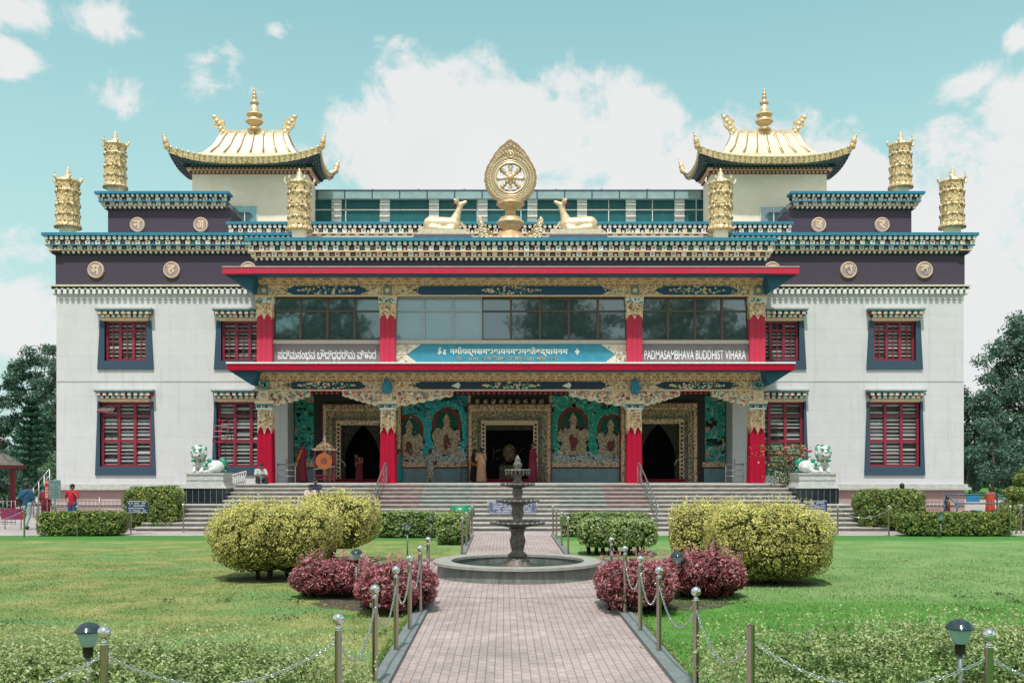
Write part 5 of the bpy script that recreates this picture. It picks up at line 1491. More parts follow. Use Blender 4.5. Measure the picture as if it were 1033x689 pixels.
def bush(name, label, cat, x, y, w, d, z0, z1, mats, po, pi, n, L, W, p=3, seed=1, trunks=3, group=None, f=5, amp=.06, depth=.28, rz=0, low=0.35, shoots=0, spread=.55):
    """clipped shrub: base on the ground at (x, y); crown between z0 and z1"""
    t = thing(name, label, cat, (x, y, 0), group); rng = np.random.default_rng(seed)
    a, b, c = w / 2, d / 2, (z1 - z0) / 2
    S, Nn, dep = superell(n, a, b, c, p, rng, seed, f, amp, depth)
    hi = low * np.clip(-(S[:, 2] / c) * 1.0 + .22, 0, 1.2)  # lower leaves pick darker colours: painted shade as well as older growth
    # leaves gather in sprays, each of its own age
    K = max(40, n // (110 if n > 60000 else 70)); cid = rng.choice(n, K, replace=False); ctr = S[cid] * (1 + rng.uniform(-.02, .05, (K, 1))); age = rng.normal(0, .17, K); bump = rng.normal(0, 1, K)
    near = np.concatenate([((S[i:i + 4000, None, :] - ctr[None]) ** 2).sum(2).argmin(1) for i in range(0, n, 4000)])
    rad = np.linalg.norm(S - ctr[near], axis=1)
    S = S + (ctr[near] - S) * .17 + Nn * (bump[near] * .014 * (1 if n < 60000 else 1.3))[:, None]
    k = pick(rng, dep, hi + age[near], po, pi)
    if rz:
        q = np.array([[math.cos(rz), math.sin(rz), 0], [-math.sin(rz), math.cos(rz), 0], [0, 0, 1]]); S = S @ q; Nn = Nn @ q
    P = S + np.array([x, y, (z0 + z1) / 2]); P[:, 2] = np.maximum(P[:, 2], .02)
    Q = leafquads(P, Nn, L, W, spread, rng)
    # darker leaves further in, closing the gaps
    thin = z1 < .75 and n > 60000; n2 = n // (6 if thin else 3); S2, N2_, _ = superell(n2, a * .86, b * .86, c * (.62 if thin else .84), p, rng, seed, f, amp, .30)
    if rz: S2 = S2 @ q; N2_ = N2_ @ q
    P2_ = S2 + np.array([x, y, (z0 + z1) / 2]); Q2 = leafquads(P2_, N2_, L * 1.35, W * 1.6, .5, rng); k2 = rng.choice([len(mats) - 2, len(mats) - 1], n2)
    def f_(mb):
        mb.quads(Q, k, mats); mb.quads(Q2, k2, mats)
        if shoots:
            m = shoots; D, N2, _ = superell(m, a, b, c, p, rng, seed, f, amp, 0); D = D[D[:, 2] > c * .45]
            for q_ in range(5):
                P2 = D + np.array([x, y, (z0 + z1) / 2]) + np.array([0, 0, .03 + .035 * q_]) + rng.normal(size=D.shape) * .008
                mb.quads(leafquads(P2, np.tile([0, 0, 1.0], (len(P2), 1)), L, W, 1.2, rng), np.zeros(len(P2), int), mats)
    part('foliage', t, f_)
    def tr(mb):
        rr = random.Random(seed)
        for i in range(trunks):
            bx = x + (rr.uniform(-.12, .12) * w if trunks < 5 else (-.40 + .80 * (i + .5) / trunks) * w) * (math.cos(rz) if rz else 1); by = y + rr.uniform(-.1, .1) * d
            r0 = .05 if z0 > .15 else .035
            mb.tube([(bx, by, 0), (bx + rr.uniform(-.06, .06), by, z0 * .6 + .1), (bx + rr.uniform(-.15, .15) * w, by + rr.uniform(-.1, .1), z0 + (z1 - z0) * .45)] if trunks < 5 else [(bx, by, 0), (bx + rr.uniform(-.04, .04), by, z0 * .6 + .1), (bx + rr.uniform(-.08, .08), by + rr.uniform(-.05, .05), z0 + (z1 - z0) * .45)], [r0 * 1.3, r0, r0 * .4], TWIG, 7)
            for j in range(5):
                aa = rr.uniform(0, 6.28); rl = rr.uniform(.25, .42) if trunks < 5 else rr.uniform(.02, .06)
                mb.tube([(bx, by, z0 * .5 + .08), (bx + math.cos(aa) * rl * w * .5, by + math.sin(aa) * rl * d * .5, z0 + .12), (bx + math.cos(aa) * rl * w, by + math.sin(aa) * rl * d, z0 + (z1 - z0) * .5)], [r0 * .7, r0 * .4, r0 * .15], TWIG, 5)
    part('branches', t, tr)
    return t
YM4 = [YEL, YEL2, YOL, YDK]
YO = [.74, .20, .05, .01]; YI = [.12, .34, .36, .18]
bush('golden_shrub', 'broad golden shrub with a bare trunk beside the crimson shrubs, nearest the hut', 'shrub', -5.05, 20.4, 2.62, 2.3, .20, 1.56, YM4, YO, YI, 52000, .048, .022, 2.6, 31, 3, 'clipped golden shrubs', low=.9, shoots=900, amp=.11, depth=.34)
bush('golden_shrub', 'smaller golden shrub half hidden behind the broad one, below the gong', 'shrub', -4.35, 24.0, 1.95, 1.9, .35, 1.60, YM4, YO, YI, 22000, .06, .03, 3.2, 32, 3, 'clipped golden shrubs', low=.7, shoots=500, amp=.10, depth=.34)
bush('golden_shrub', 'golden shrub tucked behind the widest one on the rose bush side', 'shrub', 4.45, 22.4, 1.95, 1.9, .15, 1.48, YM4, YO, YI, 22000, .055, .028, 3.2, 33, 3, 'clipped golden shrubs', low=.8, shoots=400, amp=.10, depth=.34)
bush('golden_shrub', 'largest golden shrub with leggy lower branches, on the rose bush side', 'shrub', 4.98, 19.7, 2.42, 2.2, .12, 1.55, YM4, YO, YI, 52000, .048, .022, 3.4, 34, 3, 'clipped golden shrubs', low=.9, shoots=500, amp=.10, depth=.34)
RM = [RPL, RDL, RDK, RGR]; RO = [.56, .36, .06, .02]; RI = [.06, .34, .38, .22]
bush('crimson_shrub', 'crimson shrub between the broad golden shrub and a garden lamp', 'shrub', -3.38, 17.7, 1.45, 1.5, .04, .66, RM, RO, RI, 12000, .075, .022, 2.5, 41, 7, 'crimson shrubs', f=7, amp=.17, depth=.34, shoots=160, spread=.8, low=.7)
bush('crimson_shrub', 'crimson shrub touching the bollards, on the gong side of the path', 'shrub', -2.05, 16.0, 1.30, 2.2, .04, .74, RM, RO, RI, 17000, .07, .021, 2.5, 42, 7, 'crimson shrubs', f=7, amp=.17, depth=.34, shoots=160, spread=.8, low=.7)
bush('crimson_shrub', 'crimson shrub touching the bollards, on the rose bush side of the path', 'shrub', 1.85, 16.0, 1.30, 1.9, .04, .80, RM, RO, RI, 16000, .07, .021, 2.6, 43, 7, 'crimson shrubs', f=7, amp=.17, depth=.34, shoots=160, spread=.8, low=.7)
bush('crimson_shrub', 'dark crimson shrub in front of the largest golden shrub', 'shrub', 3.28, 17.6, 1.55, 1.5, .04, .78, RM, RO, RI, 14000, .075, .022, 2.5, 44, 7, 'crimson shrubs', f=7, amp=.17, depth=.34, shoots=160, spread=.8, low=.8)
PM = [PGL, PGM, GML, GDL]; PO = [.50, .32, .14, .04]; PI_ = [.06, .26, .40, .28]
bush('box_hedge', 'long low pale green hedge at the steps, below the gong side mural', 'hedge', -3.45, 32.6, 2.15, .9, .02, .88, PM, PO, PI_, 9000, .075, .045, 7, 51, 8, 'pale hedges by the steps', low=.5)
bush('box_hedge', 'square end block of pale hedge beside the green bin', 'hedge', -1.85, 30.3, .95, 2.4, .02, .93, PM, PO, PI_, 8000, .07, .042, 7, 52, 6, 'pale hedges by the steps', low=.5)
bush('box_hedge', 'thin pale hedge close to the steps, behind the leggy one', 'hedge', 3.1, 33.0, 3.0, .8, .02, .80, PM, PO, PI_, 10000, .075, .045, 7, 53, 8, 'pale hedges by the steps', low=.5)
bush('box_hedge', 'leggy pale green hedge with bare stems, beyond the crimson shrubs', 'hedge', 2.72, 26.2, 2.05, 1.5, .22, .96, PM, PO, PI_, 13000, .065, .038, 6, 54, 9, 'pale hedges by the steps', low=.5)
GM = [PGM, GML, GDL, YEL2]; GO = [.36, .38, .10, .16]; GI = [.08, .36, .46, .10]
bush('box_hedge', 'low clipped green hedge in front of the man in the red shirt', 'hedge', -14.6, 33.4, 2.95, .8, .02, .82, GM, GO, GI, 12000, .075, .045, 8, 55, 12, 'green hedges by the walkway')
bush('box_hedge', 'low clipped green hedge in front of the clothes stall', 'hedge', 15.05, 33.3, 3.95, .8, .02, .80, GM, GO, GI, 15000, .075, .045, 8, 56, 14, 'green hedges by the walkway')
bush('box_shrub', 'tall square green shrub beside the small blue sign near the hut', 'shrub', -13.35, 36.7, 2.1, 1.4, .05, 1.62, GM, GO, GI, 12000, .08, .05, 7, 57, 4, 'square green shrubs')
bush('box_shrub', 'tall square green shrub with a head showing above it', 'shrub', 13.9, 36.2, 2.45, 1.4, .05, 1.52, GM, GO, GI, 13000, .08, .05, 6, 58, 4, 'square green shrubs')
FM = [PGL, PGM, GML, GDL]
FO = [.56, .32, .10, .02]; FI = [.14, .32, .36, .18]
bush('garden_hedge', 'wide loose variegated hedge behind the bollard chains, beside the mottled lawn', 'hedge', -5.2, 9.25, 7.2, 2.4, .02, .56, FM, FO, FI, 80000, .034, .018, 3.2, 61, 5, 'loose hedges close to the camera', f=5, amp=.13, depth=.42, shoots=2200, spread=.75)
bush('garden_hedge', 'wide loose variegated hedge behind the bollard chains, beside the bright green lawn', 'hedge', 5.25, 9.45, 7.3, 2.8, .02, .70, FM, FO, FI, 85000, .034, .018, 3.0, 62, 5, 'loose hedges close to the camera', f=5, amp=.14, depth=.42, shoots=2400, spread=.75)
# topiary and the hedge behind it
tp = thing('topiary', 'tiered golden green topiary at the paved path beyond the stall', 'topiary', (19.25, 36.5, 0))
rng = np.random.default_rng(77)
def f_top(mb):
    for zc, r, h in ((.6, 1.0, 1.2), (1.35, .78, .6), (1.85, .5, .55), (2.2, .25, .3)):
        S, Nn, dep = superell(6500, r, r, h / 2, 2.6, rng, 5, 5, .06, .25)
        mb.quads(leafquads(S + np.array([19.25, 36.5, zc]), Nn, .08, .05, .9, rng), pick(rng, dep, 0, [.3, .4, .1, .2], [.1, .4, .45, .05]), [PGM, GML, GDL, YEL2])
part('foliage', tp, f_top); part('trunk', tp, lambda mb: mb.tube([(19.25, 36.5, 0), (19.25, 36.5, 2.1)], .08, TWIG))
bush('box_hedge', 'dark green hedge behind the topiary at the walkway', 'hedge', 21.6, 39.0, 3.0, 1.2, .02, 1.3, GM, [.2, .4, .35, .05], GI, 9000, .09, .055, 7, 59, 6, 'green hedges by the walkway')
# rose bush
rb = thing('rose_bush', 'loose rose bush with pink flowers growing beside the lion statue', 'rose bush', (11.55, 40.3, .85))
def f_rose(mb):
    r = np.random.default_rng(8); n = 1500
    P = np.stack([r.normal(0, .42, n), r.normal(0, .3, n), r.uniform(.1, 2.4, n)], 1); P[:, 0] *= .5 + .35 * P[:, 2]
    P += np.array([11.35, 40.3, .85]); mb.quads(leafquads(P, np.tile([0, -.6, .7], (n, 1)), .11, .065, .9, r), r.choice(4, n, p=[.25, .4, .25, .1]), [GML, GDL, PGM, RDK])
part('foliage', rb, f_rose)
def f_stem(mb):
    rr = random.Random(2)
    for i in range(14):
        a = rr.uniform(-.75, .75); b = rr.uniform(-.4, .4); h = rr.uniform(1.4, 2.4)
        mb.tube([(11.4, 40.3, .85), (11.4 + a * .4, 40.3 + b * .5, .85 + h * .5), (11.35 + a, 40.3 + b, .85 + h)], [.02, .013, .007], TWIG, 5)
part('stem', rb, f_stem)
PNK = mat('pink_petal', (.62, .10, .16), .6, var=.1)
for px, py in ((793, 452), (798, 463), (812, 453), (810, 460), (817, 455), (819, 466), (786, 457), (804, 467), (804, 480), (800, 450), (826, 465)):
    part('rose', rb, lambda mb: [mb.ball((PX(px, 39.9) + .03 * math.cos(k), 39.9 + .03 * math.sin(k * 2), PZ(py, 39.9) + .02 * math.sin(k)), .055, PNK, 6) for k in range(5)])

# ---- trees
TL1 = leaf_mat('tree_leaf_dark', (.07, .155, .105), trans=.2); TL2 = leaf_mat('tree_leaf_mid', (.125, .24, .165), trans=.2); TL3 = leaf_mat('tree_leaf_pale', (.24, .36, .27), trans=.25); TL4 = leaf_mat('tree_leaf_bright', (.26, .42, .15), trans=.3)
def tree(label, x, y, h, r, z0, seed, mats, pr, nc=60, nl=230, leaf=.24, group='tall trees beside the temple', name='broadleaf_tree', cat='tree', cr=.78, lean=0, squash=1.0):
    t = thing(name, label, cat, (x, y, 0), group); rng = np.random.default_rng(seed); rr = random.Random(seed)
    c = []; 
    while len(c) < nc:
        d = rng.normal(size=3); d /= np.linalg.norm(d); q = rng.uniform(.25, 1) ** .6
        px_, py_, pz_ = d * q
        env = (1 - .35 * max(pz_, 0)) * (1 + .25 * math.sin(3 * math.atan2(py_, px_) + seed) * rng.uniform(.3, 1))
        c.append((x + lean * (pz_ + 1) + px_ * r * env, y + py_ * r * env, z0 + (h - z0) * (pz_ * .5 + .5)))
    c = np.array(c)
    def fol(mb):
        for k, q in enumerate(c):
            n = int(nl * rng.uniform(.5, 1.0)); s = cr * rng.uniform(.55, 1.25)
            D = rng.normal(size=(n, 3)); D /= np.linalg.norm(D, axis=1, keepdims=True); D *= (rng.uniform(0, 1, (n, 1)) ** .45)
            P = q + D * s * np.array([1, 1, .62]) + rng.normal(size=(n, 3)) * .08
            kk = rng.choice(len(mats), n, p=pr)
            mb.quads(leafquads(P, D + np.array([0, 0, .5]), leaf, leaf * .55, .7, rng), kk, mats)
    part('crown', t, fol)
    def tr(mb):
        R0 = h * .018 + .06
        top = z0 + (h - z0) * .75
        path = [(x, y, -.1), (x + rr.uniform(-.1, .1), y, z0 * .6), (x + lean + rr.uniform(-.3, .3), y, (z0 + top) / 2), (x + lean * 1.6, y, top)]
        mb.tube(path, [R0 * 1.3, R0, R0 * .6, R0 * .2], BARK, 9)
        for i in range(0, nc, 2):
            q = c[i]; b = Vector(path[1]).lerp(Vector(path[3]), min(max((q[2] - z0) / (h - z0) * .8, 0.02), .9)); m = b.lerp(Vector(q), .5) + Vector((0, 0, -.25))
            mb.tube([tuple(b), tuple(m), tuple(q)], [R0 * .35, R0 * .2, R0 * .05], BARK, 5)
    part('trunk', t, tr)
TM = [TL1, TL2, TL3]; TP = [.36, .42, .22]
tree('tall grey-green tree behind the conifer', -40.2, 84, 13.2, 3.6, 2.5, 101, TM, TP, 85, 230, .25)
tree('tall grey-green tree close against the white temple corner', -36.3, 80, 12.6, 2.7, 2.0, 102, TM, TP, 60, 230, .24)
tree('slim tall tree behind the tiled hut', -44.6, 82, 11.2, 3.0, 2.0, 103, TM, TP, 60, 230, .25)
tree('tallest feathery tree beyond the topiary', 45.0, 84, 16.2, 4.6, 3.0, 104, TM, [.30, .42, .28], 170, 260, .27, cr=1.0)
tree('tree filling the gap against the temple wall by the stall', 38.6, 82, 9.4, 3.2, 1.0, 105, TM, TP, 100, 260, .27)
tree('lower dense tree under the tallest one', 42.0, 76, 8.0, 3.2, .8, 106, TM, [.45, .4, .15], 100, 260, .24)
tree('dark bushy tree close behind the temple by the stall', 35.6, 72, 6.0, 2.3, .3, 107, TM, [.5, .4, .1], 45, 230, .22)
tree('broad tree at the edge beyond the topiary', 49.5, 86, 12.5, 4.0, 1.0, 108, TM, TP, 120, 260, .27)
tree('bright green young tree between the conifer and the temple', -24.3, 54, 3.6, 1.35, .5, 109, [TL4, TL3, TL2], [.5, .25, .25], 34, 240, .13, group='small trees by the hut', cr=.5)
tree('dark shrubby tree under the eave of the hut', -27.2, 52, 3.0, 1.8, .1, 110, [TL1, TL2], [.6, .4], 30, 220, .15, group='small trees by the hut', cr=.6)
tree('yellow-green bush at the railing near the man in blue', -21.6, 47.5, 1.5, .75, .1, 111, [YEL2, PGM, TL4], [.3, .4, .3], 14, 160, .1, group='small trees by the hut', cr=.32)
# conifer
cf = thing('conifer_tree', 'dark pyramidal conifer standing before the tall grey-green trees', 'tree', (-29.2, 60, 0))
def f_con(mb):
    r = np.random.default_rng(5)
    for lv in range(15):
        z = .7 + lv * .40; rad = 2.0 * (1 - lv / 15.5) + .12
        for b in range(11):
            a = 2 * PI * b / 11 + lv * .6; n = 150; t = r.uniform(0, 1, n) ** .8
            rr_ = rad * r.uniform(.85, 1.1)
            P = np.stack([-29.2 + rr_ * t * math.cos(a) + r.normal(0, .10, n) * (1.1 - t * .5), 60 + rr_ * t * math.sin(a) + r.normal(0, .10, n), z - .14 * t + .25 * t ** 2.5 + r.normal(0, .06, n)], 1)
            mb.quads(leafquads(P, np.tile([0, 0, 1.0], (n, 1)), .14, .045, .7, r), r.choice(2, n, p=[.6, .4]), [leaf_mat('conifer_needle', (.02, .10, .05), trans=.1), leaf_mat('conifer_tip', (.04, .15, .07), trans=.1)])
part('crown', cf, f_con); part('trunk', cf, lambda mb: mb.tube([(-29.2, 60, 0), (-29.2, 60, 6.7)], .12, BARK, 8, .02))
# far woodland: one mass
rng = np.random.default_rng(9); mb = MB(); n = 52000
xx = rng.uniform(-150, 150, n); hh = 5.2 + 1.6 * np.sin(xx * .21) + 1.1 * np.sin(xx * .57 + 1) + .8 * np.sin(xx * 1.3)
P = np.stack([xx, 118 + rng.normal(0, 3.5, n), rng.uniform(0, 1, n) ** .8 * hh], 1)
mb.quads(leafquads(P, np.tile([0, -.8, .5], (n, 1)), .85, .55, .7, rng), rng.choice(3, n, p=[.45, .4, .15]), TM)
tag(mb.build('far_woodland'), 'distant dark tree belt seen past both ends of the temple', 'woodland', kind='stuff')
# trees on the camera's side of the garden, mirrored in the upper windows
tree('tall tree across the garden mirrored in the upper windows beside the inscription in grey', -22, -34, 27, 9, 6, 121, TM, TP, 110, 130, .6, cr=2.2, group='trees across the garden')
tree('tall tree across the garden mirrored in the middle windows', 6.5, -36, 27, 8.5, 6, 122, TM, TP, 110, 130, .6, cr=2.2, group='trees across the garden')
tree('tall tree across the garden mirrored in the windows over the doorway with rose bush', 22, -34, 26, 9, 6, 123, TM, TP, 110, 130, .6, cr=2.2, group='trees across the garden')

# ---- grass
def litter():
    rng = np.random.default_rng(17); n = 700
    y = 8 + rng.uniform(0, 1, n) ** 1.3 * 22; x = rng.uniform(-1, 1, n) * y * .55
    ok = np.abs(x) > 1.3; x, y = x[ok], y[ok]; n = len(x)
    P = np.stack([x, y, np.full(n, .03)], 1); mb = MB()
    mb.quads(leafquads(P, np.tile([0, 0, 1.0], (n, 1)), .05, .025, .3, rng), rng.choice(3, n), [mat('dry_leaf', (.30, .20, .10), .8), mat('brown_leaf', (.14, .08, .05), .8), mat('straw_leaf', (.45, .38, .22), .8)])
    n = 5200; side = rng.choice([-1, 1], n); y = rng.uniform(7.5, 17.8, n); x = side * (1.72 + np.abs(rng.normal(0, .05, n)))
    P = np.stack([x, y, rng.uniform(.01, .07, n)], 1)
    mb.quads(leafquads(P, np.stack([side * 1.0, np.zeros(n), np.full(n, .5)], 1), .07, .012, .9, rng), rng.choice(2, n), [PGM, GML])
    n = 900; cx = rng.uniform(-9, 9, 26); cy = 10 + rng.uniform(0, 14, 26); k = rng.integers(0, 26, n)
    P = np.stack([cx[k] + rng.normal(0, .09, n), cy[k] + rng.normal(0, .12, n), rng.uniform(.02, .05, n)], 1); P = P[(np.abs(P[:, 0]) > 1.9)]
    mb.quads(leafquads(P, np.tile([0, 0, 1.0], (len(P), 1)), .05, .03, .5, rng), rng.choice(2, len(P)), [GML, GDL])
    tag(mb.build('fallen_leaves'), 'scattered dry leaves and small weeds on the lawns and kerb edges', 'leaves', kind='stuff')
litter()
def lawn_grass():
    rng = np.random.default_rng(3); mb = MB(); GB = lawn_mat('grass_blade', True)
    n = 560000
    y = 7.2 + (rng.uniform(0, 1, n) ** 1.9) * 25; x = rng.uniform(-1, 1, n) * (y * .56 + .6)
    ok = (np.abs(x) > 1.74) & ~((x ** 2 + (y - 21) ** 2) < 3.9 ** 2)
    x, y = x[ok], y[ok]; n = len(x)
    fade = np.clip((33 - y) / 12, .15, 1)
    h = fade * rng.uniform(.009, .022, n) * (1 + .35 * np.sin(x * 2.3) * np.sin(y * 1.9)) * np.where(x > 0, 1.25, 1.0); w = rng.uniform(.0025, .0042, n) * (1 + (y - 7) * .07)
    a = rng.uniform(0, 2 * PI, n); lx = rng.normal(0, .5, n) * h; ly = rng.normal(0, .5, n) * h
    dx, dy = np.cos(a) * w, np.sin(a) * w
    z = np.zeros(n)
    V = np.stack([np.stack([x - dx, y - dy, z], 1), np.stack([x + dx, y + dy, z], 1), np.stack([x + dx * .2 + lx, y + dy * .2 + ly, h], 1), np.stack([x - dx * .2 + lx, y - dy * .2 + ly, h], 1)], 1)
    mb.quads(V, np.zeros(n, int), [GB])
    tag(mb.build('grass'), 'short mown grass blades over both lawns', 'grass', kind='stuff')
lawn_grass()
# fallen leaves / soil under the shrubs
for k, (x, y, rx, ry) in enumerate(((-5.0, 20.3, 1.0, .55), (-4.2, 23.7, .7, .45), (4.95, 19.6, .9, .5), (-2.4, 16.9, 1.1, 1.0), (2.5, 16.9, 1.1, 1.0))):
    rr = random.Random(k); sheet('soil_ground', [(x + rx * rr.uniform(.85, 1.15) * math.cos(2 * PI * i / 24), y + ry * rr.uniform(.85, 1.15) * math.sin(2 * PI * i / 24)) for i in range(24)], .005, SOIL)

# ================================================================== BOLLARDS, CHAINS, LAMPS, SIGNS
def bollard_parts(t, h, r, ball, m=STEEL):
    part('post', t, lambda mb: mb.lathe([(r * 1.0, 0), (r, h - .09), (r * 1.05, h - .085), (r * 1.05, h - .075)], ORG[t.name], m, 16))
    if ball:
        o = ORG[t.name]
        part('collar', t, lambda mb: mb.lathe([(r * 1.15, h - .09), (r * .9, h - .075), (r * .5, h - .06), (r * .7, h - .05)], o, STEELB, 16))
        part('ball_cap', t, lambda mb: mb.ball((o[0], o[1], o[2] + h - .0), .05, STEELB, 20))
        part('chain_ring', t, lambda mb: [mb.ring((o[0] + s * (r + .012), o[1], o[2] + h - .17), .012, .004, STEELB, n=10, k=5) for s in (-1, 1)])
B1 = [(-1.62, 17.2), (-1.6, 15.3), (-1.6, 13.6), (-1.62, 12.05), (-1.63, 10.15), (-1.67, 8.14), (-3.34, 7.47), (-5.3, 6.9)]
B2 = [(1.58, 17.1), (1.58, 15.2), (1.58, 13.5), (1.6, 12.0), (1.65, 9.95), (1.74, 8.1), (3.34, 7.36), (5.3, 6.9)]
ordn = ['seventh', 'sixth', 'fifth', 'fourth', 'third', 'second', 'corner', 'outermost']
where = ['furthest bollard of the row, at the fountain', 'bollard by the crimson shrub, second before the fountain', 'bollard by the crimson shrub, third before the fountain', 'bollard on the kerb, fourth before the fountain',
         'bollard on the kerb, fifth before the fountain', 'bollard where the chain turns away from the path', 'bollard beside the large garden lamp near the camera', 'bollard beyond the large garden lamp, outside the hedge end']
proto = None
for side, BB in (('gong', B1), ('rose bush', B2)):
    for k, (x, y) in enumerate(BB):
        if side == 'rose bush' and k == 5:
            t = thing('bollard', 'steel bollard missing its ball cap, rising from the loose hedge', 'bollard', (x, y, 0), 'chained steel bollards along the path'); bollard_parts(t, 1.08, .032, False); continue
        lab = f'steel {where[k]}, {side} side'
        if proto is None:
            proto = thing('bollard', lab, 'bollard', (x, y, 0), 'chained steel bollards along the path'); bollard_parts(proto, 1.05, .03, True)
        else: copy_thing(proto, (x, y, 0), lab)
def chain(a, b, sag, label, group, lk=.034):
    A, Bv = Vector(a), Vector(b); L = (Bv - A).length; n = int(math.hypot(L, sag * 1.3) / lk); mb = MB()
    pts = [A.lerp(Bv, i / n) - Vector((0, 0, sag * 4 * (i / n) * (1 - i / n))) for i in range(n + 1)]
    for i in range(n):
        p, q = pts[i], pts[i + 1]; d = (q - p).normalized(); side = d.cross(Vector((0, 0, 1)));
        if side.length < .05: side = Vector((1, 0, 0))
        side.normalize(); up = side.cross(d); w = side if i % 2 else up
        w = (side + up).normalized() if i % 2 else (side - up).normalized(); c = (p + q) / 2; path = []
        for j in range(8):
            t = 2 * PI * j / 8; path.append(tuple(c + d * math.cos(t) * lk * .68 + w * math.sin(t) * lk * .32))
        mb.tube(path + [path[0]], .0042, STEELB, 4)
    tag(mb.build('chain', org=a), label, 'chain', group)
spots = ['beside the fountain', 'through the crimson shrub', 'past the crimson shrub to the kerb', 'over the kerb, third from the turn', 'over the kerb, next to the turn', 'from the turn towards the large lamp', 'beyond the large lamp']
for side, BB in (('gong', B1), ('rose bush', B2)):
    for k in range(7):
        (x0, y0), (x1, y1) = BB[k], BB[k + 1]
        chain((x0, y0, .88), (x1, y1, .88), .34 if k < 5 else .30, f'sagging steel chain {spots[k]}, {side} side', 'chains between the bollards')
# far posts: beyond the fountain
proto2 = None
for side, s in (('gong', -1), ('leggy hedge', 1)):
    for k, y in enumerate((25.4, 28.2, 31.0, 33.2)):
        lab = f'thin steel post beyond the fountain, {["first", "second", "third", "last"][k]} towards the steps, {side} side'
        if proto2 is None:
            proto2 = thing('path_post', lab, 'post', (s * 1.37, y, 0), 'thin posts beyond the fountain'); bollard_parts(proto2, 1.0, .028, True)
        else: copy_thing(proto2, (s * 1.37, y, 0), lab)
for px, y, lab in ((185, 35.0, 'grey post on the walkway below the lion near the hut'), (24.5, 32.6, 'grey post in front of the man in blue'), (78, 33.0, 'grey post in the hedge below the man in red'),
                   (845, 33.6, 'grey post on the walkway below the lion by the roses'), (896.7, 33.2, 'grey post between the square shrub and the stall hedge'), (1019, 32.8, 'grey post at the end of the stall hedge'), (1030, 34.3, 'grey post beside the topiary')):
    t = copy_thing(proto2, (PX(px, y), y, 0), lab); t['group'] = 'grey posts along the walkway'
chain((PX(845, 33.6), 33.6, .9), (PX(896.7, 33.2), 33.2, .9), .3, 'thin chain across the square shrub beside the lion', 'walkway chains', .05)
chain((PX(1019, 32.8), 32.8, .9), (PX(1030, 34.3), 34.3, .9), .3, 'short chain between posts at the topiary', 'walkway chains', .05)
chain((PX(24.5, 32.6), 32.6, .9), (PX(-40, 31), 31, .9), .3, 'thin chain leading from the post before the man in blue', 'walkway chains', .05)

LAMPB = mat('frosted_lamp_bowl', (.36, .55, .56), .3, var=.05); LAMPC = mat('dark_lamp_cap', (.03, .055, .065), .12, metal=.3, var=.1, spec=.8); LPOLE = mat('lamp_pole', (.17, .20, .19), .5, metal=.3, var=.1)
def garden_lamp(x, y, h, sc, label):
    t = thing('garden_lamp', label, 'lamp', (x, y, 0), 'bowl-headed garden lamps'); z = h - .22 * sc
    part('pole', t, lambda mb: (mb.tube([(x, y, 0), (x, y, z - .06 * sc)], .022 * sc, LPOLE, 10), mb.lathe([(.04 * sc, -.09 * sc), (.045 * sc, 0), (.05 * sc, .01)], (x, y, z), HAIR, 12)))
    head = part('lamp_bowl', t, lambda mb: mb.lathe([(.052 * sc, 0), (.06 * sc, .015 * sc), (.078 * sc, .06 * sc), (.095 * sc, .12 * sc), (.098 * sc, .13 * sc)], (x, y, z), LAMPB, 24))
    def cap(mb):
        mb.lathe([(.118 * sc, .125 * sc), (.120 * sc, .137 * sc), (.112 * sc, .145 * sc), (.10 * sc, .165 * sc), (.075 * sc, .19 * sc), (.04 * sc, .207 * sc), (.006, .214 * sc)], (x, y, z), LAMPC, 28)
        mb.ring((x, y, z + .132 * sc), .116 * sc, .006 * sc, LAMPC, 'z', 28)
    part('cap', t, cap)
garden_lamp(PX(89, 8.6), 8.6, .96, 1.0, 'garden lamp with dark cap over the loose hedge by the mottled lawn')
garden_lamp(PX(968.5, 8.4), 8.4, 1.02, 1.0, 'garden lamp showing its dark cap over the hedge by the bright green lawn')
garden_lamp(PX(359.5, 17.0), 17.0, .91, .9, 'garden lamp before the two crimson shrubs below the golden shrubs')
garden_lamp(PX(683.4, 17.2), 17.2, .85, 1.0, 'garden lamp between crimson shrubs near the largest golden shrub')
garden_lamp(PX(411, 25.6), 25.6, .87, .9, 'small garden lamp alone on the grass beyond the fountain')
garden_lamp(PX(434.8, 31.2), 31.2, .84, .9, 'small garden lamp in front of the pale hedge near the green bin')
garden_lamp(PX(605, 31.8), 31.8, .84, .9, 'small garden lamp head showing between the two pale hedges')
garden_lamp(PX(948.8, 32.3), 32.3, .80, 1.0, 'small garden lamp in front of the stall hedge')

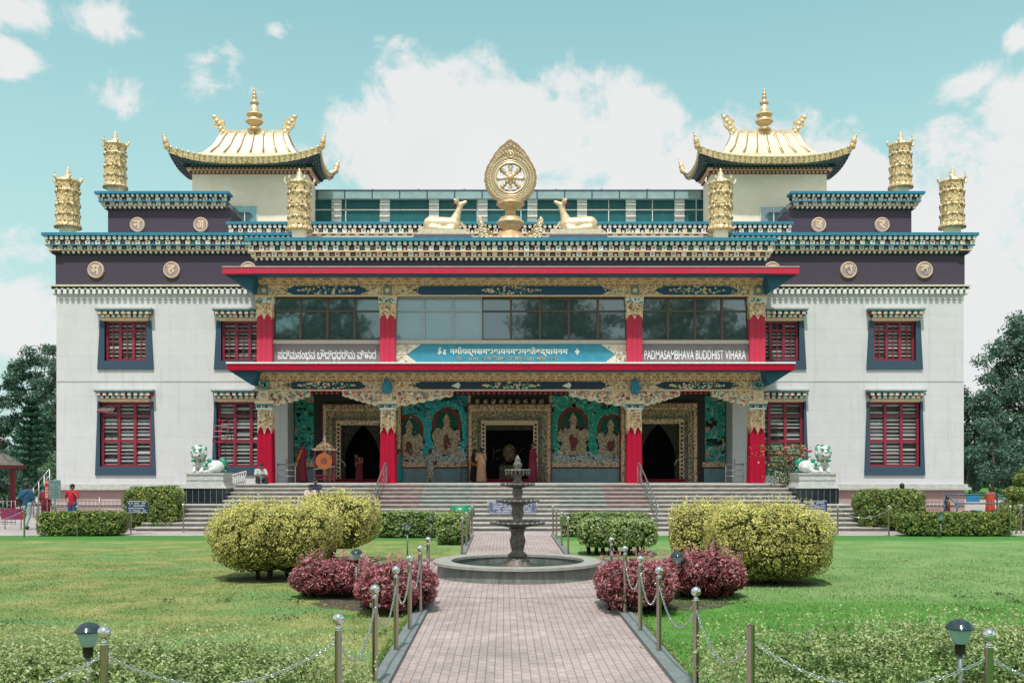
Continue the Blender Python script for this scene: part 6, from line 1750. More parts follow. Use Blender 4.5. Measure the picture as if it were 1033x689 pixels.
# signs
SB = mat('sign_blue', (.015, .035, .12), .5, var=.05); SGN = mat('sign_grey_green', (.16, .25, .26), .5, var=.08)
def sign(x, y, w, z0, z1, m, legs, zl, label, rows, lm=LETTW, seed=0, border=True, r=.02):
    t = thing('sign_board', label, 'sign', (x, y, zl))
    part('panel', t, lambda mb: (mb.box(x - w / 2, x + w / 2, y, y + .025, z0, z1, m), border and [mb.box(x - w / 2, x + w / 2, y - .004, y, z, z + .012, LETTW) for z in (z0, z1 - .012)]))
    part('leg', t, lambda mb: [mb.tube([(x + l, y + .05, zl), (x + l, y + .05, z1 + .02)], r, GALV, 8) for l in legs])
    def let(mb):
        q = random.Random(seed); h = (z1 - z0) / (rows + .6)
        for i in range(rows):
            zc = z1 - (i + .8) * h; u = x - w * .42 + (q.uniform(0, .12) * w if i % 2 else 0)
            while u < x + w * .40:
                ww = q.uniform(.025, .05)
                ch = q.choice('|-LTIE')
                if q.random() < .82:
                    mb.box(u, u + ww * .25, y - .006, y, zc - h * .3, zc + h * .3, lm)
                    zz = q.choice([-.3, 0, .22]); mb.box(u + ww * .25, u + ww * .8, y - .006, y, zc + h * zz, zc + h * (zz + .14), lm)
                u += ww
    part('lettering', t, let)
sign(PX(138.5, 34), 34, .74, PZ(517, 34), PZ(505.5, 34), SB, (-.24,), 0, 'small blue sign with white lettering beside the square shrub near the hut', 4, seed=1)
sign(PX(823, 35), 35, .80, PZ(516.5, 35), PZ(505, 35), SB, (.3,), 0, 'small blue sign with white lettering below the lion by the roses', 4, seed=2)
sign(PX(250, 34.6), 34.6, .72, PZ(517, 34.6), PZ(505, 34.6), SB, (-.2, .2), 0, 'blue sign half hidden behind the broad golden shrub', 3, seed=3)
sign(PX(517, 36.9), 36.9, 1.75, PZ(517.5, 36.9), PZ(506, 36.9), mat('notice_pale_blue', (.16, .19, .30), .5, col2=(.04, .05, .14), scale=9), (-.92, .92), .45, 'wide blue and white notice on steel legs at the steps behind the fountain', 4, seed=4)
sign(PX(12.5, 36.6), 36.6, .85, PZ(524, 36.6), PZ(513, 36.6), mat('sign_crimson', (.30, .012, .05), .5), (-.3, .3), 0, 'low crimson sign with blue end beside the man in blue', 3, mat('blue_letters', (.02, .08, .30), .5), 5, False)
sign(PX(55, 33.6), 33.6, .40, PZ(503.5, 33.6), PZ(484, 33.6), SGN, (0,), 0, 'grey-green notice board on a tall post by the path', 7, mat('dark_letters', (.10, .15, .17), .5), 6, False, .032)
sign(PX(47, 35), 35, .11, PZ(503.5, 35), PZ(484, 35), mat('red_banner', (.50, .01, .008), .5), (0,), 0, 'narrow red and white banner beside the grey-green board', 6, LETTW, 7, False, .015)

# green bin
gb = thing('litter_bin', 'round-topped green litter bin tipped beside the pale hedge at the steps', 'bin', (PX(466, 34.5), 34.5, .0))
GBIN = mat('green_plastic', (.005, .22, .10), .35, var=.08)
bx_ = PX(466, 34.5)
part('drum', gb, lambda mb: mb.tube([(bx_ - .3, 34.3, .72), (bx_ + .32, 34.7, .74)], .24, GBIN, 20))
part('rim', gb, lambda mb: mb.ring((bx_ - .31, 34.29, .72), .235, .025, GBIN, 'x', 24))
part('stand', gb, lambda mb: (mb.tube([(bx_ - .2, 34.4, 0), (bx_ - .2, 34.4, .6)], .025, GALV), mb.tube([(bx_ + .2, 34.6, 0), (bx_ + .2, 34.6, .6)], .025, GALV)))

# hut
ht = thing('hut', 'open-sided hut with a grey tiled roof edged in red', 'hut', (-26.3, 47.2, 0))
TILE = ramp_mat('grey_roof_tile', [(0, (.30, .28, .24)), (.5, (.38, .36, .31)), (.8, (.24, .22, .19))], 2.2, rough=.8, stretch=(1, 1, 3), bump=.4)
def f_hr(mb):
    cx, cy = -26.3, 47.2
    for z0, z1, r0, r1 in ((2.42, 3.3, 2.0, 1.0), (3.6, 4.3, 1.2, .1)):
        e = [(cx - r0, cy - r0, z0), (cx + r0, cy - r0, z0), (cx + r0, cy + r0, z0), (cx - r0, cy + r0, z0)]; t_ = [(cx - r1, cy - r1, z1), (cx + r1, cy - r1, z1), (cx + r1, cy + r1, z1), (cx - r1, cy + r1, z1)]
        mb.poly(e + t_, [(0, 1, 5, 4), (1, 2, 6, 5), (2, 3, 7, 6), (3, 0, 4, 7), (4, 5, 6, 7), (3, 2, 1, 0)], TILE)
        for i in range(1, 9):
            f_ = i / 9; r = r0 + (r1 - r0) * f_; z = z0 + (z1 - z0) * f_
            for a, b in (((-r, -r), (r, -r)), ((r, -r), (r, r))): mb.tube([(cx + a[0], cy + a[1], z + .015), (cx + b[0], cy + b[1], z + .015)], .03, TILE, 5)
    
hr = part('roof', ht, f_hr)
def f_he(mb):
    cx, cy = -26.3, 47.2
    for z, r in ((2.34, 2.04), (3.55, 1.23)):
        for s in (-1, 1):
            mb.box(cx - r, cx + r, cy + s * r - .06, cy + s * r + .06, z - .08, z + .12, mat('hut_red_edge', (.20, .035, .03), .6)); mb.box(cx + s * r - .06, cx + s * r + .06, cy - r + .06, cy + r - .06, z - .08, z + .12, MATS['hut_red_edge'])
    mb.box(cx - .95, cx + .95, cy - .95, cy + .95, 3.25, 3.6, MAROON)
part('eave_trim', hr, f_he)
for s in (-1, 1):
    for u in (-1, 1): part('post', ht, lambda mb: mb.box(-26.3 + s * 1.6 - .1, -26.3 + s * 1.6 + .1, 47.2 + u * 1.6 - .1, 47.2 + u * 1.6 + .1, 0, 2.4, MAROON))

# clothes stall
SX, SY = PX(986, 42.2), 42.2
st = thing('market_stall', 'blue metal frame stall with folded clothes by the temple corner', 'stall', (SX, SY, 0))
BLM = mat('blue_frame_paint', (.05, .14, .20), .5, var=.1)
def f_sf(mb):
    for a in (-1.15, 1.15):
        for b in (-.6, .6): mb.tube([(SX + a, SY + b, 0), (SX + a, SY + b, 1.02)], .035, BLM)
    for a in (-1.15, 1.15): mb.tube([(SX + a, SY - .6, .72), (SX + a * .95, SY + .5, 1.15), (SX + a, SY + .6, .72)], .03, BLM)
    mb.tube([(SX - 1.2, SY - .6, .80), (SX + 1.2, SY - .6, .80)], .04, BLM); mb.tube([(SX - 1.12, SY + .5, 1.15), (SX + 1.12, SY + .5, 1.15)], .03, BLM)
part('frame', st, f_sf)
part('sign_panel', st, lambda mb: mb.box(SX - .42, SX + .15, SY + .1, SY + .14, .84, 1.12, mat('blue_panel', (.03, .20, .42), .5)))
part('counter', st, lambda mb: mb.box(SX - 1.1, SX + 1.1, SY - .55, SY + .55, .28, .33, GREYN))
CL = [mat('cloth_' + n, c, .9, var=.1) for n, c in (('teal', (.01, .28, .22)), ('orange', (.45, .08, .03)), ('brown', (.10, .05, .04)), ('white', (.5, .5, .5)), ('maroon', (.15, .01, .02)))]
for i in range(6):
    x = SX - .95 + i * .36
    mb = MB(); mb.box(x, x + .3, SY - .4, SY + .3, .33, .38 + .03 * (i % 3), CL[i % 5]); mb.box(x + .02, x + .27, SY - .36, SY + .2, .38 + .03 * (i % 3), .43 + .03 * (i % 3), CL[(i + 3) % 5])
    tag(mb.build('folded_cloth', org=(x, SY, .33)), f'{["teal", "orange", "brown", "white", "maroon", "second teal"][i]} folded cloth on the stall counter', 'cloth', 'folded clothes on the stall')

# gong on its stand
gx, gy, gz = PX(327.5, 43), 43.0, FLOORZ
gs = thing('gong_stand', 'red carved wooden stand with a white and gilt pagoda top', 'gong stand', (gx, gy, gz))
def f_gf(mb):
    for a in (-.42, .42): mb.box(gx + a - .035, gx + a + .035, gy - .04, gy + .04, gz, gz + 1.45, MAROON)
    for z, h in ((.15, .05), (.3, .05), (1.38, .08)): mb.box(gx - .42, gx + .42, gy - .03, gy + .03, gz + z, gz + z + h, MAROON)
    mb.tube([(gx - .45, gy - .12, gz + .6), (gx + .45, gy - .12, gz + .72)], .035, LOUV)
    for k in range(6): mb.tube([(gx - .3 + k * .12, gy, gz), (gx - .3 + k * .12, gy, gz + .3)], .018, MAROON)
part('frame', gs, f_gf)
def f_gt(mb):
    mb.prism([(gx - .52, gz + 1.42), (gx + .52, gz + 1.42), (gx + .34, gz + 1.58), (gx + .2, gz + 1.72), (gx, gz + 1.85), (gx - .2, gz + 1.72), (gx - .34, gz + 1.58)], gy - .12, gy + .12, GOLDP)
    rosettes(mb, gx - .38, gx + .38, gz + 1.44, gz + 1.62, 36, gy - .12, [WHITEP, GOLDL, REDN, PINKN], (.03, .05), 5)
    mb.lathe([(.09, 0), (.05, .06), (.08, .12), (.02, .2), (.03, .24), (.0, .32)], (gx, gy, gz + 1.8), WHITEP, 12)
    for s in (-1, 1): mb.tube([(gx + s * .5, gy, gz + 1.44), (gx + s * .58, gy, gz + 1.55)], [.04, .015], WHITEP)
part('pagoda_top', gs, f_gt)
gg = thing('gong', 'round orange gong hanging in the red stand', 'gong', (gx, gy - .1, gz + .95))
part('face', gg, lambda mb: mb.disc(gx, gz + .95, .36, gy - .2, gy - .1, mat('orange_gong', (.68, .17, .06), .5, var=.06, scale=3), 32))
part('boss', gg, lambda mb: (mb.disc(gx, gz + .95, .12, gy - .215, gy - .2, REDN, 16), mb.disc(gx, gz + .95, .085, gy - .225, gy - .2, PINKN, 16), mb.disc(gx, gz + .95, .035, gy - .235, gy - .2, REDN, 10)))
# chairs beside the middle doorway
def chair(px, label):
    x = PX(px, 45.3); y = 45.3; z = FLOORZ; m = BROWNF
    t = thing('wooden_chair', label, 'chair', (x, y, z), 'chairs beside the middle doorway')
    part('seat', t, lambda mb: mb.box(x - .2, x + .2, y - .2, y + .2, z + .42, z + .46, m))
    part('backrest', t, lambda mb: (mb.box(x - .2, x - .16, y + .17, y + .2, z + .46, z + .9, m), mb.box(x + .16, x + .2, y + .17, y + .2, z + .46, z + .9, m), [mb.box(x - .16, x + .16, y + .175, y + .195, z + q, z + q + .05, m) for q in (.55, .68, .83)]))
    for a in (-.18, .18):
        for b in (-.18, .18): part('leg', t, lambda mb: mb.box(x + a - .018, x + a + .018, y + b - .018, y + b + .018, z, z + .42, m))
chair(469, 'brown wooden chair beside the woman in black'); chair(545, 'brown wooden chair beside the monk at the middle doorway')

# ================================================================== PEOPLE
def cloth(n, c, **k): return mat('cloth_' + n, c, .85, var=.12, scale=7, bump=.2, bscale=20, **k)
MROBE = cloth('monk_maroon', (.15, .008, .025)); MSHAWL = cloth('monk_wine', (.19, .008, .03)); ORNG = cloth('saffron', (.60, .14, .03))
def drape(mb, prof, m, folds=9, amp=.05, cx=0, cy=0, seed=0, wrap=None):
    """a hanging garment: prof of (z, rx, ry, dx, dy)"""
    n = 40; vs = []; fs = []
    for j, (z, rx, ry, dx, dy) in enumerate(prof):
        k = amp * (1 - j / (len(prof) - 1)) if prof[0][0] < prof[-1][0] else amp * j / (len(prof) - 1)
        for i in range(n):
            a = 2 * PI * i / n; w = 1 + k * math.sin(a * folds + seed + z * 2) + k * .5 * math.sin(a * (folds * 2 + 1) + z)
            vs.append((cx + dx + rx * w * math.cos(a), cy + dy + ry * w * math.sin(a), z))
    for j in range(len(prof) - 1):
        for i in range(n): fs.append((j * n + i, j * n + (i + 1) % n, (j + 1) * n + (i + 1) % n, (j + 1) * n + i))
    mb.poly(vs, fs, m, True)
    mb.poly(vs[:n], [tuple(range(n))], m); mb.poly(vs[-n:], [tuple(range(n))], m)
def person(x, y, z, h, rz, pose, kit, label, cat='person', group=None):
    s = h / 1.72
    J = dict(hipL=(.09, 0, .93), hipR=(-.09, 0, .93), kneeL=(.1, -.02, .50), kneeR=(-.1, -.02, .50), ankL=(.1, .03, .09), ankR=(-.1, .03, .09), toeL=(.12, -.14, .035), toeR=(-.12, -.14, .035),
             pel=(0, 0, .98), ch=(0, .0, 1.26), nk=(0, .01, 1.47), hd=(0, -.02, 1.60), shL=(.18, .01, 1.40), shR=(-.18, .01, 1.40), elL=(.24, .03, 1.13), elR=(-.24, .03, 1.13), wrL=(.23, -.07, .90), wrR=(-.23, -.07, .90))
    J.update(pose); V = {k: Vector(v) for k, v in J.items()}
    t = thing('person', label, cat, (x, y, z), group)
    def pt(fn, name):
        mb = MB(); fn(mb)
        mb.v = [(a * s, b * s, c * s) for a, b, c in mb.v]
        me = mb.mesh(name); o = bpy.data.objects.new(name, me); C.objects.link(o); o.parent = t; ORG[o.name] = ORG[t.name]; return o
    caps = [(V['pel'], V['ch'], .13, .135), (V['ch'], V['nk'], .13, .06), (V['nk'], V['hd'], .052, .06), (V['hd'] + Vector((0, .012, .03)), V['hd'] + Vector((0, -.015, -.03)), .098, .075), (V['shL'], V['shR'], .06, .06),
            (V['pel'], V['hipL'], .12, .09), (V['pel'], V['hipR'], .12, .09)]
    for q in 'LR':
        caps += [(V['hip' + q], V['knee' + q], .085, .058), (V['knee' + q], V['ank' + q], .056, .036), (V['ank' + q], V['toe' + q], .04, .032), (V['sh' + q], V['el' + q], .05, .038), (V['el' + q], V['wr' + q], .038, .026)]
        d = (V['wr' + q] - V['el' + q]).normalized(); caps.append((V['wr' + q] + d * .03, V['wr' + q] + d * .075, .028, .03))
    BV, BF = blob(caps, .024, 2)
    def body(mb):
        mb.poly(BV, BF, SKIN, True)
        hd = V['hd']
        for e in (-1, 1): mb.ball(tuple(hd + Vector((e * .034, -.088, .012))), .013, HAIR, 6); mb.ball(tuple(hd + Vector((e * .09, .0, .0))), .026, SKIN, 6, (.5, 1, 1.3))
        mb.tube([tuple(hd + Vector((0, -.088, .01))), tuple(hd + Vector((0, -.108, -.02)))], [.01, .017], SKIN, 6)
        mb.tube([tuple(hd + Vector((-.024, -.088, -.05))), tuple(hd + Vector((.024, -.088, -.05)))], .007, REDN, 5)
        for q, sg in (('L', 1), ('R', -1)):
            d = (V['wr' + q] - V['el' + q]).normalized(); w = V['wr' + q] + d * .09; sd = d.cross(Vector((0, 1, .1))).normalized(); up = sd.cross(d)
            for i, ln in enumerate((.065, .075, .07, .055)):
                o = w + sd * (.022 - .015 * i); a = o + d * ln * .55 + up * .004; b = a + (d * .8 - up * .5).normalized() * ln * .5
                mb.tube([tuple(o), tuple(a), tuple(b)], [.009, .008, .006], SKIN, 6)
            o = V['wr' + q] + d * .04 + sd * .025; mb.tube([tuple(o), tuple(o + sd * .03 + d * .02), tuple(o + sd * .035 + d * .05)], [.011, .010, .007], SKIN, 6)
    pt(body, 'body')
    if kit.get('hair', True):
        HV, HF = blob([(V['hd'] + Vector((0, .02, .045)), V['hd'] + Vector((0, .035, .0)),  .102, .09), (V['hd'] + Vector((0, -.03, .065)), V['hd'] + Vector((0, .04, .05)), .075, .09)] + ([(V['hd'] + Vector((0, .07, 0)), V['hd'] + Vector((0, .1, -.12)), .06, .045)] if kit.get('bun') else []), .02, 1)
        HV = [(a, b, c) for a, b, c in HV]
        pt(lambda mb: mb.poly(HV, HF, HAIR, True), 'hair')
    def garment(name, caps, m): 
        GV, GF = blob(caps, .024, 2); pt(lambda mb: mb.poly(GV, GF, m, True), name)
    if 'shirt' in kit:
        c_ = [(V['pel'] - Vector((0, 0, .06)), V['ch'], .155, .165), (V['ch'], (V['shL'] + V['shR']) / 2 + Vector((0, 0, -.02)), .16, .115), (V['shL'], V['shR'], .082, .082)]
        for q in 'LR': c_.append((V['sh' + q], V['sh' + q].lerp(V['el' + q], kit.get('sleeve', .75)), .08, .066))
        garment('shirt', c_, kit['shirt'])
    if 'trousers' in kit:
        c_ = [(V['pel'], V['hipL'], .15, .12), (V['pel'], V['hipR'], .15, .12)]
        for q in 'LR': c_ += [(V['hip' + q], V['knee' + q], .11, .082), (V['knee' + q], V['ank' + q], .08, .068)]
        garment('trousers', c_, kit['trousers'])
    if 'shoes' in kit: 
        garment('shoes', [(V['ank' + q] - Vector((0, 0, .03)), V['toe' + q], .05, .042) for q in 'LR'], kit['shoes'])
    if 'robe' in kit:
        bend = V['ch'] - V['pel']
        prof = [(.05, .25, .21, 0, 0), (.3, .24, .20, 0, 0), (.6, .22, .18, 0, 0), (.9, .20, .165, V['pel'].x * .8, V['pel'].y * .8), (1.05, .19, .15, V['pel'].x, V['pel'].y), (1.25, .21, .145, V['ch'].x, V['ch'].y), (1.40, .20, .12, V['nk'].x, V['nk'].y), (1.47, .10, .08, V['nk'].x, V['nk'].y)]
        top = V['nk'].z / 1.47
        pt(lambda mb: drape(mb, [(a * (1 + (top - 1) * min(a / 1.4, 1)), b, c, d, e) for a, b, c, d, e in prof], kit['robe'], 8, .10, seed=x), 'robe')
    if 'shawl' in kit:
        m2, side = kit['shawl']
        def f(mb):
            sgn = 1 if side == 'L' else -1
            for k in range(5):
                o = k * .028
                mb.tube([(sgn * (.20 - o * .3), -.02, 1.42 + .03), (sgn * (.14 - o), -.15, 1.36), (0, -.19, 1.22 - o), (-sgn * .14, -.17, 1.05 - o), (-sgn * .2, -.05, .95 - o), (-sgn * .12, .16, 1.0 - o), (sgn * .05, .185, 1.2 - o), (sgn * (.17 - o), .12, 1.4)], .03, m2, 8)
        pt(f, 'shawl')
    if 'sleeves' in kit:
        garment('sleeves', [(V['sh' + q], V['el' + q], .085, .075) for q in 'LR'] + [(V['el' + q], V['el' + q].lerp(V['wr' + q], .6), .075, .06) for q in 'LR'] , kit['sleeves'])
    if 'bag' in kit:
        m3, pos = kit['bag']
        def f(mb):
            bx, by, bz = pos
            mb.poly([(bx - .1, by - .06, bz), (bx + .1, by - .06, bz), (bx + .1, by + .06, bz), (bx - .1, by + .06, bz), (bx - .12, by - .05, bz + .22), (bx + .12, by - .05, bz + .22), (bx + .12, by + .05, bz + .22), (bx - .12, by + .05, bz + .22)],
                    [(0, 3, 2, 1), (4, 5, 6, 7), (0, 1, 5, 4), (1, 2, 6, 5), (2, 3, 7, 6), (3, 0, 4, 7)], m3)
        bag = pt(f, 'bag')
        if kit.get('strap'): pt(lambda mb: (mb.tube([(bx2, by2, bz2) for bx2, by2, bz2 in ((pos[0], pos[1] + .05, pos[2] + .2), (pos[0] * .3, .20, 1.2), (-pos[0] * .5, .13, 1.44), (-pos[0] * .5, -.1, 1.44), (pos[0] * .3, -.2, 1.2), (pos[0], pos[1] - .05, pos[2] + .2))], .014, m3, 6)), 'strap')
    t.rotation_euler.z = rz
    return t
WALKP = dict(kneeL=(.1, -.16, .52), ankL=(.1, -.10, .10), toeL=(.11, -.27, .06), kneeR=(-.1, .02, .50), ankR=(-.1, .24, .14), toeR=(-.11, .12, .035), elL=(.25, .10, 1.14), wrL=(.25, .02, .90), elR=(-.25, -.02, 1.13), wrR=(-.24, -.20, .95))
SITP = dict(pel=(0, 0, .12), ch=(0, -.06, .42), nk=(0, -.11, .62), hd=(0, -.17, .74), shL=(.18, -.08, .55), shR=(-.18, -.08, .55), hipL=(.1, -.02, .11), hipR=(-.1, -.02, .11), kneeL=(.18, -.40, .22), kneeR=(-.18, -.38, .26),
            ankL=(.15, -.45, -.20), ankR=(-.15, -.42, -.20), toeL=(.16, -.60, -.25), toeR=(-.17, -.58, -.25), elL=(.24, -.22, .34), elR=(-.24, -.22, .34), wrL=(.08, -.40, .36), wrR=(-.08, -.40, .36))
DEN = cloth('pale_denim', (.28, .34, .36)); NVY = cloth('navy', (.015, .03, .07)); BLUS = cloth('blue_shirt', (.012, .075, .17)); REDS = cloth('red_tshirt', (.42, .008, .02)); JEAN = cloth('blue_jeans', (.02, .07, .20)); DRK = cloth('dark_trousers', (.02, .022, .03))
LGT = cloth('light_shirt', (.42, .45, .46)); PKW = cloth('pale_pink', (.55, .42, .42)); TEA = cloth('teal_dress', (.01, .26, .26)); PEA = cloth('peach_sari', (.62, .33, .20)); BLK = cloth('black_dress', (.008, .008, .010))
PAT = ramp_mat('patterned_dress', [(0, (.30, .26, .22)), (.4, (.10, .12, .12)), (.7, (.42, .38, .32))], 20); WINE = cloth('wine_bag', (.20, .01, .03)); SHO = mat('dark_shoes', (.02, .018, .016), .5)
CLASP = dict(elL=(.26, -.05, 1.15), wrL=(.08, -.20, 1.12), elR=(-.26, -.05, 1.15), wrR=(-.08, -.20, 1.12))
person(PX(304.5, 43), 43.0, FLOORZ, 1.76, R_ := math.radians(145), CLASP, dict(robe=MROBE, shawl=(ORNG, 'R'), sleeves=MROBE, shoes=SHO, hair=True), 'monk in dark red robes with orange on the shoulder, walking beside the gong stand')
person(PX(362.5, 44.6), 44.6, FLOORZ, 1.34, math.radians(-50), dict(CLASP, ch=(0, -.08, 1.24), nk=(0, -.16, 1.42), hd=(0, -.22, 1.53), shL=(.18, -.13, 1.36), shR=(-.18, -.13, 1.36)), dict(robe=MROBE, shawl=(ORNG, 'L'), shoes=SHO), 'small monk in dark robe with orange sash in the doorway beside the gong')
person(PX(402.5, 44.6), 44.6, FLOORZ, 1.5, math.radians(90), {}, dict(robe=TEA, bun=True, shoes=SHO), 'woman in a teal dress half hidden by a red column')
person(PX(434, 44.8), 44.8, FLOORZ, 1.5, math.radians(160), WALKP, dict(robe=PAT, bun=True, shoes=SHO, sleeves=PAT, bag=(WINE, (-.24, -.05, .92))), 'woman in a patterned dress carrying a wine red bag before the mural')
person(PX(478.5, 45.2), 45.2, FLOORZ, 1.5, math.radians(120), {}, dict(robe=BLK, shawl=(ORNG, 'L'), bun=True, shoes=SHO), 'woman in black with an orange scarf beside the chair')
person(PX(485.5, 44.4), 44.4, FLOORZ, 1.55, math.radians(-150), CLASP, dict(robe=PEA, shawl=(GOLDL, 'L'), sleeves=PEA, bun=True, shoes=SHO), 'woman in a peach sari standing at the middle doorway')
person(PX(537.5, 43.6), 43.6, FLOORZ, 1.76, math.radians(75), CLASP, dict(robe=MSHAWL, sleeves=MSHAWL, shoes=SHO), 'monk in wine red robes at the side of the middle doorway')
person(PX(262.5, 40.9), 40.9, FLOORZ, 1.7, math.radians(25), SITP, dict(shirt=LGT, trousers=DRK, sleeve=.8, shoes=SHO), 'man in a light shirt sitting on the top step against the column')
person(PX(313, 38.3), 38.3, .90, 1.5, math.radians(10), SITP, dict(shirt=PKW, trousers=DRK, bun=True), 'woman in pale pink sitting on the steps behind the golden shrub')
person(PX(319.5, 38.9), 38.9, 1.05, 1.68, math.radians(-10), SITP, dict(shirt=NVY, trousers=DRK), 'man in navy sitting on the steps behind the golden shrub')
person(PX(27, 36.6), 36.6, 0.01, 1.72, math.radians(172), WALKP, dict(shirt=BLUS, trousers=DEN, shoes=SHO, sleeve=.95, bag=(BLK, (.22, .1, .90)), strap=True), 'man in a blue shirt and pale jeans walking away with a black shoulder bag')
person(PX(73, 38), 38.0, 0.01, 1.66, math.radians(-12), dict(elL=(.30, -.04, 1.16), wrL=(.12, -.16, 1.46), elR=(-.36, .05, 1.16), wrR=(-.20, -.02, .98)), dict(shirt=REDS, trousers=JEAN, shoes=SHO, sleeve=.7), 'man in a red t-shirt with a hand raised to his face behind the low hedge')
def tshirt_print():
    pass
person(PX(46, 38.2), 38.2, 0.01, 1.6, math.radians(170), {}, dict(shirt=MROBE, trousers=MROBE, shoes=SHO, sleeve=.9), 'person in dark red partly hidden behind the grey-green board')
person(PX(910, 38.4), 38.4, 0.01, 1.68, math.radians(180), {}, dict(shirt=DRK, trousers=DRK, shoes=SHO), 'dark-haired person whose head shows above the square shrub')
person(PX(999, 43.2), 43.2, 0.01, 1.45, math.radians(160), CLASP, dict(robe=cloth('orange_dress', (.50, .07, .03)), bun=True, shoes=SHO), 'woman in an orange dress standing behind the clothes stall')
person(PX(956, 42.3), 42.3, 0.01, 1.05, math.radians(80), {}, dict(robe=cloth('crimson_dress', (.12, .01, .02)), shoes=SHO), 'child in dark crimson at the end of the clothes stall')

# ================================================================== SKY, SUN, CAMERA
SUN_EL, SUN_AZ = 65, 8        # degrees; the sun stands behind the camera, a little towards the hut side
w = bpy.data.worlds.new('World'); bpy.context.scene.world = w; w.use_nodes = True
nt = w.node_tree; N = nt.nodes; L = nt.links; bg = N['Background']; bg.inputs['Strength'].default_value = .10
sky = N.new('ShaderNodeTexSky'); sky.sky_type = 'NISHITA'; sky.sun_disc = False; sky.sun_elevation = math.radians(SUN_EL)
sky.sun_rotation = math.radians(180 + SUN_AZ); sky.air_density = 1.0; sky.dust_density = 1.5; sky.ozone_density = 1.0
def vmath(op, a, b=None):
    n = N.new('ShaderNodeVectorMath'); n.operation = op
    for i, v in enumerate((a, b)):
        if v is None: continue
        if isinstance(v, tuple): n.inputs[i].default_value = v
        else: L.new(v, n.inputs[i])
    return n
def mth(op, a, b=None, c=None):
    n = N.new('ShaderNodeMath'); n.operation = op
    for i, v in enumerate((a, b, c)):
        if v is None: continue
        if isinstance(v, (int, float)): n.inputs[i].default_value = v
        else: L.new(v, n.inputs[i])
    return n.outputs[0]
tc = N.new('ShaderNodeTexCoord'); D = tc.outputs['Generated']
sp = N.new('ShaderNodeSeparateXYZ'); L.new(D, sp.inputs[0])
az = mth('ARCTAN2', sp.outputs[0], sp.outputs[1]); el = mth('ARCSINE', sp.outputs[2])
cb = N.new('ShaderNodeCombineXYZ'); L.new(az, cb.inputs[0]); L.new(el, cb.inputs[1])
def ae(px, py):
    u = (px - CX) / FPX; v = (CY - py) / FPX; a = math.atan(u); return a, math.atan(v * math.cos(a))
# cloud bodies: centre direction and angular half-size (given as picture pixels of the photo's lens for convenience), weight
CLOUDS = [(440, 115, 62, 62, 1.0), (470, 150, 90, 60, 1.2), (400, 170, 80, 45, 1.15), (520, 140, 110, 65, 1.2), (395, 150, 70, 50, .95), (620, 150, 95, 50, 1.0), (560, 110, 45, 34, .8), (700, 170, 90, 50, .95), (870, 200, 80, 60, .95), (960, 230, 90, 70, 1.0), (1000, 320, 110, 110, 1.1), (560, 230, 330, 75, 1.1),
          (960, 82, 42, 17, .75), (1028, 105, 26, 26, .85), (1030, 40, 14, 10, .6), (18, 10, 38, 18, .8), (12, 65, 22, 20, .75), (95, 16, 44, 20, .75), (130, 32, 30, 14, .62), (195, 60, 30, 13, .55), (220, 88, 30, 13, .48), (118, 102, 24, 14, .36), (235, 70, 12, 20, .4), (282, 32, 18, 10, .5),
          (10, 255, 50, 18, .6), (0, 330, 60, 60, .9), (60, 330, 60, 30, .6), (360, 105, 14, 10, .35), (780, 130, 40, 20, .4)]
env = None
for px, py, rx, ry, wt in CLOUDS:
    a, e = ae(px, py)
    d = vmath('SUBTRACT', cb.outputs[0], (a, e, 0)); s = vmath('MULTIPLY', d.outputs[0], (FPX / rx * .9, FPX / ry * .9, 1)); ln = vmath('LENGTH', s.outputs[0])
    v = mth('MULTIPLY', mth('SUBTRACT', 1.25, ln.outputs['Value']), wt)
    env = v if env is None else mth('SMOOTH_MAX', env, v, .18)
# elsewhere in the sky: out-of-view clouds added to neutralise the ambient tint
no2 = N.new('ShaderNodeTexNoise'); no2.inputs['Scale'].default_value = 2.0; no2.inputs['Detail'].default_value = 3; L.new(D, no2.inputs['Vector'])
away = mth('MAXIMUM', mth('SUBTRACT', mth('ABSOLUTE', az), .62), mth('SUBTRACT', el, .60))
env2 = mth('MINIMUM', mth('MULTIPLY', away, 2.2), mth('MULTIPLY', mth('SUBTRACT', no2.outputs['Fac'], .40), 7))
env = mth('MAXIMUM', env, env2)
no = N.new('ShaderNodeTexNoise'); no.inputs['Scale'].default_value = 13; no.inputs['Detail'].default_value = 12; no.inputs['Roughness'].default_value = .62; no.inputs['Distortion'].default_value = .35; L.new(D, no.inputs['Vector'])
dens = mth('ADD', env, mth('MULTIPLY', mth('SUBTRACT', no.outputs['Fac'], .56), 3.1))
mr = N.new('ShaderNodeMapRange'); mr.interpolation_type = 'SMOOTHSTEP'; mr.inputs['From Min'].default_value = .0; mr.inputs['From Max'].default_value = .50; L.new(dens, mr.inputs['Value'])
tint = N.new('ShaderNodeMix'); tint.data_type = 'RGBA'; tint.blend_type = 'MULTIPLY'; tint.inputs['Factor'].default_value = 1; tint.inputs['B'].default_value = (1.0, 1.98, 1.35, 1)
L.new(sky.outputs[0], tint.inputs['A'])
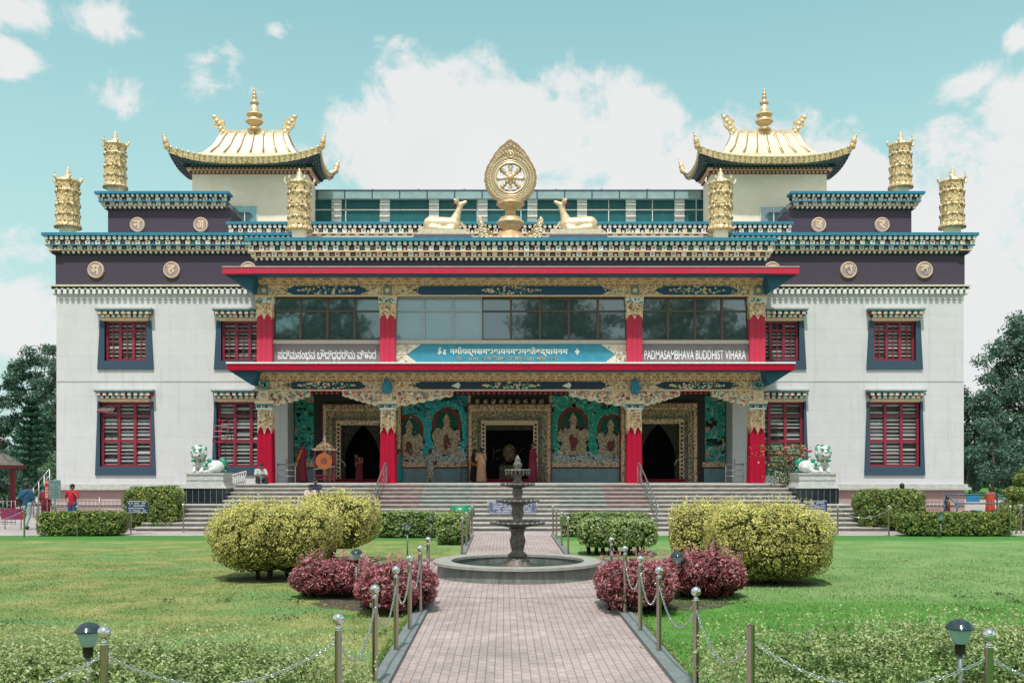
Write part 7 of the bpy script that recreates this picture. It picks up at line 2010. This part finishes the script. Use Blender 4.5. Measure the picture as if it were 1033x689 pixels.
# thin high veil
veil = N.new('ShaderNodeMix'); veil.data_type = 'RGBA'; veil.inputs['B'].default_value = (4.7, 6.0, 6.0, 1)
vr = N.new('ShaderNodeMapRange'); vr.inputs['From Min'].default_value = .62; vr.inputs['From Max'].default_value = .02; vr.inputs['To Min'].default_value = .05; vr.inputs['To Max'].default_value = 1.0
L.new(el, vr.inputs['Value']); L.new(vr.outputs['Result'], veil.inputs['Factor']); L.new(tint.outputs['Result'], veil.inputs['A'])
cm = N.new('ShaderNodeMix'); cm.data_type = 'RGBA'; L.new(mr.outputs['Result'], cm.inputs['Factor']); L.new(veil.outputs['Result'], cm.inputs['A'])
no3 = N.new('ShaderNodeTexNoise'); no3.inputs['Scale'].default_value = 5; no3.inputs['Detail'].default_value = 6; L.new(D, no3.inputs['Vector'])
cc = N.new('ShaderNodeMix'); cc.data_type = 'RGBA'; cc.inputs['A'].default_value = (7.15, 7.15, 7.15, 1); cc.inputs['B'].default_value = (6.1, 6.35, 6.35, 1); L.new(no3.outputs['Fac'], cc.inputs['Factor'])
L.new(cc.outputs['Result'], cm.inputs['B']); L.new(cm.outputs['Result'], bg.inputs['Color'])

sl = bpy.data.lights.new('sun', 'SUN'); sl.energy = 3.5; sl.angle = math.radians(1.5); sl.color = (1.0, .94, .90)
so = bpy.data.objects.new('sun', sl); C.objects.link(so); so.location = (0, 0, 60)
e_, a_ = math.radians(SUN_EL), math.radians(SUN_AZ)
to_sun = Vector((-math.sin(a_) * math.cos(e_), -math.cos(a_) * math.cos(e_), math.sin(e_)))
so.rotation_euler = to_sun.to_track_quat('Z', 'Y').to_euler()

cam = bpy.data.cameras.new('camera'); co = bpy.data.objects.new('camera', cam); C.objects.link(co); co.location = (CAMX, 0, CAMZ); co.rotation_euler = (PI / 2, 0, 0)
cam.sensor_width = 36; cam.lens = FPX / 1033 * 36; cam.shift_x = (516.5 - CX) / 1033; cam.shift_y = (CY - 344.5) / 1033; cam.clip_end = 3000; cam.clip_start = .1
sc = bpy.context.scene; sc.camera = co
sc.view_settings.view_transform = 'Standard'; sc.view_settings.look = 'None'; sc.view_settings.gamma = 1; sc.view_settings.exposure = 0.32
sc.cycles.max_bounces = 6; sc.cycles.transparent_max_bounces = 4; sc.cycles.use_denoising = True
